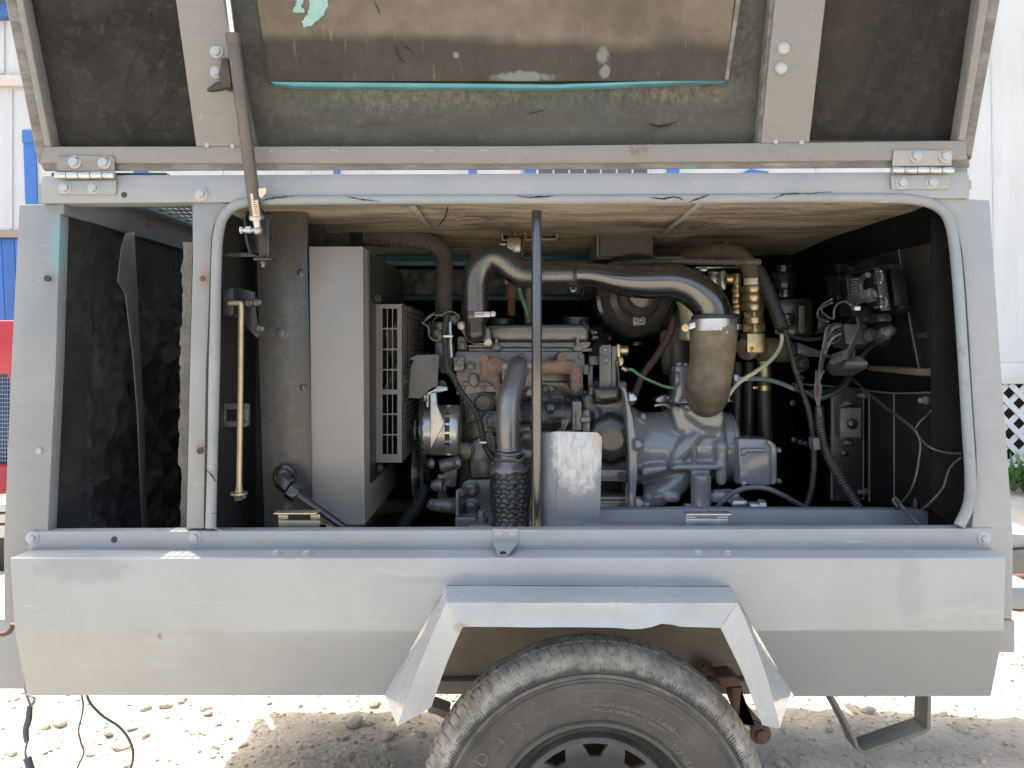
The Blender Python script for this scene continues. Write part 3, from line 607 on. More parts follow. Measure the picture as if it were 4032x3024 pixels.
hinge('L1', [(440,1238),(885,1234),(903,1250),(905,1352),(452,1356)], 440, 914, 1388, [(460,1430),(920,1426),(918,1530),(905,1541),(470,1538),(460,1528)], [(592,1282),(826,1286)], [(516,1488),(742,1488)])
hinge('L4', [(1182,1195),(1195,1190),(1650,1190),(1640,1310),(1170,1314)], 1160, 1650, 1347, [(1158,1388),(1632,1380),(1632,1485),(1620,1496),(1165,1500)], [(1356,1238),(1588,1238)], [(1246,1450),(1482,1448)])
# gas strut
p0, p1 = P('R7',530,385,1.488), P('D',488,-40,1.352); ax = (p1-p0).normalized(); ln_ = (p1-p0).length
at = lambda y: p0+ax*((y-498)/(-40-498)*ln_)
g = G(); g.cyl(at(465), at(64), .0118, n=28, bevel=.001); g.cyl(at(86), at(62), .0127, n=28, bevel=.001); st = part('gas_strut', g, M['strut'], TR, 'worn black gas strut holding the lid up')
g = G(); g.cyl(at(70), p1, .0052, n=20); part('strut_rod', g, M['chrome'], st)
g = G(); g.cyl(at(473), at(462), .0142, .0135, n=24, bevel=.001); g.cyl(at(493), at(470), .0068, .0082, n=20); g.ball(p0, .0098); part('ball_joint', g, M['alu'], st)
g = G(); a = P('R7',485,385,1.488); c = P('R7',365,385,1.488); g.cyl(p0, c, .0045, n=14); g.cyl(P('R7',470,380,1.488), P('R7',418,380,1.488), .0078, n=6, bevel=.0006); g.cyl(P('R7',386,384,1.488), P('R7',360,384,1.488), .0078, n=6, bevel=.0006); part('ball_stud', g, M['steel'], st)
def sect(f0, f1, a0, a1, r, n=10):
    S1 = ax.cross(Vector((0,-1,0))).normalized(); S2 = S1.cross(ax).normalized()
    if S2.y > 0: S2 = -S2
    def f(u, vv): ang = a0+(a1-a0)*u; t = f0+(f1-f0)*vv; return p0+ax*t+(S1*math.sin(ang)+S2*math.cos(ang))*r
    return f
S1 = ax.cross(Vector((0,-1,0))).normalized(); sg = 1 if S1.x > 0 else -1
h0 = (at(462)-p0).length; h1 = (at(425)-p0).length
g = G().grid(sect(h0, h1, sg*-.15, sg*.95, .0121), 10, 4); g.grid(sect(h1, h1+.012, sg*-.15, sg*.25, .0121), 5, 2); lb = part('paper_label', g, M['paper'], st)
g = G()
for i in range(7): q0 = h0+.004+i*.0042; g.grid(sect(q0, q0+.0016, sg*.08, sg*(.75-.1*(i % 3)), .01225), 6, 1)
part('label_print', g, M['print'], lb)
b = bmesh.new(); q = [P('L2',215,1370,1.455), P('L2',268,1362,1.445), P('L2',275,1392,1.443), P('L2',240,1440,1.455), P('L2',222,1425,1.457)]
g = G().slab(q, (0,.0006,0)); part('label_flap', g, M['paper'], st); b.free()
# strut bracket inside the opening
g = G().pr('R7', [(430,190),(400,205),(384,262),(406,490),(440,600),(460,612),(432,490),(410,265),(425,220)], 1.505, .03, .001)
g.pr('R7', [(410,265),(430,200),(560,165),(612,240),(622,640),(560,650),(462,612),(432,490)], 1.53, .004, .001)
g.rc('R7', 480, 648, 664, 676, 1.50, .035, .002); g.rc('R7', 188, 602, 545, 640, 1.53, .012, .001); g.rc('R7', 606, 250, 640, 650, 1.522, .012, .002); br = part('strut_bracket', g, M['black'], TR)
fixing(br, P('R7', 628, 245, 1.53), .006, mat=M['black']); fixing(br, P('R7', 580, 680, 1.515), .007, (0,0,-1), 'stud', M['engine'])
# rod catch and the brackets that carry the latch rod
g = G(); g.rc('R7', 184, 940, 290, 1215, 1.55, .05, .004); g.pr('R7', [(330,935),(498,985),(505,1110),(512,1190),(540,1400),(520,1425),(470,1390),(400,1310),(330,1230)], 1.575, .005, .001); g.rc('R7', 260, 935, 345, 1235, 1.575, .03, .003); bx = part('rod_bracket', g, M['black'], TR)
g = G().rc('R7', 184, 962, 268, 1195, 1.5485, .004, .002); part('bracket_mouth', g, M['rubber'], bx)
for x, y in ((415,1090),(495,1085),(520,1340)): fixing(bx, P('R7', x, y, 1.572), .0088, (1,-.6,0), 'stud', M['engine'], name='nut')
g = G(); g.rc('R8', 165, 402, 435, 460, 1.60, .004); g.rc('R8', 165, 570, 420, 630, 1.60, .004); g.rc('R8', 165, 460, 220, 570, 1.60, .004); g.rc('R8', 410, 410, 424, 620, 1.585, .02); g.rc('R8', 385, 455, 432, 568, 1.58, .012); part('rod_clip', g, M['shroud'], TR)
# chassis seen under the arch
g = G().box((-.20,1.76,.405), (.60,1.80,.65), .004); g.box((-.20,1.74,.373), (.60,1.82,.404), .003); ch = part('chassis_beam', g, M['chassis'], TR)
g = G().box((-.20,2.34,.45), (.60,2.4,.56), .004); part('chassis_beam', g, M['chassis'], TR)
g = G().box((.10,1.45,.285), (.19,2.40,.335), .006); part('axle', g, M['chassis'], TR)
g = G(); g.pr('B3', [(470,895),(560,885),(600,905),(600,945),(490,955)], 1.66, .06, .004); g.pr('B3', [(550,950),(615,950),(612,1050),(600,1140),(705,1150),(690,1180),(600,1160),(555,1040)], 1.66, .05, .004); g.pr('B3', [(595,1050),(640,1060),(745,1180),(740,1230),(690,1240),(665,1190)], 1.67, .04, .006); sh = part('spring_shackle', g, M['rustbolt'], TR)
fixing(sh, P('B3', 715, 1212, 1.665), .014, mat=M['rustbolt'], kind='flanged'); fixing(sh, P('B3', 395, 838, 1.735), .012, mat=M['rustbolt'], kind='flanged')
g = G(); g.pr('B2', [(660,1240),(700,1248),(800,1285),(790,1345),(720,1310),(650,1290)], 1.60, .05, .004); part('brake_bracket', g, M['chassis'], TR); part('spring_hanger', G().pr('B2', [(755,1045),(830,1040),(800,1100),(795,1170),(770,1175),(765,1100)], 1.76, .03, .004), M['chassis'], TR)
g = G(); q = [P('B3',1118,1000,1.66), P('B3',1170,1090,1.66), P('B3',1250,1245,1.66), P('B3',1268,1300,1.66), P('B3',1300,1322,1.66), P('B3',1640,1205,1.66), P('B3',1672,1185,1.66), P('B3',1676,1000,1.66)]
g.strap(q, (0,.055,0), .0085, .0015); sp_ = part('step', g, M['step'], TR, 'bent flat-bar step under the right end')
fixing(sp_, P('B3', 1362, 1290, 1.69)+Vector((0,0,.003)), .006, (0,0,1), 'stud', M['rustbolt'])
# drawbar and its towing parts past the right end
g = G().slab([(.93,2.15,.47),(1.75,2.30,.47),(1.75,2.55,.47),(.93,2.70,.47)], (0,0,.09), .01); db = part('drawbar', g, M['chassis'], TR)
g = G(); 
g.slab([(.97,2.17,.562),(1.6,2.29,.562),(1.6,2.29,.60),(1.2,2.2,.63),(.97,2.17,.60)], (0,.25,0), .012); part('drawbar_cover', g, M['body'], db)
c = P('B3',2185,410,1.9); g = G(); g.tube([c+Vector((math.cos(t)*.036, 0, math.sin(t)*.036)) for t in (i*math.pi/8 for i in range(17))], .011, 12); part('lashing_ring', g, M['rustbolt'], TR)
g = G().box((.98,1.83,.43), (1.2,1.97,.51), .006); g.box((.99,1.8,.54), (1.25,1.9,.60), .02); part('ring_mount', g, M['body'], TR)
g = G(); q = P('D',-5,1240,1.7); g.box((-1.35,1.7,.40), (-.91,2.2,.56), .01); part('rear_bumper', g, M['body'], TR)
# wheel
WX, WZ = .148, ZC-.851
WC = Vector((WX, 1.42, WZ))
n = N('dusty_tyre')
tc = n.nd('ShaderNodeTexCoord').outputs['Object']; s3 = n.nd('ShaderNodeSeparateXYZ'); n.lk(tc, s3.inputs[0])
rad = n.ma('SQRT', n.ma('ADD', n.ma('MULTIPLY', s3.outputs[0], s3.outputs[0]), n.ma('MULTIPLY', s3.outputs[2], s3.outputs[2])))
rn = n.ma('ADD', rad, n.ma('MULTIPLY', n.ma('SUBTRACT', n.noise(38, 7, .75), .5), .022))
du = n.ramp(rn, .279, .288); pat = n.ramp(n.noise(24, 7, .75, off=4), .36, .66)
c = n.mix(n.ramp(n.noise(11, 6, .7, off=2), .3, .75), (.062,.058,.053), (.105,.097,.086))
c = n.mix(n.ma('MULTIPLY', n.ramp(n.noise(70, 5, .75, off=6), .56, .72), .4), c, (.16,.145,.125))
c = n.mix(n.ma('MULTIPLY', du, n.ma('ADD', .72, n.ma('MULTIPLY', pat, .28))), c, n.mix(pat, (.235,.215,.185), (.40,.365,.31)))
ring = n.ma('MULTIPLY', n.ramp(rad, .266, .270), n.ramp(rad, .270, .276, 1, 0)); c = n.mix(n.ma('MULTIPLY', n.ma('MULTIPLY', ring, pat), .6), c, (.3,.28,.24))
M['tyre'] = n.out(c, .72, 0, n.bump(n.noise(180, 5, .7), .35, .002), .35)
wheel = thing('wheel', None, None, WC); wheel.parent = TR; wheel.location = WC-ORG[TR]
def tprof(groove):
    d = .002 if groove else 0
    return [(.176,1.368),(.184,1.358),(.200,1.3535),(.222,1.3485),(.2225,1.3475),(.245,1.345),(.258,1.3445),(.2585,1.3430),(.2605,1.3430),(.261,1.3448),(.264,1.3448),(.2645,1.3432),(.267,1.3432),(.2675,1.345),(.271,1.3455),(.2715,1.342),(.2755,1.342),(.277,1.346),(.2805,1.347),(.289,1.3505),(.297,1.356),(.3045,1.364),
      (.3105-d,1.374),(.3145-d,1.384),(.3148-d,1.3865),(.3098,1.3875),(.3100,1.3905),(.3162-d,1.3915),(.3172-d,1.402),(.3172-d,1.412),(.3122,1.413),(.3122,1.416),(.3165-d,1.417),(.315-d,1.428),(.312-d,1.438),(.3075-d,1.448),(.300,1.46),(.286,1.474),(.262,1.484),(.222,1.488),(.19,1.478),(.176,1.466)]
NS = 96; rs = []
for k in range(NS):
    for q, gq in ((0, True), (.14, True), (.2, False), (.94, False)):
        a = 2*math.pi*(k+q)/NS; row = []
        for i, (r, y) in enumerate(tprof(gq)):
            aa = a+(.012*math.sin(y*240) if i > 20 and i < 36 else 0); row.append(Vector((WX+r*math.sin(aa), y, WZ+r*math.cos(aa))))
        rs.append(row)
bb = bmesh.new(); vv = [[bb.verts.new(q) for q in r] for r in rs]; m = len(vv[0])
for i in range(len(vv)):
    j = (i+1) % len(vv)
    for k in range(m-1): bb.faces.new((vv[i][k], vv[i][k+1], vv[j][k+1], vv[j][k]))
g = G().add(bb)
ty = part('tyre', g, M['tyre'], wheel, sharp=40)
g = G(); rnd = random.Random(11)                   # moulded ribs round the shoulder
for k in range(66):
    for s_ in range(5):
        a = 2*math.pi*(k+s_/5)/66+rnd.uniform(-.002, .002); lo, hi = (.2785, .3025) if s_ == 0 else (.279+rnd.uniform(0,.001), .2885+rnd.uniform(0,.004))
        rad_ = Vector((math.sin(a), 0, math.cos(a))); tan = Vector((math.cos(a), 0, -math.sin(a))); y0, y1 = 1.3462, (1.3605 if s_ == 0 else 1.350)
        mid_ = (lo+hi)/2; c = Vector((WX, (y0+y1)/2-.0002, WZ))+rad_*mid_
        g.obox(c, tan*(.0015 if s_ == 0 else .0007), Vector((0,.0022,0)), (rad_*(hi-lo)/2+Vector((0,(y1-y0)/2,0))))
part('shoulder_rib', g, M['tyre'], wheel, kind='stuff', org=WC)
g = G(); g.lathe((WX,0,WZ), (0,1,0), [(.186,1.362),(.1875,1.3555),(.185,1.352),(.180,1.3515),(.176,1.356),(.172,1.368),(.168,1.385),(.160,1.392),(.154,1.388),(.150,1.379),(.149,1.3765),(.1462,1.3795)], 72, False)
rim = part('rim', g, plain('dark_rim_paint', (.055,.053,.05), (.038,.037,.035), .38, scale=14, dust=.45, dustc=(.2,.18,.15), bump=.05), wheel)
# wheel disc with eight ventilation windows
bb = bmesh.new(); NW = 11
def dp(r, a, y): return bb.verts.new((WX+r*math.sin(a), y, WZ+r*math.cos(a)))
for k in range(NW):
    a0 = 2*math.pi*k/NW+.010; step = 2*math.pi/NW
    hw_o, hw_i = .172, .070
    ro, ri, rO, rI, yO, yo, yi, yI = .1375, .112, .146, .055, 1.380, 1.3765, 1.380, 1.402
    A = [a0-step/2, a0-hw_o, a0, a0+hw_o, a0+step/2]; Bm = [a0-step/2, a0-hw_i*1.2, a0, a0+hw_i*1.2, a0+step/2]
    R0 = [dp(rO, x, yO) for x in A]; R1 = [dp(ro, x, yo) for x in A]; R2 = [dp(ri, x, yi) for x in Bm]; R3 = [dp(rI, x, yI) for x in Bm]
    for i in range(4):
        bb.faces.new((R0[i], R0[i+1], R1[i+1], R1[i])); bb.faces.new((R2[i], R2[i+1], R3[i+1], R3[i]))
    bb.faces.new((R1[0], R1[1], R2[1], R2[0])); bb.faces.new((R1[3], R1[4], R2[4], R2[3]))
    hole = [(ro,-hw_o),(ro,0),(ro,hw_o),(ri,hw_i*1.2),(ri,0),(ri,-hw_i*1.2)]
    ys = [yo,yo,yo,yi,yi,yi]; hv = [dp(r_, a0+x, y_) for (r_, x), y_ in zip(hole, ys)]; hb = [dp(r_*.995, a0+x*.97, y_+.010) for (r_, x), y_ in zip(hole, ys)]
    for i in range(6): j = (i+1) % 6; bb.faces.new((hv[i], hv[j], hb[j], hb[i]))
bmesh.ops.remove_doubles(bb, verts=bb.verts[:], dist=.0006)
g = G().add(bb); g.lathe((WX,0,WZ), (0,1,0), [(.056,1.402),(.05,1.398),(.03,1.396),(.03,1.37),(.012,1.366)], 32)
part('wheel_disc', g, rim.data.materials[0], wheel, sharp=45)
g = G(); g.lathe((WX,0,WZ), (0,1,0), [(.13,1.45),(.13,1.49),(.03,1.49)], 32); part('brake_drum', g, M['rustbolt'], wheel)
# raised lettering on the sidewall
glyph = {}
def letter(ch):
    if ch not in glyph:
        cu = bpy.data.curves.new('t', 'FONT'); cu.body = ch; cu.size = 1; cu.extrude = .04; cu.resolution_u = 2; o = bpy.data.objects.new('t', cu); COL.objects.link(o)
        bpy.context.view_layer.update(); me = bpy.data.meshes.new_from_object(o.evaluated_get(bpy.context.evaluated_depsgraph_get()))
        xs = [v.co.x for v in me.vertices] or [0, .3]; glyph[ch] = (me, max(xs)+.06); bpy.data.objects.remove(o); bpy.data.curves.remove(cu)
    return glyph[ch]
def syw(r):
    pr_ = tprof(False)[:22]
    for (r0, y0), (r1, y1) in zip(pr_, pr_[1:]):
        if r0 <= r <= r1: return y0+(y1-y0)*(r-r0)/max(1e-6, r1-r0)
    return 1.345
def arc_text(g, txt, r, a0, size, track=1.0, lift=.0012, outline=False):
    a = a0
    for ch in txt:
        if ch == ' ': a += size*.38*track/r; continue
        me, wd = letter(ch); bm = bmesh.new(); bm.from_mesh(me)
        for v in bm.verts:
            x, z, d = v.co.x*size, v.co.y*size, v.co.z
            rr_ = r+z; th = a+x/r; v.co = Vector((WX+rr_*math.sin(th), syw(rr_)-lift*(1 if d > 0 else -.5), WZ+rr_*math.cos(th)))
        me2 = bpy.data.meshes.new('t'); bm.to_mesh(me2); bm.free(); g.bm.from_mesh(me2); bpy.data.meshes.remove(me2); a += wd*size*track/r
    return a
def ang(reg, x, y): q = P(reg, x, y, 1.345); return math.atan2(q.x-WX, q.z-WZ), math.hypot(q.x-WX, q.z-WZ)
def fit_text(g, txt, x0, y0, x1, y1, size):
    a, r_ = ang('T', x0, y0); e_, _ = ang('T', x1, y1); k = arc_text(G(), txt, r_, 0, size); arc_text(g, txt, r_, a, size, (e_-a)/k)
lt_mat = plain('rubber_lettering', (.20,.188,.165), (.13,.122,.108), .65)
g = G(); fit_text(g, '6 P.R. LOAD  RANGE  C  TUBELESS', 1068, 528, 1525, 660, .0115)
part('load_lettering', g, lt_mat, wheel, sharp=60)
g = G(); fit_text(g, 'MAX.LOAD 1360LBS(615kg) AT 50PSI(350KPa) COLD', 1010, 565, 1560, 725, .0095)
part('load_lettering', g, lt_mat, wheel, sharp=60)
g = G(); fit_text(g, 'DOT R2JU', 1492, 792, 1630, 905, .0155)
part('date_lettering', g, lt_mat, wheel, sharp=60); g = G()
a, r_ = ang('T', 750, 690); e_ = arc_text(G(), 'TRAILER SERVICE ONLY', r_-.008, 0, .0115, 1.3); arc_text(g, 'TRAILER SERVICE ONLY', r_-.008, a-e_, .0115, 1.3)
lt = part('service_lettering', g, lt_mat, wheel, sharp=60)
lt_mat2 = plain('rubber_size_mark', (.13,.125,.115), (.10,.095,.085), .6)
for ch_, x_, y_ in (('D',310,905),('1',440,790),('3',535,700)):
    g = G(); a, r_ = ang('T', x_, y_); arc_text(g, ch_, r_-.004, a, .034, 1, .0012); part('size_character', g, lt_mat2, wheel, sharp=60)
g = G(); r0, r1 = .219, .247
a0, a1 = ang('T', 955, 560)[0], ang('T', 1590, 720)[0]
for rr_ in (r0, r1):
    pts = [(WX+rr_*math.sin(t), syw(rr_)-.0003, WZ+rr_*math.cos(t)) for t in (a0+(a1-a0)*i/24 for i in range(25))]; g.tube(pts, .0007, 5, 1, False)
for aa, s_ in ((a0, -1), (a1, 1)):
    pts = [(WX+(.233+.014*math.cos(t))*math.sin(aa+s_*.05*math.sin(t)), syw(.233+.014*math.cos(t))-.0003, WZ+(.233+.014*math.cos(t))*math.cos(aa+s_*.05*math.sin(t))) for t in (math.pi*i/8 for i in range(9))]; g.tube(pts, .0007, 5, 1, False)
part('moulded_outline', g, lt.data.materials[0], wheel)
# loose wires hanging under the left end
for i, (pts, r, mt) in enumerate((([(185,1100),(200,1210),(205,1240)], .0022, 'graywire'),)):
    pass
# ------------------------------------------------------------------ engine bay: cooler, fan guard
def solo(name, g, mat, label, cat, group=None, **k): return part(name, g, mat, None, label, cat, group, **k)
CO = thing('cooler_shroud', 'tall dark sheet metal cooler shroud left of the engine with caged fan', 'radiator', (-.40, 1.9, .55))
g = G().pr('R7', [(520,700),(505,640),(540,560),(560,155),(945,155),(1000,205),(1035,1659)], 1.665, .02, .002) if 0 else G().pr('D', [(564,446),(650,446),(662,458),(670,782),(679,1072),(680,1145),(571,1145),(559,782),(555,570)], 1.665, .02, .002)
part('front_plate', g, M['shroud'], CO)
xa, xb = P('D',667,532,1.64).x, P('D',784,532,1.64).x
zt, zb_ = P('D',700,532,1.64).z, P('D',700,1134,1.64).z
g = G().slab([(xa,1.64,zt),(xb,1.64,zt),(xb+.004,1.64,zb_),(xa+.008,1.64,zb_)], (0,.57,0), .0025); part('side_cover', g, M['cover'], CO)
g = G().box((xb+.001,1.70,zb_+.01), (xb+.0035,2.215,zt-.005)); part('inner_face', g, M['black'], CO)
for q, k in ((('R7',945,795),'cross'), (('R8',970,245),'cross')): fixing(CO, P(*q, 1.665), .0070, kind=k, mat=M['engine'], name='screw')
fixing(CO, P('R7',762,1378,1.665), .0098, mat=M['shroud']); fixing(CO, P('R8',805,1425,1.665), .0098, mat=M['shroud'])
GY = 1.78
xs = [1660,1735,1778,1787,1828,1837,1878,1917]
def slots(g, reg, rows, y0, y1):
    ys = [y0]+[v for r in rows for v in r]+[y1]
    for i in range(0, len(ys), 2): g.rc(reg, xs[0], ys[i], xs[-1], ys[i+1], GY, .003, 0)
    for r in rows:
        for i in range(0, 8, 2): g.rc(reg, xs[i], r[0]-1, xs[i+1], r[1]+1, GY+.0002, .0027, 0)
fg = part('fan_guard', (lambda g: (slots(g, 'R7', [(1143,1330),(1345,1530),(1545,1727),(1742,1927),(1973,2158),(2173,2357),(2370,2552)], 1100, 2632), g)[1])(G()), plain('guard_paint', (.15,.14,.13), (.12,.112,.105), .4), CO, 'perforated plate of the fan guard')
gx = P('R7',1917,1100,GY).x; gz1, gz0 = P('R7',1917,1100,GY).z, P('R7',1917,2632,GY).z; gx0 = P('R7',1660,1100,GY).x
g = G()
for i in range(12): y = GY+.004+.44*i/11; g.cyl((gx,y,gz0), (gx,y,gz1), .0017, n=5)
for i in range(28): z = gz0+(gz1-gz0)*i/27; g.cyl((gx+.001,GY+.004,z), (gx+.001,GY+.444,z), .0017, n=5)
part('guard_wire', g, M['engine'], CO, kind='stuff')
g = G().box((gx0,GY+.003,gz1-.002), (gx,GY+.44,gz1)); g.box((gx0,GY+.003,gz0), (gx,GY+.44,gz0+.002)); part('guard_panel', g, M['shroud'], CO)
for q in (('R7',1690,1042,1.775), ('R8',1715,1030,1.775)): fixing(CO, P(*q), .0068, (1,-.5,0), 'hex', M['engine'])
g = G(); q = P('R7',1662,1005,1.776); g.pr('R7', [(1658,1000),(1664,1000),(1664,1100),(1658,1100)], 1.776, .06, 0); part('guard_tab', g, M['shroud'], CO)
FN = thing('cooling_fan', 'dull tan fan blades half hidden behind the perforated guard', 'fan', (gx-.03, 2.0, ZC-.1))
fc = Vector((gx-.035, 2.02, ZC-.09)); g = G(); g.cyl(fc-Vector((.03,0,0)), fc+Vector((.04,0,0)), .045, n=24, bevel=.006); part('hub', g, M['engine'], FN)
for k in range(7):
    t = 2*math.pi*k/7+.4; d = Vector((0, math.cos(t), math.sin(t))); e = Vector((0, -math.sin(t), math.cos(t)))
    g = G().slab([fc+d*.04-e*.02+Vector((.012,0,0)), fc+d*.17-e*.05+Vector((.022,0,0)), fc+d*.175+e*.035-Vector((.022,0,0)), fc+d*.04+e*.02-Vector((.012,0,0))], (.003,0,0), .001); part('blade', g, M['wrap'], FN)
# drain elbow and pipe at the foot of the shroud
EL = thing('drain_elbow', 'black hexagonal elbow fitting and pipe at the foot of the cooler shroud', 'pipe', P('R8',800,1300,1.64))
g = G(); c0 = P('R8',800,1095,1.665); c1 = P('R8',790,1130,1.60); g.cyl(c0, c0-Vector((0,.016,0)), L('R8',112,1.64), n=28, bevel=.002); g.cyl(c0-Vector((0,.014,0)), c0-Vector((0,.03,0)), L('R8',80,1.64), n=28, bevel=.002); part('collar', g, M['blackgloss'], EL)
def hexrun(reg, a, b, r, Ya, Yb, n=6, bev=.0018): g = G(); A_, B_ = P(reg, *a, Ya), P(reg, *b, Yb); g.cyl(A_, B_, L(reg, r, (Ya+Yb)/2), n=n, bevel=bev); return g
part('elbow', hexrun('R8', (745,1135), (850,1215), 88, 1.605, 1.595), M['blackgloss'], EL)
part('nut', hexrun('R8', (832,1228), (918,1288), 92, 1.59, 1.59), M['blackgloss'], EL)
g = G(); g.cyl(P('R8',905,1285,1.59), P('R8',1480,1700,1.60), L('R8',48,1.59), n=20); part('drain_pipe', g, M['blackgloss'], EL)
# latch rod
LR = thing('latch_rod', 'gold zinc rod with bent top hanging beside the middle post', 'latch rod', P('R8',360,1320,1.545))
g = G(); Yr = 1.545; g.tube([P('R7',245,1092,Yr), P('R7',300,1088,Yr), P('R7',345,1092,Yr), P('R7',366,1125,Yr), P('R7',364,1400,Yr), P('R8',360,300,Yr), P('R8',352,900,Yr), P('R8',348,1205,Yr)], L('R7',28,Yr), 16, 8); part('rod', g, M['zinc'], LR)
g = G(); a = P('R8',348,1195,Yr); c = P('R8',347,1262,Yr); g.cyl(a, c, L('R8',30,Yr), L('R8',40,Yr), n=20); g.cyl(P('R8',347,1262,Yr), P('R8',347,1284,Yr), L('R8',82,Yr), n=28, bevel=.001); part('collar', g, M['zinc'], LR)
g = G(); g.cyl(P('R8',345,1284,Yr), P('R8',345,1340,Yr), L('R8',44,Yr), n=20, bevel=.002); g.rc('R8', 375, 1292, 405, 1325, Yr-.011, .01, .001); part('foot', g, M['wrap'], LR)

# ------------------------------------------------------------------ diesel engine
EN = thing('diesel_engine', 'black dusty diesel engine with rusty manifold in the middle of the bay', 'engine', (-.1, 2.0, .56))
g = G().pr('E2', [(505,185),(2140,185),(2150,1600),(800,1600),(500,1200),(520,600)], 1.90, .36, .008)
g.pr('E2', [(540,190),(1700,190),(1700,235),(540,235)], 1.87, .05, .003); g.pr('E2', [(520,260),(930,240),(900,380),(840,520),(560,620),(560,540)], 1.88, .04, .012); g.pr('E2', [(1390,195),(1720,185),(1720,330),(1600,360),(1420,260)], 1.87, .04, .01)
part('block', g, M['engine'], EN)
g = G().pr('E2', [(590,800),(830,640),(870,800),(860,1130),(620,1140)], 1.86, .04, .012); part('side_cover', g, M['engine'], EN)
for x, y, r, Y in ((740,400,98,1.865), (1140,400,95,1.875), (1470,365,92,1.87), (1355,265,40,1.855)):
    g = G(); c = P('E2', x, y, Y); q = L('E2', r, Y); g.lathe(c+Vector((0,.03,0)), (0,-1,0), [(q,0),(q,.03),(q*.86,.034),(q*.8,.03),(q*.78,.02),(q*.72,.017),(q*.1,.016)], 32); part('core_plug', g, M['iron'], EN)
hd = M['alu']
n_ = plain('head_metal', (.165,.152,.14), (.07,.065,.06), .32, .3, scale=30, bump=.2, dust=.4, wear=.5)
g = G().pr('E1', [(475,1450),(500,1432),(1700,1432),(1728,1480),(1730,1640),(1770,1650),(1780,1480),(1810,1480),(1810,1860),(480,1855)], 1.88, .30, .006)
g.pr('E1', [(455,1490),(545,1485),(560,1500),(560,1610),(545,1628),(460,1625)], 1.86, .03, .004); g.pr('E1', [(600,1650),(690,1650),(715,1745),(660,1800),(600,1745)], 1.865, .03, .006); part('cylinder_head', g, n_, EN)
for x, y, r in ((513,1542,.011), (618,1580,.0125), (340,1760,.011)): fixing(EN, P('E1', x, y, 1.862 if x < 560 else 1.878), r, kind='boss', mat=M['iron'], name='boss_bolt')
for x, y in ((552,1790),(742,1778),(1690,1485)): fixing(EN, P('E1', x, y, 1.879), .0075, kind='boss', mat=M['iron'], name='boss_bolt')
vc = plain('valve_cover_paint', (.155,.143,.132), (.12,.111,.103), .26, .35, scale=12, bump=.06, dust=.5, dustc=(.2,.18,.165))
g = G().pr('E1', [(770,1180),(1700,1172),(1748,1185),(1768,1225),(1768,1345),(820,1345)], 1.90, .24, .010, 3)
vcv = part('valve_cover', g, vc, EN)
g = G().pr('E1', [(590,1375),(820,1345),(1640,1345),(1660,1340),(1785,1340),(1785,1385),(1720,1415),(1610,1420),(1590,1400),(920,1400),(880,1432),(845,1428),(830,1400),(600,1400)], 1.885, .26, .004); g.rc('E1', 600, 1402, 1800, 1438, 1.892, .25, .003); part('cover_flange', g, n_, EN)
for x in (870, 1660):
    g = G(); g.pr('E1', [(x-50,1420),(x-35,1385),(x-25,1350),(x+25,1350),(x+40,1385),(x+50,1415),(x+25,1435),(x-25,1435)], 1.875, .05, .006); part('cover_boss', g, n_, EN); fixing(EN, P('E1', x, 1375, 1.872)+Vector((0,.008,0)), .0085, (0,0,1), 'stud', M['iron'])
g = G(); c = P('E1', 920, 1172, 2.03); g.lathe(c, (0,0,1), [(L('E1',120,2.03),0),(L('E1',118,2.03),.012),(L('E1',100,2.03),.017),(.01,.017)], 32); c = P('E1', 1640, 1172, 2.03); g.lathe(c, (0,0,1), [(.035,0),(.035,.018),(.02,.022)], 24); g.pr('E1', [(1690,1135),(1740,1140),(1780,1190),(1780,1250),(1750,1240),(1700,1180)], 1.98, .03, .004); part('filler_cap', g, M['black'], EN)
for x, y in ((1790,1250),(1800,1300)): fixing(EN, P('E1', x, y, 1.95), .008, (1,-.2,0), 'stud', M['iron'])
# inlet elbow on the cover
g = G(); c = P('E1',670,1250,1.845); r = L('E1',102,1.845); g.ball(c, r, (1, .9, 1.05), 28); g.cyl(c, P('E1',664,1140,1.845), r*1.0, n=32); part('inlet_elbow', g, plain('inlet_gloss', (.03,.029,.028), (.022,.022,.022), .24, bump=.12, bscale=90, dust=.25, coat=.2), EN, sharp=60)
g = G().pr('E1', [(505,1200),(520,1165),(550,1165),(570,1200),(600,1300),(660,1345),(740,1330),(765,1185),(805,1215),(825,1340),(825,1360),(780,1375),(660,1372),(600,1340),(560,1280)], 1.862, .02, .004); part('inlet_flange', g, n_, EN)
for x, y in ((533,1185),(788,1345)): fixing(EN, P('E1', x, y, 1.86), .0095, kind='boss', mat=M['alu'], name='boss_bolt')
# exhaust manifold: rusty casting
g = G(); Y = 1.815
def tb(g, pts, r, Y, reg='E1', n=12): g.tube([P(reg, x, y, q) for (x, y), q in zip(pts, Y if isinstance(Y, list) else [Y]*len(pts))], [L(reg, v, 1.8) for v in (r if isinstance(r, list) else [r]*len(pts))], n, 6)
tb(g, [(765,1560),(860,1590),(980,1590),(1100,1600),(1250,1600),(1450,1590),(1640,1580)], [70,75,62,72,72,70,72], Y)
tb(g, [(745,1600),(790,1680),(880,1730)], [45,55,50], Y); tb(g, [(1640,1580),(1650,1680),(1640,1790)], [60,50,42], Y)
tb(g, [(760,1520),(840,1520),(950,1560)], [40,45,40], Y)
for x0, y0, x1, y1 in ((710,1462,790,1600),(845,1660,915,1820),(1080,1455,1165,1560),(1462,1445,1548,1590),(1590,1650,1675,1830)): g.rc('E1', x0, y0, x1, y1, 1.80, .08, .006)
g.rc('E1', 930, 1540, 1205, 1830, 1.81, .07, .006)
mf = cast(part('exhaust_manifold', g, M['rust'], EN), .0035, 5)
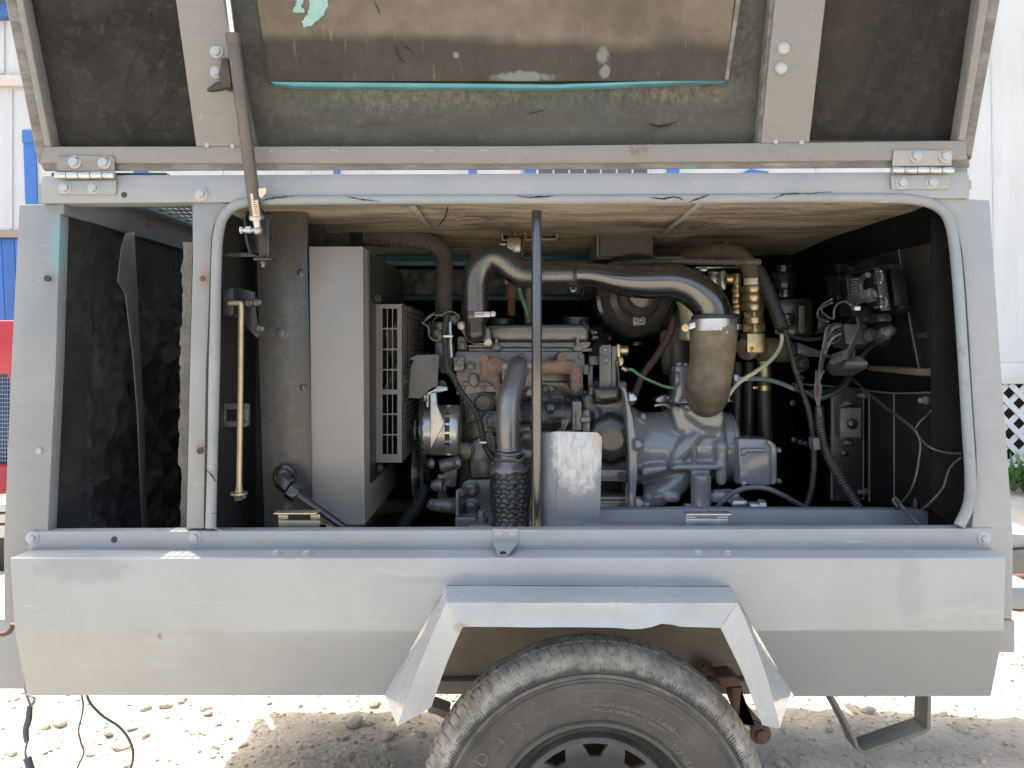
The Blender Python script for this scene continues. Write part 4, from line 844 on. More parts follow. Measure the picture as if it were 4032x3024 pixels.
for x, y in ((748,1500),(885,1782),(1122,1503),(1505,1490),(1637,1760)): fixing(mf, P('E1', x, y, 1.797), .0100, kind='boss', mat=M['rust'], name='boss_bolt')
# exhaust outlet
EX = thing('exhaust_outlet', 'gray dusty exhaust pipe dropping from the manifold into a braided sleeve', 'exhaust pipe', P('E2',1000,1600,1.68))
g = G().pr('E1', [(922,1560),(940,1540),(1205,1538),(1228,1560),(1228,1680),(1200,1830),(1010,1830),(925,1760)], 1.785, .02, .006); part('flange', g, M['iron'], EX)
for x, y in ((962,1578),(1183,1572),(1188,1828)): fixing(EX, P('E1', x, y, 1.785), .0115, kind='stud', mat=M['iron'], name='nut')
g = G(); tb(g, [(1075,20),(1072,85),(1045,190),(1000,330),(982,480),(978,640),(980,780),(985,845)], [88,100,104,108,108,104,100,98], [1.78,1.755,1.735,1.715,1.705,1.70,1.70,1.70], 'E2', 28); part('pipe', g, M['exh'], EX)
g = G(); g.tube([P('E2', 985, y, 1.70) for y in (815, 850, 880, 1000)], [L('E2', v, 1.7) for v in (100, 112, 104, 112)], 28, 4)
for yc, r in ((895,122), (945,130), (965,122)): g.tube([P('E2', 1000+r*1.06*math.cos(t), yc+(12*math.sin(t*5) if yc > 900 else 9*math.sin(3*t)), 1.70+L('E2', r, 1.7)*math.sin(t)) for t in (i*math.pi/14 for i in range(29))], .0035, 8, 2)
part('clamp_ring', g, M['exh'], EX)
g = G(); c = P('E2', 990, 1025, 1.69); b_ = []
for j, (r, dz) in enumerate(((118, .016), (135, .008), (182, -.002), (186, -.005), (168, -.012))):
    b_.append([c+Vector((math.cos(t)*L('E2', r, 1.69), math.sin(t)*L('E2', r, 1.69), dz+.0035*math.sin(t*5+1)*(j > 1))) for t in (2*math.pi*i/48 for i in range(48))])
g.rings(b_, 48, False); part('skirt', g, M['exh'], EX)
# braid: two families of interleaved flat strands
bc0 = P('E2', 1008, 1050, 1.69); bz0, bz1 = bc0.z, P('E2', 1008, 1640, 1.69).z
def brad(t): return L('E2', 172+20*math.sin(math.pi*min(1, t*1.5+.05)), 1.69)
NB, TN = 14, .46; g = G()
for fam in (1, -1):
    for k in range(NB):
        b = bmesh.new(); rows = []
        for i in range(61):
            t = i/60; th = 2*math.pi*k/NB+fam*2*math.pi*t*TN; z = bz0+(bz1-bz0)*t; r = brad(t)+fam*.0019*math.cos(2*math.pi*TN*NB*t)
            rows.append([b.verts.new((bc0.x+(r+e)*math.cos(th+w_), bc0.y+(r+e)*math.sin(th+w_), z)) for w_, e in ((-.185, -.0008), (-.07, .0003), (.07, .0003), (.185, -.0008))])
        for i in range(60):
            for j in range(3): b.faces.new((rows[i][j], rows[i][j+1], rows[i+1][j+1], rows[i+1][j]))
        bmesh.ops.recalc_face_normals(b, faces=b.faces); bmesh.ops.solidify(b, geom=b.faces[:], thickness=-.0010); g.add(b)
part('braided_sleeve', g, plain('dark_braid', (.07,.07,.072), (.03,.03,.031), .3, .5, scale=90, dust=.25), EX, kind='stuff', sharp=50)
g = G(); g.tube([(bc0.x, bc0.y, bz0+(bz1-bz0)*i/8) for i in range(9)], [brad(i/8)-.002 for i in range(9)], 24, 2); part('sleeve_core', g, M['rubber'], EX)
# alternator
AL = thing('alternator', 'silver-gray alternator with slotted casing at the left end of the engine', 'alternator', P('E2',330,920,1.80))
ac = P('E2', 320, 660, 1.84); R_ = L('E2', 248, 1.82); X = lambda v: P('E2', v, 660, 1.80).x-ac.x
g = G(); g.lathe(ac, (1,0,0), [(R_*.45,X(130)),(R_*.86,X(140)),(R_*.96,X(165)),(R_,X(225)),(R_,X(372)),(R_*.99,X(378)),(R_*.88,X(384))], 40)
g.lathe(ac, (1,0,0), [(R_*.88,X(418)),(R_*1.0,X(424)),(R_,X(480)),(R_*.95,X(505)),(R_*.75,X(515)),(R_*.2,X(520))], 40); part('casing', g, M['alu'], AL)
g = G(); g.lathe(ac, (1,0,0), [(R_*.84,X(380)),(R_*.84,X(422))], 40); part('stator', g, M['rubber'], AL)
for k in range(18):
    t = 2*math.pi*k/18; d = Vector((0, math.cos(t), math.sin(t))); e = Vector((0,-math.sin(t),math.cos(t))); g = G().obox(ac+Vector((X(401),0,0))+d*R_*.9, (L('E2',21,1.8),0,0), e*.0026, d*R_*.08); part('vent_rib', g, M['alu'], AL)
g = G(); 
for k in range(16):
    t = 2*math.pi*k/16; d = Vector((0, math.cos(t), math.sin(t))); e = Vector((0,-math.sin(t),math.cos(t))); g.obox(ac+Vector((X(160),0,0))+d*R_*.955, (.0028,0,0), e*.004, d*.0015)
part('vent_slot', g, M['rubber'], AL)
g = G(); g.lathe(ac, (1,0,0), [(R_*.2,X(60)),(R_*.42,X(66)),(R_*.43,X(80)),(R_*.33,X(95)),(R_*.43,X(112)),(R_*.43,X(128)),(R_*.2,X(136))], 32); part('pulley', g, M['iron'], AL)
g = G().pr('E2', [(228,300),(290,296),(300,420),(365,570),(365,600),(232,860),(228,600)], 1.775, .03, .004); g.pr('E2', [(200,590-320),(260,230),(400,240),(400,280),(300,300),(222,320),(222,430),(195,455),(190,330)], 1.80, .02, .004); part('bracket_arm', g, M['alu'], AL)
fixing(AL, P('E2',190,345,1.80), .0085, (-1,-.4,0), 'hex', M['alu'])
BT = G(); 
bl = [P('E2',170,170,1.93), P('E2',130,260,1.90), P('E2',112,560,1.85), P('E2',105,680,1.84), P('E2',130,900,1.86), P('E2',190,1150,1.92)]
BT.strap(bl, (.010,0,0) if 0 else (L('E2',60,1.85),.004,0), .006, .001); part('drive_belt', BT, M['rubber'], EN)
g = G(); g.lathe(P('E2',120,1050,2.0), (1,0,0), [(.02,-.01),(.075,-.01),(.07,.005),(.075,.02),(.03,.02)], 40); g.lathe(P('E2',150,120,2.02), (1,0,0), [(.02,-.01),(.062,-.01),(.058,.005),(.062,.02),(.03,.02)], 40); part('crank_pulley', g, M['engine'], EN)
# low accessories at the left
g = G(); g.pr('E2', [(290,1090),(350,1090),(365,1010),(440,1000),(500,960),(480,1220),(395,1225),(395,1360),(300,1340)], 1.86, .07, .008); g.pr('E2', [(300,1350),(400,1340),(480,1370),(500,1440),(460,1480),(330,1470)], 1.84, .1, .012); g.rc('E2', 480, 890, 510, 1000, 1.85, .05, .005)
g.cyl(P('E2',325,1010,1.84), P('E2',480,970,1.84), .016, n=20, bevel=.003); g.cyl(P('E2',270,1195,1.83), P('E2',350,1190,1.83), .0145, n=18, bevel=.002); g.cyl(P('E2',235,1380,1.83), P('E2',480,1395,1.84), .014, .02, n=18, bevel=.002); part('feed_pump', g, M['iron'], EN)
for x, y, r in ((488,975,.011),(240,982,.009),(268,1195,.0085),(240,1380,.0095)): fixing(EN, P('E2', x, y, 1.825), r, (-.8,-.7,0), 'hex', M['alu'])
g = G(); g.lathe(P('E2',560,870,1.85), (0,-1,0), [(.022,-.03),(.022,0),(.017,.004),(.005,.005)], 24); g.rc('E2', 400, 1010, 440, 1060, 1.835, .01); part('plug', g, M['engine'], EN)
fixing(EN, P('E2', 838, 575, 1.85), .018, (.3,-1,.1), 'hex', M['iron'])
g = G().pr('E2', [(620,1145),(815,1135),(1240,1135),(1240,1500),(545,1505),(560,1220)], 1.83, .012, .003); g.rc('E2', 470, 1505, 1240, 1620, 1.76, .12, .004); g.slab([P('E2',480,1250,1.77), P('E2',545,1262,1.82), P('E2',525,1560,1.82), P('E2',475,1620,1.77)], (.006,0,0), .001); g.rc('E2', 600, 1578, 830, 1620, 1.70, .05, .003); part('engine_foot', g, M['engine'], EN)
for x, y in ((625,1230),(625,1407)): fixing(EN, P('E2', x, y, 1.828), .016, kind='hex', mat=M['engine'])
fixing(EN, P('E2', 727, 1565, 1.745), .0155, (0,0,1), 'stud', M['engine'], name='stud'); fixing(EN, P('E2', 525, 1258, 1.79), .008, (.3,-.6,1), 'hex', M['alu'])
# starter motor
SM = thing('starter_motor', 'black cylindrical starter motor behind the upright rod', 'starter motor', P('E2',1350,670,1.83))
s0 = P('E2', 1090, 525, 1.84); r = L('E2', 146, 1.82); g = G(); le = P('E2', 1600, 525, 1.84).x-s0.x
g.lathe(s0, (1,0,0), [(r*.5,-.002),(r*.95,0),(r,.004),(r,le*.8),(r*1.02,le*.803),(r*1.02,le*.83),(r*.98,le*.84),(r*.96,le*.99),(r*.8,le)], 40); part('body', g, M['iron'], SM)
g = G().rc('E2', 1605, 378, 1700, 668, 1.79, .09, .006); g.pr('E2', [(1690,470),(1780,450),(1790,700),(1700,690)], 1.80, .09, .01); g.cyl(P('E2',1690,560,1.79), P('E2',1775,560,1.79), .008, n=14); part('nose', g, M['engine'], SM)
g = G(); s1 = P('E2', 1090, 665, 1.80); g.cyl(s1, P('E2', 1200, 660, 1.80), .014, n=18, bevel=.002); g.cyl(P('E2',1120,730,1.79), P('E2',1205,730,1.79), .017, n=20, bevel=.003); g.cyl(P('E2',1110,880,1.79), P('E2',1205,900,1.79), .012, n=16); part('solenoid', g, M['engine'], SM)
g = G().pr('E2', [(1500,560),(1580,560),(1540,650),(1530,670),(1460,668),(1500,630)], 1.775, .004, .001); part('lead_strap', g, M['iron'], SM)
fixing(SM, P('E2', 1392, 450, 1.772), .0115, kind='dome', mat=M['iron'], name='plug')
for k in range(6): g = G(); c = P('E2', 1180+8*(k % 2), 880+44*k, 1.80); g.lathe(c, (1,0,0), [(.006,-.008),(.013,-.006),(.013,.002),(.008,.006),(.008,.014)], 18); part('terminal', g, M['conduit'], SM)
# bell housing
g = G(); Yb = 1.80
g.pr('E2', [(1690,340),(1740,310),(1810,320),(1812,255),(2075,240),(2140,300),(2160,500),(2155,1040),(2155,1170),(1700,1165),(1700,980)], 1.83, .30, .012)
g.pr('E2', [(1815,258),(2070,245),(2075,370),(1830,400)], 1.80, .1, .008)
g.lathe(P('E2', 1950, 720, 1.86), (0,-1,0), [(L('E2',290,1.8),-.05),(L('E2',262,1.8),.02),(L('E2',215,1.8),.062),(L('E2',120,1.8),.07),(.005,.07)], 8)
g.pr('E2', [(1790,450),(1880,430),(1900,600),(1890,900),(1800,900)], 1.82, .08, .015)
bh = cast(part('bell_housing', g, M['iron'], EN), .005, 4)
g = G().rc('E2', 1700, 1045, 2135, 1160, 1.79, .1, .004); g.rc('E2', 1700, 1305, 2135, 1345, 1.80, .1, .004); g.rc('E2', 1700, 1345, 2140, 1420, 1.80, .02, .003); g.rc('E2', 2120, 1160, 2150, 1420, 1.80, .1, .003); part('rear_mount', g, M['engine'], EN)
g = G(); 
for q in ((2080,1103,1.7895), (2085,1400,1.7995)): c = P('E2', *q); g.cyl(c, c+Vector((0,.003,0)), .0105, n=20)
part('mount_hole', g, M['rubber'], EN)
# bracket with the brass shut-off on the right of the head
g = G().pr('E1', [(1870,1395),(1890,1375),(1980,1370),(1985,1860),(1870,1860)], 1.84, .006, .001); g.rc('E1', 1985, 1385, 2035, 1855, 1.845, .05, .002); g.pr('E1', [(1740,1862),(2040,1862),(2052,1840),(2052,1650),(2030,1530),(2044,1530),(2062,1650),(2062,1850),(2045,1878),(1740,1880)], 1.83, .05, .001); g.rc('E1', 1750, 1890, 1990, 1915, 1.84, .06); g.rc('E1', 1770, 1480, 1870, 1570, 1.87, .05, .004); g.rc('E1', 1690, 1560, 1775, 1830, 1.88, .05, .004); bkt = part('side_bracket', g, M['shroud'], EN)
for x, y in ((1920,1418),(1935,1518)): fixing(bkt, P('E1', x, y, 1.84), .0105, kind='boss', mat=M['iron'], name='boss_bolt')
for x, y in ((1790,1850),(1950,1850)): fixing(bkt, P('E1', x, y, 1.835), .0085, (0,0,1), 'stud', M['engine'])
SV = thing('shutoff_valve', 'small dull brass valve on the right side of the engine head', 'valve', P('E1',2090,1620,1.86))
g = G(); g.rc('E1', 2035, 1360, 2075, 1500, 1.85, .04, .006); g.cyl(P('E1',2060,1425,1.87), P('E1',2145,1425,1.87), L('E1',50,1.87), n=24, bevel=.003); g.pr('E1', [(2040,1480),(2110,1490),(2110,1540),(2080,1600),(2045,1560)], 1.86, .03, .006); part('body', g, M['brass'], SV)
g = G(); g.cyl(P('E1',2080,1595,1.86), P('E1',2135,1620,1.86), L('E1',26,1.86), n=6, bevel=.001); part('nut', g, M['brass'], SV)
# speckled heat shield plate beside the fan guard
solo('heat_shield', G().pr('E1', [(30,1500),(100,1470),(300,1463),(318,1475),(300,1790),(130,1890),(20,1885),(40,1600),(70,1520),(40,1515)], 1.80, .003, .001), plain('speckled_plate', (.11,.105,.095), (.075,.072,.066), .6, scale=240), 'dark speckled shield plate hanging beside the fan guard', 'shield plate')

# ------------------------------------------------------------------ pipes and hoses above the engine
IP = thing('intake_pipe', 'black gooseneck intake pipe arching over the valve cover', 'pipe', P('E1',665,1110,1.80))
g = G(); Yq = 1.80
tb(g, [(665,1120),(663,1000),(662,860),(668,740),(705,620),(780,540),(860,525),(950,565),(1040,640),(1130,685),(1250,695),(1450,695),(1690,693)], 131, Yq, 'E1', 32); part('gooseneck', g, plain('satin_pipe', (.018,.017,.016), (.014,.0135,.013), .27, dust=.6, dustc=(.042,.036,.030), scale=10, spec=1, coat=.6, coatr=.26), IP)
g = G(); g.cyl(P('E1',665,1048,Yq), P('E1',665,1112,Yq), L('E1',135,Yq), n=36, bevel=.001); g.cyl(P('E1',665,1112,Yq), P('E1',665,1150,Yq), L('E1',128,Yq), n=36); part('hose_cuff', g, M['blackgloss'], IP)
g = G(); g.rc('E1', 660, 1050, 812, 1102, Yq-L('E1',137,Yq), .006, .001); g.cyl(P('E1',840,1072,Yq-.03), P('E1',838,1074,Yq+.01), L('E1',27,Yq), n=18, bevel=.001); part('clamp_screw', g, M['alu'], IP)
g = G()
for k in range(10): x = 668+k*9; g.rc('E1', x, 1060, x+4, 1092, Yq-L('E1',139,Yq), .003, 0)
part('band_thread', g, M['rubber'], IP)
g = G(); g.lathe(P('E1',1600,693,Yq), (1,0,0), [(L('E1',131,Yq),0),(L('E1',138,Yq),.001),(L('E1',138,Yq),L('E1',62,Yq)),(L('E1',142,Yq),L('E1',66,Yq)),(L('E1',142,Yq),L('E1',88,Yq)),(L('E1',100,Yq),L('E1',92,Yq))], 36); part('end_clamp', g, plain('satin_pipe_end', (.045,.042,.04), None, .3, dust=.6, dustc=(.085,.075,.062)), IP)
g = G(); g.tube([P('E1',1590,815,Yq-.02), P('E1',1600,850,Yq-.025), P('E1',1630,845,Yq-.025), P('E1',1640,815,Yq-.02)], .0025, 8); part('clamp_hook', g, M['steel'], IP)
CP = thing('charge_pipe', 'glossy black moulded pipe curving down to the brown rubber boot', 'pipe', P('E3',1250,1100,1.74))
g = G(); tb(g, [(-80,688),(60,692),(180,712),(320,738),(430,752),(560,760),(700,757),(840,757),(970,790),(1080,850),(1170,930),(1225,1010),(1246,1100),(1248,1150)], [105,110,118,138,150,160,165,167,170,172,174,174,174,174], 1.76, 'E3', 36); part('pipe', g, plain('gloss_pipe', (.011,.011,.011), (.009,.009,.009), .2, dust=.7, dustc=(.04,.034,.028), scale=8, spec=1, coat=.8, coatr=.17), CP)
g = G(); q = [(-60,655,1.73),(80,650,1.725),(250,680,1.715),(450,705,1.708),(700,712,1.706),(900,712,1.706),(1040,740,1.703),(1160,830,1.702),(1250,940,1.70),(1300,1080,1.70)]
g.tube([P('E3', x, y, 1.76-L('E3', 168, 1.76)*.93+abs(.0)) for x, y, Y in q], .0016, 6); part('mould_seam', g, M['blackgloss'], CP)
RB = thing('rubber_boot', 'worn brown rubber boot with metal band on the compressor inlet', 'hose', P('E3',1240,1659,1.73))
Ym = 1.74
g = G(); g.lathe(P('E3',1250,1135,Ym), (0,0,1), [(L('E3',210,Ym),-.004),(L('E3',212,Ym),.004),(L('E3',205,Ym),.0105),(L('E3',182,Ym),.0125),(L('E3',172,Ym),.0115)], 40); part('cuff', g, M['rubber'], RB)
g = G(); tb(g, [(1250,1130),(1250,1250),(1245,1400),(1232,1560),(1212,1700),(1206,1780),(1196,1850),(1180,1890)], [208,218,212,205,202,200,196,188], [Ym,Ym,Ym,Ym,Ym,Ym+.01,Ym+.03,Ym+.07], 'E3', 36); bt = part('sleeve', g, M['boot'], RB)
g = G(); g.ball(P('E3',1203,1775,Ym), L('E3',199,Ym), (1,1.0,1), 28); part('sleeve_elbow', g, M['boot'], RB)
g = G(); g.lathe(P('E3',1245,1185,Ym), (0,.04,1), [(L('E3',213,Ym),-.0135),(L('E3',223,Ym),-.0135),(L('E3',223,Ym),.0125),(L('E3',213,Ym),.0125)], 44); bd = part('band', g, M['steel'], RB)
g = G(); g.pr('E3', [(1015,1165),(1085,1145),(1090,1200),(1020,1225)], Ym-.025, .02, .002); part('band_housing', g, M['steel'], RB); fixing(RB, P('E3', 984, 1207, Ym-.03), .0085, (-.3,-1,0), 'cap', M['brass'], name='screw')
g = G(); c = P('E3',1150,1790,Ym+.04); g.lathe(c, (.55,-.85,.1), [(L('E3',190,Ym),0),(L('E3',200,Ym),.003),(L('E3',200,Ym),.01),(L('E3',190,Ym),.013)], 36); part('rim_band', g, M['wrap'], RB)
g = G()
for q_ in ([(1290,1215),(1335,1205),(1352,1222),(1340,1240),(1310,1262)], [(1268,1300),(1310,1292),(1318,1312),(1285,1320)], [(1372,1240),(1398,1236),(1392,1262),(1376,1258)]): g.pr('E3', q_, 1.6895, .003, 0)
part('peeling_flake', g, plain('dry_flake', (.36,.30,.22), (.27,.22,.16), .85), RB, kind='stuff')
UH = thing('coolant_hose', 'thick brown braided hose bending down behind the fan guard', 'hose', P('E1',360,1060,2.0))
g = G(); tb(g, [(-980,322),(-500,330),(-130,336),(60,345),(220,375),(330,450),(365,560),(366,700),(364,850),(360,1100)], [92,96,96,98,98,96,93,92,92,94], 2.0, 'E1', 28)
n = N('braided_hose'); wv = n.nd('ShaderNodeTexWave', wave_type='BANDS', bands_direction='DIAGONAL'); wv.inputs['Scale'].default_value = 62; wv.inputs['Distortion'].default_value = 1.5; n.lk(n.pos, wv.inputs['Vector'])
c = n.mix(n.ramp(n.noise(20, 6, .7), .35, .7), (.07,.062,.055), (.115,.102,.09)); c = n.mix(n.ma('MULTIPLY', wv.outputs['Fac'], .3), c, (.05,.045,.04))
hm = n.out(c, .7, 0, n.bump(n.noise(150, 3, .6), .3, .002, n.bump(wv.outputs['Fac'], .6, .003)), .3); part('hose', g, hm, UH)
g = G(); a = P('R7',1440,450,2.0); g.cyl(a, P('R7',1562,450,2.0), L('R7',103,2.0), n=32, bevel=.002); part('hose_sleeve', g, M['foam'], UH)
solo('lower_hose', G().tube([P('R8',2150,1180,1.95), P('R8',2080,1380,1.95), P('R8',1950,1560,1.95), P('R8',1900,1700,1.95)], .017, 18), M['rubber'], 'dark hose low between the fan guard and engine', 'hose')
# heap of plugs, sensor leads and ribbed harness at the left of the head
HA = thing('engine_harness', 'ribbed black wiring harness running down the left side of the engine', 'wiring', P('E2',850,940,1.78))
g = G(); tb(g, [(395,1080),(378,1130),(368,1230),(375,1350),(385,1480),(405,1620)], 29, 1.80, 'E1'); 
HP = [P('E1', x, y, q) for x, y, q in ((395,1090,1.80),(375,1200,1.79),(378,1380,1.785),(400,1600,1.78))]+[P('E2', x, y, q) for x, y, q in ((445,130,1.775),(530,290,1.77),(640,430,1.765),(705,560,1.76),(735,690,1.75),(765,820,1.745),(850,945,1.73))]
g = G().tube(HP, L('E1',29,1.78), 12, 8, corr=(.0042, .0011)); part('conduit', g, M['conduit'], HA)
g = G(); g.rc('E1', 355, 1275, 450, 1300, 1.75, .03, .002); g.rc('E2', 705, 770, 780, 795, 1.725, .03, .002); g.pr('E1', [(405,1150),(420,1140),(435,1155),(440,1350),(445,1490),(425,1500),(415,1400),(405,1260)], 1.80, .004, .001); part('tie_strap', g, M['alu'], HA)
for i, pts in enumerate(([(250,1080),(340,1082),(400,1050),(470,1060),(520,1120)], [(150,1150),(210,1200),(220,1280),(260,1325),(320,1330),(360,1300)], [(230,1150),(220,1200),(235,1260)], [(250,1150),(300,1100),(380,1090)], [(320,1240),(345,1260),(365,1300)])):
    g = G(); tb(g, pts, 7 if i else 8, 1.82, 'E1', 6); part('lead', g, M['graywire'] if i in (0, 1) else M['wire'], HA)
g = G(); g.obox(P('E1',218,1105,1.81), P('E1',255,1080,1.81)-P('E1',218,1105,1.81), (0,.008,0), (.004,0,.006), .001); g.obox(P('E1',292,1185,1.81), P('E1',328,1225,1.81)-P('E1',292,1185,1.81), (0,.008,0), (.005,0,-.005), .001); part('connector', g, M['shroud'], HA)
for pts in ([(770,745),(800,725),(840,725),(870,740)], [(780,770),(830,750),(870,765)], [(790,790),(820,850),(870,900)], [(775,760),(785,700),(815,660),(770,640)]):
    g = G(); tb(g, pts, 7, 1.74, 'E2', 6); part('lead', g, M['wire'], HA)
TH = thing('thermostat_housing', 'dark housing crowded with leads under the braided hose', 'housing', P('E1',330,1650,1.90))
g = G(); g.cyl(P('E1',340,1150,1.93), P('E1',340,1330,1.93), .028, n=24, bevel=.004); g.pr('E1', [(265,1310),(460,1340),(480,1460),(440,1659),(320,1659),(270,1500)], 1.92, .08, .012); g.cyl(P('E1',455,1120,1.92), P('E1',520,1130,1.92), .016, n=16, bevel=.003); g.rc('E1', 490, 1290, 590, 1430, 1.89, .06, .006); g.rc('E1', 505, 1340, 570, 1420, 1.875, .03, .006); part('body', g, M['engine'], TH)
for x, y in ((455,1120),(325,1185),(300,1255)): fixing(TH, P('E1', x, y, 1.895), .0085, kind='boss', mat=M['iron'], name='boss_bolt')
# air filter
AF = thing('air_filter', 'round black air filter canister behind the curved pipe', 'air filter', (.32, 2.1, ZC+.0))
fx, fz = .3216, ZC+.124
g = G(); g.lathe((fx,0,fz), (0,1,0), [(.095,1.975),(.104,1.98),(.1135,2.0),(.1165,2.03),(.1165,2.05),(.113,2.055),(.1165,2.06),(.1175,2.09),(.119,2.10),(.119,2.12),(.116,2.125),(.114,2.5)], 56, False); part('canister', g, M['blackgloss'], AF)
g = G(); g.lathe((fx,0,fz), (0,1,0), [(.012,1.90),(.032,1.90),(.0345,1.897),(.037,1.90),(.037,1.915),(.049,1.925),(.052,1.92),(.055,1.925),(.058,1.945),(.073,1.955),(.078,1.95),(.084,1.956),(.0875,1.968),(.095,1.975),(.097,1.98)], 56); part('end_cap', g, plain('filter_cap', (.06,.056,.052), (.042,.04,.038), .25, .15, dust=.2, scale=14), AF)
g = G(); g.lathe((fx,0,fz), (0,1,0), [(.001,1.895),(.020,1.896),(.030,1.899)], 40, False); part('gauge_glass', g, plain('smoked_glass', (.09,.075,.055), (.05,.045,.04), .18), AF)
g = G().rc('E3', 470, 1035, 590, 1190, 1.925, .004, .002); pl = part('service_plate', g, M['black'], AF)
g = G(); Yp = 1.9245
for x, y, w_, h_ in ((476,1115,48,38),(560,1105,32,45)):
    for a_ in ((x,y,x+w_,y+3),(x,y+h_-3,x+w_,y+h_),(x,y,x+3,y+h_),(x+w_-3,y,x+w_,y+h_)): g.rc('E3', *a_, Yp, .0008, 0)
g.pr('E3', [(536,1132),(545,1122),(553,1132),(545,1143)], Yp, .0008, 0); g.rc('E3', 480, 1165, 590, 1169, Yp, .0008, 0); g.rc('E3', 488, 1045, 525, 1049, Yp, .0008, 0); g.tube([P('E3',545,1042,Yp), P('E3',578,1042,Yp), P('E3',568,1060,Yp), P('E3',555,1058,Yp), P('E3',545,1042,Yp)], .0007, 5); part('printed_symbol', g, M['alu'], pl)
for a_ in (2.2, 3.0, 3.7, -2.4): d = Vector((math.sin(a_), 0, math.cos(a_))); g = G().obox(Vector((fx,2.09,fz))+d*.121, d*.006, (0,.02,0), Vector((d.z,0,-d.x))*.012, .002); part('clip', g, M['black'], AF)
g = G(); g.strap([(fx+.125*math.sin(t), 2.15, fz+.125*math.cos(t)) for t in (i*.2-1.5 for i in range(16))], (0,.06,0), .004); g.box((fx-.10,2.15,fz+.11), (fx+.12,2.21,fz+.135), .004); part('mount_band', g, M['wrap'], AF)
g = G(); g.tube([P('E1',1800,1250,2.10), P('E1',1850,1330,2.08), P('E1',1870,1450,2.0)], .03, 20); solo('filter_outlet', g, M['rubber'], 'short black outlet hose under the round air filter', 'hose')
# box hung from the roof
HB = thing('hanging_box', 'dull brown-gray box hung from the roof lining above the filter', 'box', P('E3',400,515,2.0))
part('case', G().rc('E3', 148, 272, 668, 514, 2.0, .2, .003), plain('muffler_paint', (.075,.066,.06), (.06,.054,.049), .6, scale=20), HB); part('end_plate', G().rc('E3', 120, 280, 146, 520, 1.99, .2, .003), M['shroud'], HB)
part('hanger_tab', G().rc('E3', 218, 277, 232, 294, 1.996, .003, 0).rc('E3', 582, 268, 602, 288, 1.996, .003, 0), M['zinc'], HB)
part('lower_flange', G().rc('E3', 130, 515, 980, 535, 2.03, .1, .002), M['shroud'], HB)
solo('roof_conduit', G().tube([P('E3',250,600,1.86), P('E3',400,588,1.83), P('E3',600,575,1.79), P('E3',900,566,1.77), P('E3',1250,568,1.76), P('E3',1640,572,1.76), P('E3',1700,572,1.76)], L('E3',30,1.77), 14, 8, corr=(.0045,.0011)).cyl(P('E3',1560,572,1.76), P('E3',1712,572,1.76), L('E3',33,1.76), n=18, bevel=.004), plain('gray_conduit', (.06,.058,.055), (.045,.043,.041), .45, dust=.5), 'gray ribbed conduit lying along the top of the curved pipe', 'conduit')
OV = thing('oil_valve', 'corroded valve block with copper fittings hanging under the roof hatch', 'valve', P('E1',1050,560,1.97))
g = G().pr('E1', [(895,195),(1480,180),(1450,345),(930,362)], 2.06, .01, .001); part('hatch_recess', g, M['rubber'], OV)
for pts in ([(895,195),(910,192),(945,362),(930,365)], [(1470,182),(1488,180),(1462,350),(1448,348)], [(930,352),(1450,338),(1450,350),(930,366)]): part('recess_edge', G().pr('E1', pts, 1.99, .05, .001), M['ceil'], OV)
part('valve_body', G().rc('E1', 970, 325, 1110, 480, 1.96, .06, .006).rc('E1', 900, 380, 975, 410, 1.97, .03, .004), M['alu'], OV)
g = G(); g.cyl(P('E1',1050,215,1.97), P('E1',1050,260,1.97), L('E1',16,1.97), n=12); g.cyl(P('E1',1045,255,1.97), P('E1',1045,290,1.97), L('E1',28,1.97), n=6); g.cyl(P('E1',1045,290,1.97), P('E1',1045,320,1.97), L('E1',14,1.97), n=12); tb(g, [(1060,270),(1130,275),(1150,330),(1130,400),(1120,480),(1115,560)], 17, 1.965, 'E1', 10); g.cyl(P('E1',1140,270,1.965), P('E1',1140,310,1.965), L('E1',24,1.965), n=6); g.cyl(P('E1',1115,465,1.965), P('E1',1115,495,1.965), L('E1',24,1.965), n=6); part('copper_fitting', g, plain('tarnished_copper', (.22,.12,.06), (.13,.075,.045), .5, .5), OV)
solo('dipstick_tube', G().cyl(P('E1',1015,780,2.05), P('E1',1015,1090,2.05), .011, n=14).cyl(P('E1',1018,790,2.05), P('E1',1018,920,2.05), .017, n=16, bevel=.003), M['rustbolt'], 'rusty dipstick tube between the gooseneck pipe and rod', 'tube')
solo('green_line', G().tube([P('E1',1090,820,2.0), P('E1',1110,900,2.0), P('E1',1150,1000,2.0), P('E1',1175,1100,2.0)], .0065, 10), M['green'], 'short green line just left of the upright rod', 'tube')
solo('inner_post', G().cyl(P('E1',1180,820,2.1), P('E1',1180,1170,2.1), .012, n=14), M['engine'], 'dark stay partly behind the upright rod', 'rod')
solo('cross_duct', G().cyl(P('R7',1925,900,2.25), P('E1',1750,840,2.25), .001, n=8) if 0 else G().pr('E1', [(930,690),(1200,700),(1200,790),(960,800)], 2.2, .01, .002), M['engine'], 'dark panel patch seen under the gooseneck pipe', 'panel')

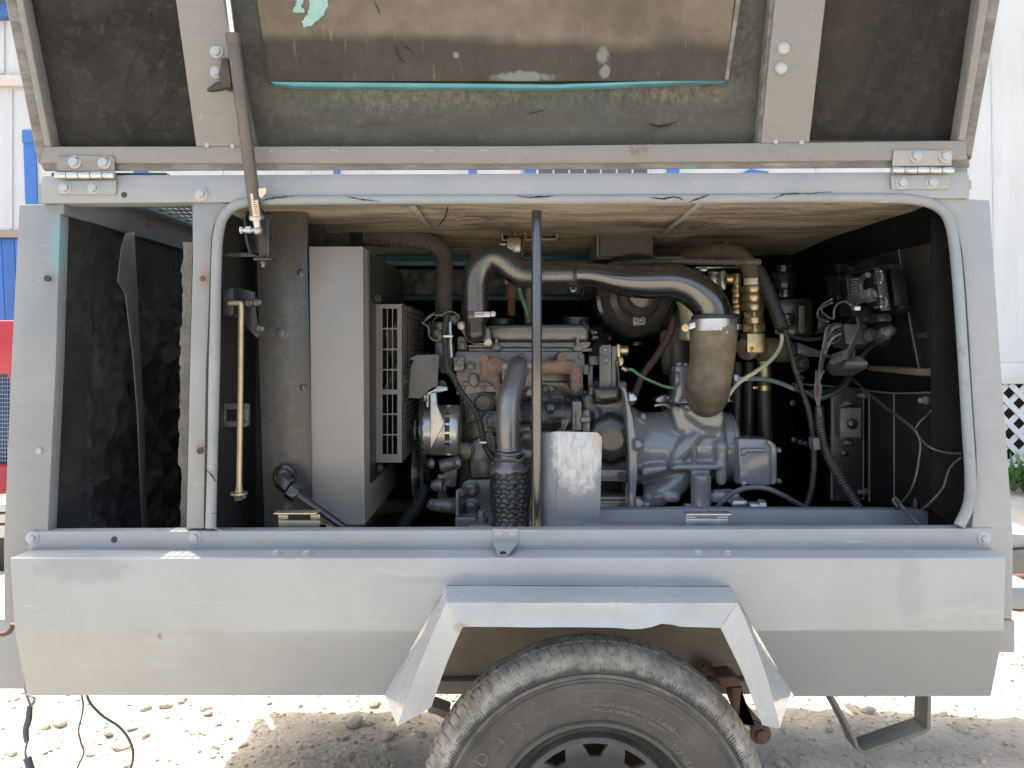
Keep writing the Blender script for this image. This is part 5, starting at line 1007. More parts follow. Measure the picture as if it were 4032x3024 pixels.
# ------------------------------------------------------------------ compressor air end
AE = thing('air_end', 'gray painted screw compressor casting bolted to the engine', 'compressor', P('E4',1000,1300,1.78))
Ya = 1.82; cz = P('E4', 0, 740, Ya).z
def X4(v, Y=Ya): return P('E4', v, 0, Y).x
def l4(v): return L('E4', v, Ya)
ctr = Vector((0, Ya+.085, cz))
def sf(y, o=0): dz = min(.082, abs(l4(y-740))); return Ya+.085-math.sqrt(.0845**2-dz*dz)+o
g = G()
g.lathe(ctr, (1,0,0), [(.02,X4(470)),(l4(430),X4(480)),(l4(410),X4(520)),(l4(375),X4(570)),(l4(350),X4(640)),(l4(345),X4(900)),(l4(335),X4(1100)),(l4(340),X4(1330)),(l4(330),X4(1440)),(.02,X4(1450))], 48)
g.pr('E4', [(840,330),(885,290),(970,330),(1362,335),(1365,520),(1300,620),(900,560)], Ya+.0, .14, .012)
g.pr('E4', [(970,285),(1355,285),(1360,345),(972,345)], Ya-.025, .15, .006); g.pr('E4', [(975,345),(1362,345),(1364,480),(1320,540),(1150,520),(990,400)], Ya-.01, .1, .015)
g.tube([P('E4', x, y, q) for x, y, q in ((1290,470,sf(470,.01)),(1120,560,sf(560,.006)),(980,680,sf(680,.004)),(890,800,sf(800,.004)),(850,870,sf(870,.006)))], [l4(v) for v in (60,75,85,80,60)], 16, 6)
g.pr('E4', [(880,870),(1320,870),(1320,925),(830,935)], Ya-.022, .1, .004)
g.pr('E4', [(560,900),(780,880),(820,900),(800,935),(560,995)], Ya-.03, .1, .004)
g.cyl(P('E4',1130,960,Ya-.02), P('E4',1130,1340,Ya-.02), l4(98), n=24); g.cyl(P('E4',1325,690,Ya-.004), P('E4',1325,1070,Ya-.004), l4(62), l4(52), n=20, bevel=.008); g.ball(P('E4',1325,700,Ya-.002), l4(75)); g.tube([P('E4',1330,580,Ya+.01), P('E4',1330,660,Ya-.005)], l4(35), 10)
g.cyl(P('E4',1230,1180,Ya), P('E4',1430,1170,Ya), l4(70), n=18); g.pr('E4', [(1390,1150),(1530,1140),(1500,1225),(1410,1215)], Ya-.04, .05, .006)
g.tube([P('E4',1000,900,Ya+.05), P('E4',900,1020,Ya+.05), P('E4',760,1130,Ya+.05), P('E4',600,1180,Ya+.06)], [l4(120),l4(140),l4(140),l4(130)], 16); g.rc('E4', 760, 1150, 950, 1250, Ya+.01, .1, .012); g.rc('E4', 560, 1230, 660, 1300, Ya-.03, .1, .008)
g.pr('E4', [(540,370),(600,370),(610,430),(600,470),(545,430)], Ya+.01, .06, .005)
g.pr('E4', [(1070,740),(1090,720),(1075,860),(1055,870)], Ya-.012, .05, .003)
body = cast(part('casting', g, M['airend'], AE), .0038, 7)
g = G().lathe(ctr, (1,0,0), [(.05,X4(1385)),(l4(352),X4(1388)),(l4(352),X4(1462)),(l4(345),X4(1470)),(l4(352),X4(1478)),(l4(352),X4(1500)),(l4(330),X4(1525)),(.05,X4(1530))], 48); g.pr('E4', [(1470,800),(1550,790),(1566,830),(1566,910),(1540,950),(1520,1060),(1470,1060)], Ya-.012, .05, .006); part('end_cover', g, M['airend'], AE)
fixing(AE, P('E4',1517,915,Ya-.013), .0105, kind='boss', mat=M['airend'], name='boss_bolt')
g = G().pr('E4', [(1490,640),(1510,620),(1760,628),(1830,660),(1830,1060),(1790,1072),(1500,1062),(1510,980)], Ya-.035, .13, .006); g.rc('E4', 1530, 715, 1760, 760, Ya-.05, .03, .006); g.cyl(P('E4',1555,840,Ya+.0), P('E4',1790,840,Ya+.0), l4(118), n=28, bevel=.01); part('gear_cover', g, M['airend'], AE)
g = G().pr('E4', [(1760,640),(1805,635),(1858,680),(1868,720),(1870,1040),(1850,1066),(1812,1070),(1812,700)], Ya-.045, .14, .004); part('rear_plate', g, M['airend'], AE)
for y in (733, 1030): g = G(); g.cyl(P('E4',1862,y,Ya-.02), P('E4',1905,y,Ya-.02), l4(27), n=18, bevel=.002); part('cap_bolt', g, M['airend'], AE)
for x, y in ((1523,748),(1525,1050)): fixing(AE, P('E4', x, y, Ya-.055), .008, (1,-.2,0), 'cap', M['airend'])
g = G().slab([P('E4', x, y, Ya-.05) for x, y in ((355,120),(395,125),(425,190),(445,300),(475,420),(500,640),(520,900),(505,1150),(500,1310),(435,1310),(440,1050),(430,700),(405,310),(385,180))], (0,.24,0), .004); fl = part('flange_plate', g, M['airend'], AE)
for x, y in ((455,230),(515,680),(520,1245)):
    g = G(); g.cyl(P('E4', x-25, y, Ya-.055), P('E4', x+25, y, Ya-.055), .0155, n=6, bevel=.0015); g.cyl(P('E4', x+20, y, Ya-.055), P('E4', x+45, y, Ya-.055), .0085, n=14); part('nut', g, M['steel'] if y < 600 else M['airend'], AE)
g = G().pr('E4', [(885,-20),(1030,-40),(1030,20),(1000,110),(1010,250),(960,290),(880,290),(870,250),(900,120)], Ya-.01, .1, .008); g.cyl(P('E4',915,40,Ya-.005), P('E4',870,40,Ya-.005), .018, n=16, bevel=.002); g.rc('E3', 885, 1580, 1030, 1660, Ya-.005, .08, .004); part('inlet_valve', g, M['airend'], AE)
for x, y in ((925,1570),(988,1578)): fixing(AE, P('E3', x, y+14, Ya+.02), .0095, (0,0,1), 'cap', M['airend'])
for x, y in ((985,265),(1375,255),(1008,1282)): fixing(AE, P('E4', x, y, Ya-.02), .0105, (0,0,1), 'hex', M['airend'])
g = G(); tb(g, [(680,300),(760,290),(870,300)], 20, 1.9, 'E4', 10); g.pr('E4', [(690,230),(760,195),(880,200),(880,290),(690,280)], 1.95, .04, .01); part('rear_lug', g, M['alu'], AE)
# small line from the inlet valve
def line(name, pts, r, mat, label, cat, n=10, **k):
    g = G(); g.tube([P(*q) for q in pts], r, n, 8, **k); return solo(name, g, mat, label, cat)
line('control_line', [('E1',2110,1605,1.87),('E1',2160,1610,1.85),('E3',470,1615,1.85),('E4',560,20,1.84),('E4',700,85,1.83),('E4',800,120,1.82),('E4',900,132,1.82)], L('E4',15,1.84), M['green'], 'thin green line sagging from the brass valve to the compressor', 'tube')
line('oil_pipe', [('E3',868,900,2.0),('E3',862,1050,2.0),('E3',850,1200,2.0),('E3',790,1340,2.0),('E3',680,1510,2.0),('E4',560,20,2.0),('E4',470,260,2.0)], L('E3',36,2.0), M['brown'], 'rust-brown pipe angling down behind the compressor inlet', 'pipe', 16)
RS = thing('coolant_bottle', 'yellowed white bottle edge showing behind the curved pipe', 'bottle', P('E3',1000,1320,1.92))
g = G().pr('E3', [(950,935),(985,960),(1040,1000),(1065,1080),(1060,1290),(1020,1335),(980,1300),(985,1220),(1000,1160),(985,1030)], 1.90, .08, .008); part('tank', g, M['clear'], RS)
g = G(); tb(g, [(955,940),(985,965),(992,1080),(990,1200),(982,1290),(1000,1325),(1025,1330)], 6, 1.897, 'E3', 6); part('moulded_edge', g, plain('yellow_edge', (.42,.4,.16), None, .5), RS)
# stays behind
solo('separator_tank', G().pr('E3', [(700,930),(1050,930),(1050,1700),(740,1700),(700,1200)], 2.12, .1, .03), M['black'], 'dark tank wall behind the compressor inlet', 'tank')
for i, (x0, x1, lab) in enumerate(((1420,1510,'left of two dark vertical hoses behind the compressor'), (1530,1640,'right of two dark vertical hoses behind the compressor'))):
    solo('vertical_hose', G().tube([P('E4',(x0+x1)/2+20,-120,1.98), P('E4',(x0+x1)/2+15,200,1.98), P('E4',(x0+x1)/2,640,1.98)], L('E4',(x1-x0)/2,1.98), 18), M['rubber'], lab, 'hose', 'dark vertical hoses')
SH = thing('scavenge_hose', 'black hose with brass clamp dropping behind the compressor end', 'hose', P('E4',1750,640,1.93))
part('hose', G().tube([P('E4',1740,60,1.93), P('E4',1745,300,1.93), P('E4',1755,700,1.93)], L('E4',68,1.93), 20), M['rubber'], SH)
part('clamp', G().lathe(P('E4',1742,128,1.93), (0,0,1), [(L('E4',66,1.93),-.006),(L('E4',72,1.93),-.006),(L('E4',72,1.93),.006),(L('E4',66,1.93),.006)], 28).rc('E4', 1635, 112, 1690, 140, 1.90, .01), M['brass'], SH)
g = G()
for k, (y, r) in enumerate(((-95,58),(-70,66),(-40,58),(-10,66),(30,62),(60,62))): pass
g.lathe(P('E4',1742,60,1.93), (0,0,1), [(L('E4',60,1.93),0),(L('E4',66,1.93),.02),(L('E4',58,1.93),.03),(L('E4',68,1.93),.045),(L('E4',58,1.93),.06),(L('E4',66,1.93),.07),(L('E4',50,1.93),.085)], 28); part('ferrule', g, M['brass'], SH)
line('blue_hose', [('E4',1270,1310,1.64),('E4',1330,1240,1.63),('E4',1420,1160,1.62),('E4',1530,1108,1.61),('E4',1650,1090,1.61),('E4',1780,1105,1.61),('E4',1920,1165,1.62),('E4',2050,1240,1.64),('E4',2180,1310,1.66)], L('E4',24,1.62), M['bluehose'], 'slate-blue rubber hose arching in front of the compressor end', 'hose', 16)
g = G(); g.rc('E4', 1430, 1215, 1600, 1290, 1.75, .05, .01); g.cyl(P('E4',1600,1280,1.74), P('E4',1760,1285,1.74), .012, n=14, bevel=.002); g.cyl(P('E4',1680,1282,1.74), P('E4',1750,1284,1.74), .018, n=6, bevel=.002); solo('drain_valve', g, M['alu'], 'gray drain fitting low under the compressor end', 'valve')
# brass fittings
BF = thing('brass_coupling', 'large ribbed brass hose coupling with square elbow', 'fitting', P('E3',1650,1480,1.86)); Yc = 1.86
def stack(reg, cx, items, Y):
    for name, y0, y1, r, kind in items:
        g = G(); a, b = P(reg, cx(y0), y0, Y), P(reg, cx(y1), y1, Y); q = L(reg, r, Y); h = (b-a).length
        if kind == 'hex': g.cyl(a, b, q, n=6, bevel=.0015)
        elif kind == 'bulge': g.lathe(a, b-a, [(q*.86,0),(q*.95,h*.12),(q,h*.4),(q,h*.6),(q*.95,h*.88),(q*.86,h)], 32)
        else: g.cyl(a, b, q, n=28, bevel=.001)
        yield name, g
cxf = lambda y: 1632+(y-800)*.028
for nm_, g in stack('E3', cxf, [('sleeve_cap',728,795,84,'cyl')], Yc): part(nm_, g, M['clear'], BF)
for nm_, g in stack('E3', cxf, [('ferrule_rib',795,872,106,'bulge'),('ferrule_rib',872,962,104,'bulge'),('ferrule_rib',962,1050,106,'bulge'),('hex_nut',1050,1108,104,'hex'),('collar',1108,1165,102,'cyl'),('hex_nut',1165,1246,118,'hex'),('thread',1240,1265,72,'cyl')], Yc): part(nm_, g, M['brass'], BF)
g = G().rc('E3', 1575, 1255, 1760, 1452, Yc-.03, .055, .006); part('elbow_block', g, M['brass'], BF)
g = G(); c = P('E3',1600,1400,Yc); g.lathe(c, (-.75,-.35,-.25), [(L('E3',90,Yc),-.02),(L('E3',105,Yc),0),(L('E3',112,Yc),.012),(L('E3',98,Yc),.02),(L('E3',60,Yc),.022)], 32); part('elbow_ring', g, plain('dull_brass', (.33,.27,.19), (.2,.165,.12), .5, .5), BF)
g = G(); g.cyl(P('E3',1700,1410,Yc+.03), P('E3',1960,1430,Yc+.08), .03, n=24, bevel=.004); g.pr('E3', [(1800,1300),(1960,1320),(1960,1530),(1720,1520)], Yc+.05, .08, .012); part('manifold_block', g, M['wrap'], BF)
g = G(); tb(g, [(960,500),(1040,492),(1150,478),(1260,462),(1370,455),(1480,490),(1560,560),(1610,650),(1638,745)], [50,66,74,80,84,86,86,88,88], [2.05,2.02,1.98,1.95,1.93,1.91,1.89,1.87,1.86], 'E3', 24); hs = part('wrapped_hose', g, M['wrap'], BF)
g = G()
for t in range(7): x, y = [(1240,463),(1290,460),(1345,455),(1400,462),(1455,478),(1600,640),(1620,690)][t]; g.lathe(P('E3', x, y, 1.93-.01*t), (1,0,.1) if t < 3 else ((1,0,-.35) if t < 5 else (.35,0,-1)), [(L('E3',86,1.92),-.001),(L('E3',89,1.92),0),(L('E3',86,1.92),.001)], 24, False)
part('wrap_edge', g, M['brown'], BF)
part('hose_ring', G().lathe(P('E3',1078,478,2.0), (1,0,.15), [(L('E3',72,2.0),-.002),(L('E3',80,2.0),0),(L('E3',72,2.0),.003)], 24, False), M['wrap'], BF)
SF = thing('brass_union', 'smaller brass union left of the large coupling', 'fitting', P('E3',1475,1080,1.88)); Yd = 1.89
for nm_, g in stack('E3', lambda y: 1480, [('hex_nut',682,782,48,'hex'),('thread',782,818,40,'cyl'),('hex_nut',818,865,56,'hex'),('collar',865,912,48,'cyl'),('hex_nut',912,972,54,'hex'),('ferrule_rib',972,1020,50,'bulge'),('ferrule_rib',1020,1078,50,'bulge')], Yd): part(nm_, g, M['brass'], SF)
part('side_port', G().cyl(P('E3',1370,735,Yd), P('E3',1440,735,Yd), L('E3',50,Yd), n=22, bevel=.002), M['brass'], SF)
g = G().rc('E3', 1225, 670, 1320, 800, 1.93, .07, .01); g.cyl(P('E3',1265,660,1.95), P('E3',1265,690,1.95), .018, n=20, bevel=.004); g.pr('E3', [(1320,650),(1380,645),(1380,830),(1350,845),(1320,800)], 1.91, .08, .006); g.rc('E3', 1120, 620, 1200, 660, 1.94, .08, .004); g.rc('E3', 1080, 612, 1500, 632, 1.95, .1, .002); solo('filter_casting', g, M['alu'], 'gray cast filter head tucked behind the curved pipe', 'filter head')
part('hose_stub', G().cyl(P('E3',1480,1078,Yd), P('E3',1480,1300,Yd+.02), L('E3',46,Yd), n=16), M['rubber'], SF)
part('strap', G().rc('E3', 1460, 1170, 1530, 1225, Yd-.01, .01), M['steel'], SF)
# conduits and cables on the right
line('main_conduit', [('E3',1690,650,1.86),('E3',1745,770,1.84),('E3',1800,900,1.82),('E3',1860,1050,1.80),('E3',1925,1225,1.78)], L('E3',60,1.8), M['conduit'], 'thick ribbed black conduit slanting past the brass coupling', 'conduit', 16, corr=(.0062,.0016))
line('drop_conduit', [('E3',1945,1230,1.78),('E3',1990,1400,1.77),('E3',2040,1600,1.76),('E6',300,60,1.75),('E6',340,190,1.74),('E6',395,360,1.73),('E6',430,560,1.72),('E6',440,750,1.71),('E6',430,950,1.70),('E6',400,1090,1.69),('E6',360,1210,1.68)], L('E6',23,1.73), M['conduit'], 'thin ribbed conduit falling down the right of the compressor', 'conduit', 12, corr=(.0046,.0011))
BC = thing('battery_conduit', 'fat ribbed conduit with taped top curving to the sill', 'conduit', P('E6',840,1200,1.66))
part('conduit', G().tube([P('E6', x, y, q) for x, y, q in ((485,400,1.72),(492,500,1.71),(515,620,1.70),(555,740,1.69),(620,860,1.68),(690,980,1.67),(760,1090,1.66),(840,1215,1.65))], L('E6',37,1.69), 16, 8, corr=(.0062,.0016)), M['conduit'], BC)
part('tape', G().tube([P('E6',480,315,1.722), P('E6',482,340,1.722), P('E6',487,420,1.72)], [L('E6',30,1.72),L('E6',38,1.72),L('E6',40,1.72)], 16), M['blackgloss'], BC)
part('clip', G().pr('E6', [(428,590),(490,583),(502,690),(440,697)], 1.66, .03, .004), plain('gray_clip', (.075,.08,.09), None, .5), BC)
for k, (dx, dy) in enumerate(((-16,-60),(-4,-80),(8,-70),(18,-55))): part('bare_lead', G().tube([P('E6',478+dx*.4,320,1.722), P('E6',470+dx,260,1.725), P('E6',472+dx*1.6,180,1.73), P('E6',470+dx,100,1.735), P('E6',490+dx*2,20,1.74)], .0017, 6), M['rustbolt'] if k == 1 else M['graywire'], BC)
CA = 'black cables looping across the right wall'
def inwall(q):
    u = px(*q[:3])[0]; Yw_ = .80*F/max(1, u-CX); return (*q[:3], 1.507 if u > 3660 else min(q[3], max(1.53, Yw_)))
def cable(pts, r, mat, label): return line('cable', [inwall(q) for q in pts], r, mat, label, 'cable', 8)
cable([('E5',985,1150,1.86),('E5',870,1260,1.82),('E5',780,1400,1.78),('E5',700,1540,1.75),('E5',600,1610,1.74),('E5',480,1645,1.74),('E5',380,1600,1.75),('E5',290,1560,1.76),('E3',2110,1680,1.77)], .0062, M['wire'], 'thick black cable looping from the wall elbow to the conduit')
cable([('E5',900,1130,1.88),('E5',800,1190,1.85),('E5',770,1300,1.82),('E5',745,1430,1.80),('E5',650,1550,1.77),('E5',520,1600,1.76),('E5',400,1590,1.76)], .0058, M['wire'], 'second black cable looping just inside the thick one')
cable([('E5',785,890,1.86),('E5',760,970,1.85),('E5',680,1060,1.83),('E5',560,1120,1.81),('E5',420,1150,1.80),('E5',290,1135,1.79),('E5',190,1090,1.78)], .0048, M['wire'], 'black cable from the fuse box plug to the thick conduit')
cable([('E4',1480,40,1.80),('E4',1600,40,1.80),('E4',1760,45,1.80),('E4',1900,85,1.80),('E4',2040,140,1.79),('E4',2180,190,1.78),('E6',400,210,1.77),('E6',470,235,1.76)], .0055, plain('faded_teal_line', (.10,.17,.165), (.05,.06,.06), .45), 'faded teal line running right from the compressor inlet')
cable([('E3',1915,1270,1.78),('E3',1905,1370,1.78),('E3',1850,1470,1.77),('E3',1760,1560,1.76),('E3',1650,1640,1.75),('E4',1520,60,1.75),('E4',1440,140,1.75),('E4',1400,200,1.75)], .0048, plain('cream_wire', (.36,.35,.25), (.3,.3,.22), .4), 'cream wire curving down from the thick conduit')
g = G(); g.cyl(P('E4',1435,40,1.79), P('E4',1490,40,1.79), .014, n=6, bevel=.002); g.rc('E4', 1490, 25, 1590, 65, 1.79, .015, .003); g.pr('E4', [(1360,190),(1415,200),(1410,260),(1370,285),(1345,270)], 1.76, .03, .004); solo('line_fitting', g, M['alu'], 'gray elbow and clip where two lines meet the inlet', 'fitting')
M['palewire'] = plain('pale_gray_wire', (.05,.05,.05), (.033,.033,.033), .3)
g1 = 'thin gray wires hanging across the right end'
cable([('E6',730,50,1.80),('E6',775,110,1.79),('E6',850,165,1.77),('E6',1000,290,1.74),('E6',1100,370,1.72),('E6',1200,440,1.70),('E6',1295,525,1.68),('E6',1340,600,1.67),('E6',1420,668,1.65),('E6',1540,710,1.62),('E6',1680,720,1.58)], .0022, M['palewire'], 'long thin gray wire crossing to the seal on the right')
cable([('E6',730,55,1.80),('E6',1000,300,1.745),('E6',1200,452,1.705),('E6',1300,545,1.68),('E6',1335,640,1.67),('E6',1325,760,1.66),('E6',1300,900,1.65),('E6',1250,1040,1.64),('E6',1160,1150,1.63),('E6',1120,1200,1.63)], .0022, M['palewire'], 'gray wire that turns down to the sill')
cable([('E6',1680,752,1.57),('E6',1600,820,1.58),('E6',1560,900,1.59),('E6',1530,1000,1.60),('E6',1450,1100,1.62),('E6',1340,1200,1.63)], .0022, M['palewire'], 'curved gray wire between the seal and the sill corner')
cable([('E6',1150,1170,1.60),('E6',1112,1120,1.60),('E6',1120,1097,1.60),('E6',1145,1110,1.60),('E6',1210,1200,1.59),('E6',1300,1295,1.57),('E6',1390,1380,1.55)], .0036, M['bluehose'], 'hooked wire end draped over the inner sill')
cable([('E6',1425,360,1.66),('E6',1380,410,1.665),('E6',1330,455,1.67),('E6',1295,510,1.68)], .0018, M['palewire'], 'short branch wire joining the long gray wire')
g = G(); g.lathe(P('E6',1295,1185,1.62), (.1,0,1), [(.0075,0),(.0085,.005),(.0055,.022),(.003,.024)], 10); solo('wire_nut', g, M['conduit'], 'black wire nut standing above the inner sill', 'wire nut')
# black cast head at the right rear
OS = thing('separator_housing', 'black cast housing with round cap behind the thick conduit', 'housing', P('E5',250,1130,2.0)); Yo = 2.0
g = G(); g.lathe(P('E5',178,720,Yo), (0,0,1), [(L('E5',112,Yo),0),(L('E5',112,Yo),.03),(L('E5',95,Yo),.04),(L('E5',75,Yo),.042),(L('E5',75,Yo),.058),(L('E5',70,Yo),.06)], 32); part('cap', g, M['blackgloss'], OS)
g = G(); g.cyl(P('E5',190,805,Yo), P('E5',190,715,Yo), L('E5',82,Yo), n=26, bevel=.003); part('neck', g, M['blackgloss'], OS)
g = G().pr('E5', [(110,810),(380,800),(425,815),(435,850),(432,1100),(410,1130),(130,1130),(110,1100)], Yo-.04, .14, .012); g.pr('E5', [(190,930),(270,922),(292,945),(292,1010),(270,1035),(200,1040)], Yo-.045, .02, .006); part('body', g, M['blackgloss'], OS)
g = G(); a = P('E5', 320, 1080, Yo-.041); 
for k in range(9): c = P('E5', 338, 880+25*k, Yo-.0415); g.obox(c, (.006,0,0), (0,.0012,0), (0,0,.0045), .0006)
g.rc('E5', 315, 870, 322, 1085, Yo-.043, .006, .001); part('cast_mark', g, M['engine'], OS)
g = G(); g.cyl(P('E5',440,1015,2.05), P('E5',520,1015,2.05), .03, n=18, bevel=.004); g.pr('E5', [(300,1170),(590,1280),(590,1310),(300,1290)], 2.0, .05, .006); part('outlet', g, M['engine'], OS)
fixing(OS, P('E5',330,1350,1.98), .014, (.2,-1,0), 'flanged', M['engine'])
# control gear on the right wall
def wslab(reg, pts, off, t, bev=.001): return G().slab([W(reg, x, y, off) for x, y in pts], (t, 0, 0), bev)
part('wall_seam', G().tube([W('E5',1155,390,.006), W('E5',1210,760,.006), W('E5',1260,1060,.006), W('E5',1328,1395,.006)], .0022, 6), M['graywire'], rw)
part('wall_panel', wslab('E5', [(290,610),(1155,395),(1435,335),(1430,1480),(1320,1400),(700,1370),(450,1250)], .004, .003), M['black'], rw)
part('wall_cleat', wslab('E5', [(1300,1095),(1365,1090),(1368,1140),(1303,1138)], .012, .01), M['foam'], rw)
part('wall_rail', G().slab([W('E5',880,1365,.02), W('E5',1430,1400,.02), W('E5',1430,1465,.02), W('E5',890,1410,.02)], (.02,0,0), .003), M['wrap'], rw)
g = G().slab([W('E5',910,1370,.03), W('E5',1330,1395,.03), W('E5',1330,1460,.03), W('E5',905,1415,.03)], (.03,0,0), .005); part('wall_pipe', g, M['wrap'], rw)
M['dull'] = plain('dull_black_plastic', (.008,.008,.008), (.0055,.0055,.0055), .5)
CB = thing('control_module', 'black open fuse box with plugs on the right wall', 'fuse box', W('E5',800,950,.05))
fr = [(520,630),(940,545),(1020,925),(850,950),(560,860),(545,760)]
g = G().slab([W('E5', x, y, .06) for x, y in ((525,640),(945,560),(1000,890),(900,930),(640,870),(550,830))], (.025,0,0), .003); part('case', g, M['dull'], CB)
g = G().slab([W('E5', x, y, .105) for x, y in ((530,640),(740,600),(760,800),(640,815),(560,790))], (.04,0,0), .004); g.slab([W('E5', x, y, .09) for x, y in ((800,620),(930,590),(975,880),(930,890),(840,800))], (.012,0,0), .003); part('switch_body', g, M['dull'], CB)
g = G().slab([W('E5', x, y, .098) for x, y in ((520,628),(945,545),(948,558),(523,642))], (.05,0,0), .001); g.slab([W('E5', x, y, .098) for x, y in ((942,560),(956,558),(1006,905),(992,910))], (.02,0,0), .001); part('rim', g, M['black'], CB)
for pts in ([(600,520),(645,510),(655,595),(605,605)], [(655,545),(700,520),(735,530),(745,575),(660,595)], [(770,540),(810,515),(850,535),(850,560),(775,570)], [(830,500),(895,478),(925,545),(850,560)], [(940,525),(1060,512),(1075,545),(990,575)]): part('relay', wslab('E5', pts, .085, .03, .003), M['dull'], CB)
part('relay', wslab('E5', [(612,625),(712,610),(730,800),(635,815)], .118, .012, .003), M['blackgloss'], CB)
part('panel_edge', wslab('E5', [(1035,560),(1085,555),(1125,865),(1080,885)], .05, .03, .002), M['dull'], CB)
part('panel_edge', wslab('E5', [(1040,890),(1160,862),(1130,920),(1035,950)], .05, .03, .002), M['dull'], CB)
for x, y in ((985,630),(1020,840)): fixing(CB, W('E5', x, y, .09), .012, (-1,-.3,0), 'boss', M['engine'], name='boss_bolt')
for y in (580, 675, 790, 880): part('pin', G().tube([W('E5',955,y,.10), W('E5',1005,y-5,.10)], .0018, 6), M['alu'], CB)
g = G()
for k in range(6): g.slab([W('E5', 745+8*(k % 2), 640+24*k, .12), W('E5', 800+6*(k % 2), 632+24*k, .12), W('E5', 802, 644+24*k, .12), W('E5', 748, 654+24*k, .12)], (.01,0,0), 0)
part('terminal_row', g, M['engine'], CB)
part('lead_arc', G().tube([W('E5',850,790,.13), W('E5',832,700,.13), W('E5',850,630,.13), W('E5',895,605,.13)], .006, 8), M['conduit'], CB)
PL = thing('wall_plug', 'chunky black elbow plug below the fuse box', 'connector', W('E5',800,880,.14))
g = G(); g.tube([W('E5',770,860,.15), W('E5',775,815,.15), W('E5',815,795,.15), W('E5',880,785,.145), W('E5',945,770,.13)], [.011,.013,.013,.012,.011], 14, 5); g.cyl(W('E5',880,790,.145), W('E5',945,772,.135), .016, n=6, bevel=.002); part('body', g, M['conduit'], PL); part('tip', G().slab([W('E5',755,870,.155), W('E5',785,868,.155), W('E5',783,905,.155), W('E5',757,905,.155)], (.012,0,0), .001), M['alu'], PL)
g = wslab('E5', [(635,845),(740,830),(770,960),(650,965)], .10, .06, .006); rb_ = thing('relay_block', 'black relay block with bent lug under the fuse box', 'relay', W('E5',700,965,.1)); part('case', g, M['dull'], rb_)
part('lug', G().slab([W('E5',800,870,.09), W('E5',860,970,.09), W('E5',850,1020,.09), W('E5',800,985,.09)], (.03,0,0), .003), M['black'], rb_); part('lug', G().slab([W('E5',910,940,.09), W('E5',970,930,.09), W('E5',985,1000,.09), W('E5',915,1005,.09)], (.03,0,0), .004), M['black'], rb_)
EB = thing('wall_elbow', 'black wall outlet with two cable elbows', 'connector', W('E5',1040,1130,.08))
g = G(); g.lathe(W('E5',1020,1070,.02), (-1,-.15,0), [(.035,0),(.035,.02),(.028,.03),(.02,.032)], 24); part('socket', g, M['conduit'], EB)
part('elbow', G().tube([W('E5',1090,1075,.05), W('E5',1075,1085,.08), W('E5',1020,1120,.09), W('E5',985,1150,.09)], .0115, 12), M['conduit'], EB); part('elbow', G().tube([W('E5',1000,1070,.05), W('E5',960,1095,.07), W('E5',900,1130,.08)], .0115, 12), M['conduit'], EB)
for x, y, x2, y2 in ((1060,1085,1010,1125),(940,1100,890,1130)): part('nut', G().cyl(W('E5',x,y,.085), W('E5',x2,y2,.09), .0145, n=6, bevel=.002), M['engine'], EB)
RY = thing('solenoid_cluster', 'cluster of small black plugs and leads hanging below the fuse box', 'connector', W('E5',640,1420,.16))
g = wslab('E5', [(640,1020),(690,1020),(705,1190),(660,1230),(590,1220),(600,1100)], .14, .05, .004); g.slab([W('E5',520,1400,.2), W('E5',560,1320,.2), W('E5',640,1290,.2), W('E5',700,1340,.2), W('E5',680,1400,.2), W('E5',580,1460,.2)], (.05,0,0), .006); part('block', g, M['conduit'], RY)
for k in range(5): part('plug', G().tube([W('E5',600+24*k,1340-10*k,.22), W('E5',612+24*k,1290-8*k,.21)], .006, 8), M['conduit'], RY)
rnd = random.Random(4)
for k in range(9):
    x, y = 560+rnd.uniform(-25,40), 1100+rnd.uniform(-60,120); part('lead', G().tube([W('E5',x+70,y-40,.17), W('E5',x,y,.19), W('E5',530+rnd.uniform(-20,20),1200+rnd.uniform(-30,50),.20), W('E5',510+rnd.uniform(-15,15),1320,.21), W('E5',480+rnd.uniform(-15,15),1480,.23)], .0028, 6), M['wire'] if k % 3 else M['graywire'], RY)
for k in range(4): part('lead', G().tube([W('E5',800+8*k,970,.13), W('E5',815+5*k,1040,.14), W('E5',770+8*k,1150,.16), W('E5',720+10*k,1250,.18), W('E5',690+8*k,1310,.2)], .0024, 6), M['graywire'] if k < 2 else M['wire'], RY)
for pts in ([(590,810),(520,850),(475,910),(480,970),(560,1000)], [(590,840),(510,880),(520,930),(600,975),(610,900),(640,850),(700,830),(750,860)]): part('lead', G().tube([W('E5',x,y,.16) for x, y in pts], .0022, 6), M['graywire'], RY)
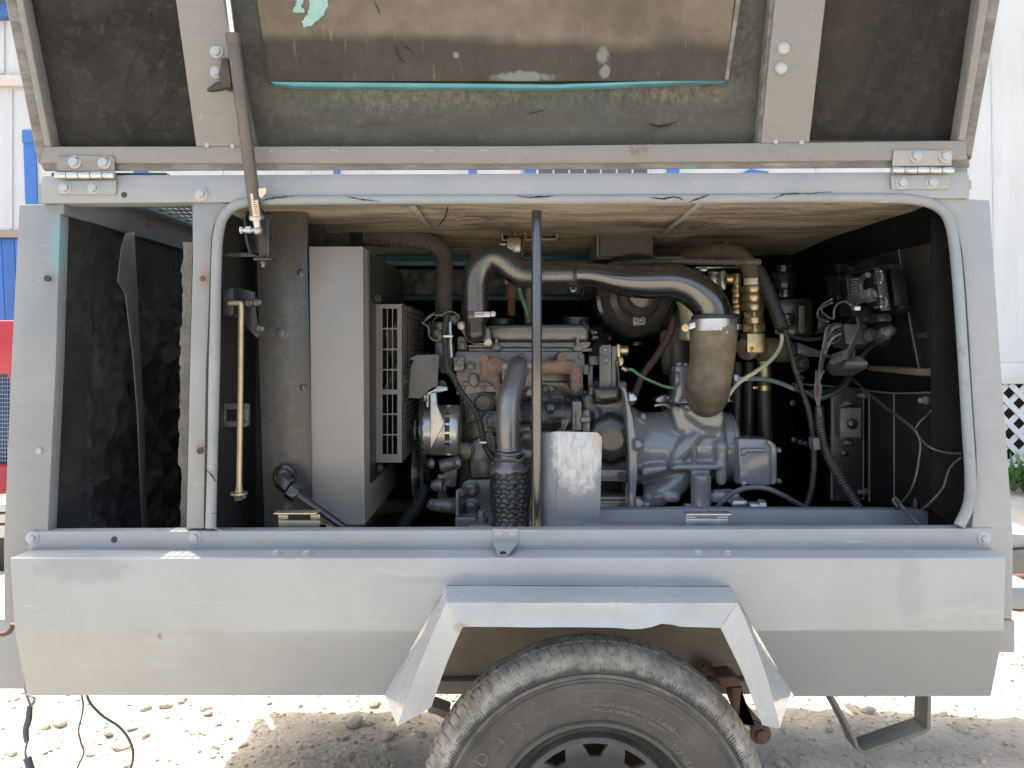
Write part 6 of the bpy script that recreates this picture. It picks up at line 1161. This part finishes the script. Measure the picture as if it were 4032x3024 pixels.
# lower right locker
LB = thing('wall_locker', 'black lower box on the right wall with small square cover', 'cabinet', W('E6',750,1110,.05))
YQ = 1.85
part('door', G().pr('E6', [(590,172),(858,182),(858,1120),(590,1120)], YQ, .02, .002), M['black'], LB)
part('side', wslab('E6', [(862,182),(908,190),(1115,212),(1428,205),(1428,1195),(905,1125),(862,1120)], .012, .008, .002), M['dull'], LB)
for x, y0, y1 in ((1115,212,1160),(905,190,1125)): part('edge', G().tube([W('E6',x,y0,.014), W('E6',x+2,y1,.014)], .0018, 6), M['graywire'] if x == 1115 else M['engine'], LB)
part('edge', G().tube([P('E6',592,172,YQ-.002), P('E6',590,1110,YQ-.002)], .0022, 6), M['shroud'], LB); part('edge', G().tube([P('E6',857,184,YQ-.002), P('E6',857,1110,YQ-.002)], .0016, 6), M['shroud'], LB)
part('top_edge', G().tube([P('E6',255,130,2.0), P('E6',560,150,1.93), P('E6',860,183,YQ-.002)], .0022, 6), M['shroud'], LB); part('top_edge', G().tube([W('E6',870,185,.014), W('E6',1110,210,.014), W('E6',1428,205,.014)], .002, 6), M['shroud'], LB)
part('cover_flange', G().pr('E6', [(635,335),(700,275),(740,262),(765,290),(775,330),(842,330),(842,592),(800,600),(770,650),(735,662),(690,630),(645,590)], YQ-.004, .004, .001), M['shroud'], LB)
sqp = part('square_cover', G().pr('E6', [(662,336),(840,332),(838,588),(664,586)], YQ-.03, .027, .003), M['shroud'], LB)
fixing(sqp, P('E6',762,468,YQ-.03), .0135, (0,-1,0), 'dome', M['engine'], name='knob')
for x, y, k in ((735,297,'cross'),(735,630,'cross'),(697,718,'dome')): fixing(LB, P('E6', x, y, YQ-.004), .0095, (0,-1,0), k, M['engine'], name='bolt')
for x, y, k in ((880,228,'stud'),(880,1045,'stud'),(1405,272,'stud')): fixing(LB, W('E6', x, y, .014), .0105, (-1,-.2,0), k, M['engine'], name='bolt')
for x, y in ((262,295),(275,605),(330,622),(375,636)): fixing(rw, P('E6', x, y, 2.2), .006, mat=M['alu'])

# ------------------------------------------------------------------ wires hanging under the left end
WG = 'loose wires hanging under the left end'
def ground_wire(pts, r, mat, label):
    g = G().tube([P('B1', x, y, q) for x, y, q in pts], r, 8); return solo('hanging_wire', g, mat, label, 'wire', WG)
w1 = ground_wire([(150,980,1.50),(165,1120,1.47),(195,1215,1.46),(205,1245,1.46),(190,1330,1.46),(172,1400,1.46),(180,1480,1.46),(170,1560,1.46),(195,1640,1.46),(215,1680,1.46)], .0022, M['graywire'], 'taped gray wire at the left corner of the panel')
part('tape_wrap', G().tube([P('B1',200,1240,1.46), P('B1',192,1330,1.46), P('B1',173,1400,1.46), P('B1',178,1480,1.46)], [.005,.006,.0055,.0045], 10), M['bluehose'], w1); part('tape_wrap', G().tube([P('B1',182,1585,1.46), P('B1',195,1630,1.46), P('B1',215,1690,1.46)], .007, 10), M['bluehose'], w1)
part('wire_loop', G().tube([P('B1',178,1165,1.46), P('B1',215,1180,1.455), P('B1',232,1195,1.455), P('B1',212,1240,1.458)], .0022, 6), M['graywire'], w1)
ground_wire([(545,1165,1.55),(557,1230,1.55),(548,1310,1.55),(527,1400,1.55),(540,1480,1.55),(562,1550,1.55),(540,1610,1.55),(505,1680,1.55)], .0018, M['brown'], 'single brown wire, middle of the three hanging wires')
ground_wire([(580,1165,1.55),(610,1230,1.55),(690,1310,1.55),(790,1375,1.55),(855,1450,1.55),(888,1530,1.55),(890,1600,1.55),(868,1690,1.55)], .0026, plain('twin_flex', (.10,.075,.065), None, .45), 'thicker twin brown wire that swings right on the way down')
g = G(); c = P('B1',15,690,1.6); g.tube([c+Vector((math.cos(t)*.022, 0, -math.sin(t)*.022)) for t in (i*math.pi/8 for i in range(9))], .005, 8); solo('tow_hook', g, M['rustbolt'], 'rusty hook curl under the left bumper', 'hook')

# ------------------------------------------------------------------ ground, stones
GX = [-60,-30,-15,-8,-5,-3.5,-2.6]+[-2.2+.018*i for i in range(245)]+[2.4,3,4,5.5,8,15,30,60]
GYs = [-40,-20,-10,-5,-2,-.5,.4,.9]+[1.2+.018*i for i in range(150)]+[4.0,4.3,4.8,5.5,7,10,20,40,90]
def gh(x, y):
    k = 1 if -2.3 < x < 2.3 and 1.1 < y < 4 else 0
    h = .02*noise.noise((x*1.1, y*1.1, 0))
    if k: h += .012*noise.noise((x*5, y*5, 1))+.008*noise.noise((x*16, y*16, 2))+.0065*abs(noise.noise((x*38, y*38, 3)))
    return h-.012
bm = bmesh.new(); vv = [[bm.verts.new((x, y, gh(x, y))) for y in GYs] for x in GX]
for i in range(len(GX)-1):
    for j in range(len(GYs)-1): bm.faces.new((vv[i][j], vv[i+1][j], vv[i+1][j+1], vv[i][j+1]))
g = G(); me_ = bpy.data.meshes.new('t'); bm.to_mesh(me_); bm.free(); g.bm.from_mesh(me_)
n = N('limestone_dirt'); a = n.noise(3, 6, .65); b_ = n.noise(45, 6, .75, off=3); v = n.nd('ShaderNodeTexVoronoi'); v.inputs['Scale'].default_value = 55; n.lk(n.pos, v.inputs['Vector'])
c = n.mix(n.ramp(a, .3, .7), (.37,.328,.272), (.49,.44,.375)); c = n.mix(n.ma('MULTIPLY', n.ramp(b_, .5, .75), .5), c, (.58,.53,.46)); c = n.mix(n.ma('MULTIPLY', n.ramp(b_, .45, .25), .5), c, (.30,.255,.205))
M['dirt'] = n.out(c, .95, 0, n.bump(v.outputs['Distance'], .5, .012, n.bump(n.noise(120, 6, .75, off=5), .8, .006)), .1)
part('ground', g, M['dirt'], None, kind='structure', org=(0,0,0), sharp=80)
def stone_bm(rnd, sub=2):
    b = bmesh.new(); bmesh.ops.create_icosphere(b, subdivisions=sub, radius=1); s_ = rnd.uniform(0, 99); sq = Vector((rnd.uniform(.8,1.25), rnd.uniform(.75,1.1), rnd.uniform(.5,.8)))
    for v in b.verts:
        d = 1+.30*noise.noise(v.co*1.3+Vector((s_,0,0)))+.12*noise.noise(v.co*3.2+Vector((0,s_,0))); v.co = Vector((v.co.x*sq.x, v.co.y*sq.y, v.co.z*sq.z))*d
    return b
M['stone'] = plain('limestone', (.50,.445,.37), (.34,.29,.23), .9, scale=30, bump=.4, bscale=90, spec=.15)
rnd = random.Random(21); protos = []
for k in range(8):
    b = stone_bm(rnd, 2); g = G(); m_ = bpy.data.meshes.new('stone'); b.to_mesh(m_); b.free(); m_.materials.append(M['stone'])
    protos.append(m_)
def put_stone(x, y, r, lab, grp, k=None):
    o = bpy.data.objects.new('stone', protos[rnd.randrange(8) if k is None else k]); COL.objects.link(o); o.location = (x, y, gh(x, y)+r*.28); o.scale = (r*rnd.uniform(.9,1.2), r*rnd.uniform(.85,1.1), r*rnd.uniform(.75,1))
    o.rotation_euler = (rnd.uniform(-.3,.3), rnd.uniform(-.3,.3), rnd.uniform(0, 6.28)); setp(o, lab, 'stone', grp)
def gp(reg, x, y):                                  # where a photographed stone lies on the ground
    u, v = px(reg, x, y); Y = ZC*F/(v-HY); return (u-CX)/F*Y, Y
named = [('B1',1110,1225,44,'broad white stone nearest the panel left of centre'),('B1',1220,1205,34,'small white stone just right of the broad white one'),('B1',1375,1240,46,'tall white stone resting against a round pebble'),('B1',1395,1285,28,'round pebble at the foot of the tall white stone'),
 ('B1',810,1495,50,'chunky white stone left of the dark shadow edge'),('B1',405,1355,46,'angular pale stone left of the middle brown wire'),('B1',730,1412,42,'flat white stone between the two brown wires'),('B1',890,1375,36,'white stone right of the twin wire'),('B1',975,1415,38,'pale stone between the twin wire and the shadow'),
 ('B1',85,1548,34,'pale stone at the far left lower edge'),('B1',605,1545,34,'stone lying beside the middle brown wire'),('B1',305,1378,30,'small cream stone left of the angular pale stone'),('B1',975,1250,34,'low white stone below the panel edge'),('B1',1625,1475,34,'white stone on the shadow edge'),
 ('B2',165,1345,62,'biggest brown cobble in the trailer shadow'),('B2',290,1215,44,'brown cobble close under the panel corner'),('B2',385,1425,40,'brown pebble below the left flare tip'),('B2',610,1415,36,'brown pebble between the flare and the tyre'),('B2',265,1345,32,'brown pebble right of the biggest cobble'),('B2',100,1435,26,'small brown pebble under the biggest cobble'),
 ('B2',435,1405,24,'little brown stone touching the flare tip'),('B2',380,1510,30,'upright brown stone below the flare'),('B3',1330,1075,40,'gray stone seen inside the step loop'),('B3',1750,1080,30,'tan stone right of the step upright'),('B3',1860,1195,34,'dark stone on the right shadow edge'),('B3',1105,1180,28,'gray stone left of the step'),('B3',825,1365,30,'gray stone right of the tyre'),('B3',2170,805,34,'white stone at the right edge')]
for reg, x, y, r, lab in named: X_, Y_ = gp(reg, x, y); put_stone(X_, Y_, REG[reg][2]*r/F*Y_, lab, None)
for i in range(44):
    lf = i % 2; X_ = rnd.uniform(-1.9, -.35) if lf else rnd.uniform(-.3, 1.6); Y_ = rnd.uniform(1.9, 3.4)
    put_stone(X_, Y_, rnd.uniform(.007, .014), ('loose pale stone on the open ground left of the wheel' if X_ < -.35 else ('loose stone on the ground right of the step' if X_ > 1.1 else 'loose stone on the ground between wheel and step')), 'loose stones on the ground')
verts = []; faces = []
ico = []; b = bmesh.new(); bmesh.ops.create_icosphere(b, subdivisions=1, radius=1); icov = [v.co.copy() for v in b.verts]; icof = [[v.index for v in f.verts] for f in b.faces]; b.free()
for i in range(16000):
    x = rnd.uniform(-2.1, 2.1); y = 1.7+2.1*rnd.random()**1.1; r = .0016+.006*rnd.random()**4; s_ = rnd.uniform(0, 99); z = gh(x, y)+r*.25; a_ = rnd.uniform(0, 6.28); ca, sa = math.cos(a_), math.sin(a_); k = len(verts); sx, sz = rnd.uniform(.8,1.4), rnd.uniform(.5,.85)
    for v in icov:
        d = r*rnd.uniform(.8, 1.2); verts.append((x+d*(v.x*sx*ca-v.y*sa), y+d*(v.x*sx*sa+v.y*ca), z+d*v.z*sz))
    faces += [[k+q for q in f] for f in icof]
me_ = bpy.data.meshes.new('gravel'); me_.from_pydata(verts, [], faces); me_.materials.append(plain('gravel_stone', (.52,.46,.385), (.30,.255,.20), .92, scale=70, spec=.12)); o = bpy.data.objects.new('gravel', me_); COL.objects.link(o); setp(o, 'fine pale limestone gravel scattered over the ground', 'gravel', None, 'stuff')

# ------------------------------------------------------------------ buildings, red machine, fence and plants behind
wh = plain('white_siding', (.56,.57,.575), (.47,.48,.48), .6, scale=5, bump=.12, bscale=30, stretch=(2,1,.25)); blue = plain('blue_trim', (.05,.16,.46), (.042,.14,.41), .5, scale=8, stretch=(3,1,.3)); blue2 = plain('blue_trim_dark', (.045,.14,.42), None, .55)  # second trim blue is a slightly darker tone
wood = plain('weathered_board', (.36,.28,.22), (.27,.21,.17), .8, scale=20, stretch=(.3,1,3))
Yw = 6.4
def bz(y): return P('D', 0, y, Yw).z
def bx_(x): return P('D', x, 0, Yw).x
OF = thing('site_office', 'long white site office with blue trim behind the trailer', 'building', (-1.5, 7.5, 0))
x0, x1 = -12.4, 3.6
part('wall', G().box((x0,Yw,bz(500)), (x1,Yw+3.2,bz(30))), wh, OF)
pw = .62
for k in range(int((x1-x0)/pw)): xx = x0+.05+k*pw+(0.11 if k % 2 else 0); part('batten', G().box((xx,Yw-.012,bz(500)+.02), (xx+.025,Yw-.001,bz(195)), .002), wh, OF)
for k in range(60): xx = x0+.02+k*.29; part('rib', G().box((xx,Yw-.018,bz(160)), (xx+.04,Yw-.001,bz(48)), .006), wh, OF) if xx < -2 or k % 4 == 0 else None
part('band_trim', G().box((x0,Yw-.06,bz(190)), (x1,Yw-.002,bz(166)), .01), plain('cream_trim', (.62,.58,.53), (.5,.46,.41), .7), OF)
part('fascia', G().box((x0-.1,Yw-.10,bz(46)), (x1+.1,Yw-.003,bz(14)), .01), blue2, OF)
part('roof', G().slab([(x0-.2,Yw-.2,bz(14)+.004),(x1+.2,Yw-.2,bz(14)+.004),(x1+.2,Yw+1.7,bz(14)+.4),(x0-.2,Yw+1.7,bz(14)+.4)], (0,0,.04)), plain('white_roof', (.7,.7,.7), None, .6), OF)
part('sill_board', G().box((x0,Yw-.03,bz(514)), (x1,Yw+.05,bz(498)), .004), wood, OF)
part('corner_trim', G().slab([P('D',49,282,Yw-.02), P('D',75,282,Yw-.02), P('D',84,560,Yw-.02), P('D',58,560,Yw-.02)], (0,.018,0), .003), blue, OF)
part('trim_cap', G().slab([P('D',47,280,Yw-.03), P('D',76,280,Yw-.03), P('D',76,308,Yw-.03), P('D',47,308,Yw-.03)], (0,.025,0), .003), blue, OF)
for k, (a_, b_) in enumerate(((-80,-34),(-33,2),(3,30),(31,46))): part('skirt_board', G().slab([P('D',a_,515,Yw), P('D',b_,515,Yw), P('D',b_+14,800,Yw), P('D',a_+14,800,Yw)], (0,.03,0), .004), blue if k % 2 else blue2, OF)
part('skirt', G().box((x0,Yw+.04,0.0), (x1,Yw+.07,bz(512))), wh, OF)
wn = part('window', G().box((bx_(1158),Yw-.03,bz(410)), (bx_(1402),Yw-.004,bz(300)), .004), wh, OF)
for k in range(7): a_ = bx_(1163+34*k); part('pane', G().box((a_,Yw-.034,bz(406)), (a_+(bx_(1193)-bx_(1163)),Yw-.031,bz(304))), plain('dark_pane', (.09,.085,.09), None, .15) if k == 0 else bpy.data.materials['dark_pane'], wn)
for a_, b_ in ((292,320),(722,735),(1012,1030),(1132,1158),(1440,1466)): part('shutter', G().box((bx_(a_),Yw-.03,bz(410)), (bx_(b_),Yw-.004,bz(300)), .004), blue, OF)
part('shutter', G().slab([(bx_(1590),Yw-.02,bz(380)), (bx_(1620),Yw-.02,bz(366)), (bx_(1660),Yw-.02,bz(372)), (bx_(1640),Yw-.02,bz(384))], (0,.015,0)), blue, OF)
Yk = 6.5; kz = lambda y: P('D', 0, y, Yk).z; kx = lambda x: P('D', x, 0, Yk).x
CBN = thing('white_cabin', 'white panelled cabin wall standing right of the trailer', 'building', (kx(2300), 7.5, 0))
part('wall', G().box((kx(2090),Yk,kz(785)), (kx(2090)+7.5,Yk+2.4,4.2)), wh, CBN)
for k in range(12): xx = kx(1941+197)+.0+k*.62; part('seam', G().slab([(xx,Yk-.004,4.2),(xx+.012,Yk-.004,4.2),(xx+.012+.04,Yk-.004,kz(785)),(xx+.04,Yk-.004,kz(785))], (0,.003,0)), plain('seam_gray', (.55,.55,.56), None, .7) if not k else bpy.data.materials['seam_gray'], CBN)
part('skirt_board', G().box((kx(2090),Yk-.03,kz(829)), (kx(2090)+7.5,Yk+.03,kz(784)), .004), wh, CBN)
part('underfloor', G().box((kx(2090),Yk+.5,0), (kx(2090)+7.5,Yk+.52,kz(829))), plain('dark_underfloor', (.03,.028,.026), None, .9), CBN)
LT = thing('lattice_skirt', 'white diagonal lattice skirting under the cabin wall', 'lattice', (kx(2250), Yk, 0))
zt_, zb2 = kz(830), kz(1002); part('rail', G().box((kx(2090),Yk-.012,zb2-.03), (kx(2090)+7.5,Yk+.012,zb2), .002), wh, LT)
for s_ in (1, -1):
    for k in range(46):
        xa_ = kx(2090)-.5+k*.172; h = zt_-zb2; a_ = Vector((xa_, Yk+(.006 if s_ > 0 else -.006), zb2 if s_ > 0 else zt_)); d = Vector((h, 0, h*s_)); q = Vector((d.z, 0, -d.x)).normalized()*.024
        part('slat', G().slab([a_-q, a_+q, a_+d+q, a_+d-q], (0,.006,0)), wh, LT)
# weeds by the lattice
leaf = plain('weed_leaf', (.10,.19,.05), (.06,.12,.03), .6); rnd = random.Random(6)
for j, (cx_, lab) in enumerate(((2190,'leafy green weed under the lattice nearest the trailer'), (2212,'leafy green weed under the lattice at the picture edge'), (2260,'leafy green weed further right along the lattice'))):
    base = P('D', cx_, 1100, 6.1); base.z = 0; wp = thing('weed', lab, 'plant', base, 'weeds along the lattice')
    for i in range(34):
        a_ = rnd.uniform(0, 6.28); h = rnd.uniform(.1, .34); t = Vector((math.cos(a_)*rnd.uniform(.03,.2), math.sin(a_)*rnd.uniform(.03,.2), h)); s_ = t.cross(Vector((0,0,1))).normalized()*rnd.uniform(.008,.022)
        g = G(); b = bmesh.new(); q = [b.verts.new(base+v) for v in (s_*.3, t*.55+s_, t+Vector((t.x*.4,t.y*.4,-.03)), t*.55-s_, -s_*.3)]; b.faces.new(q); g.add(b); part('leaf', g, leaf, wp)
g = G(); g.cyl((kx(2120),6.3,.06), (kx(2120)+2,6.2,.06), .035, n=14); solo('bamboo_pole', g, plain('tan_pole', (.5,.42,.27), (.4,.33,.2), .6), 'tan pole lying along the foot of the lattice', 'pole')
# red machine with radiator at the left edge
Yr = 4.0; r_ = lambda x, y, Y=Yr: P('D', x, y, Y); red = plain('red_paint', (.40,.025,.04), (.34,.02,.033), .35, scale=10)
RT = thing('red_machine', 'red machine with blue-gray radiator at the left edge', 'machine', (r_(-40,1100).x, Yr+.5, 0))
g = G().slab([r_(-160,692), r_(46,692), r_(44,793), r_(32,810), r_(18,808), r_(-160,808)], (0,.9,0), .01); g.slab([r_(14,806), r_(46,790), r_(40,1075), r_(26,1075), r_(28,840)], (0,.3,0), .006); g.slab([r_(-160,1010), r_(24,1006), r_(30,1075), r_(-160,1110)], (0,.9,0), .008); part('hood', g, red, RT)
rd = part('radiator', G().slab([r_(-160,806,Yr+.06), r_(16,806,Yr+.06), r_(34,840,Yr+.06), r_(28,1012,Yr+.06), r_(-160,1012,Yr+.06)], (0,.1,0)), plain('radiator_blue', (.09,.14,.22), (.06,.09,.15), .4, .4), RT)
g = G()
for k in range(30): x = r_(-150,0).x+k*.0135; g.box((x,Yr+.052,r_(0,1008).z), (x+.004,Yr+.06,r_(0,812).z))
for k in range(22): z = r_(0,1008).z+k*.0218; g.box((r_(-150,0).x,Yr+.050,z), (r_(27,0).x,Yr+.054,z+.005))
part('fin', g, plain('radiator_fin', (.15,.21,.30), None, .4, .4), rd, kind='stuff')
part('chassis_plate', G().slab([r_(-160,1075), r_(30,1075), r_(20,1330), r_(-160,1330)], (0,.6,0), .01), M['black'], RT)
for k, (ya, yb, lab) in enumerate(((1095,1112,'topmost pale board of the stack by the red machine'), (1118,1136,'middle pale board of the stack by the red machine'), (1142,1168,'lowest pale board of the stack by the red machine'))):
    solo('board', G().slab([P('D',-120,ya,3.6), P('D',40,ya-8,3.6), P('D',40,yb-8,3.6), P('D',-120,yb,3.6)], (0,.3,0), .003), plain('pale_timber', (.58,.52,.45), (.47,.41,.35), .75, scale=18) if not k else bpy.data.materials['pale_timber'], lab, 'board', 'boards stacked by the red machine')
tidx = {}
for o in bpy.data.objects:
    if o.type == 'MESH' and o.get('kind') is None and o.parent is None and o.get('label') is None: print('UNLABELLED', o.name)
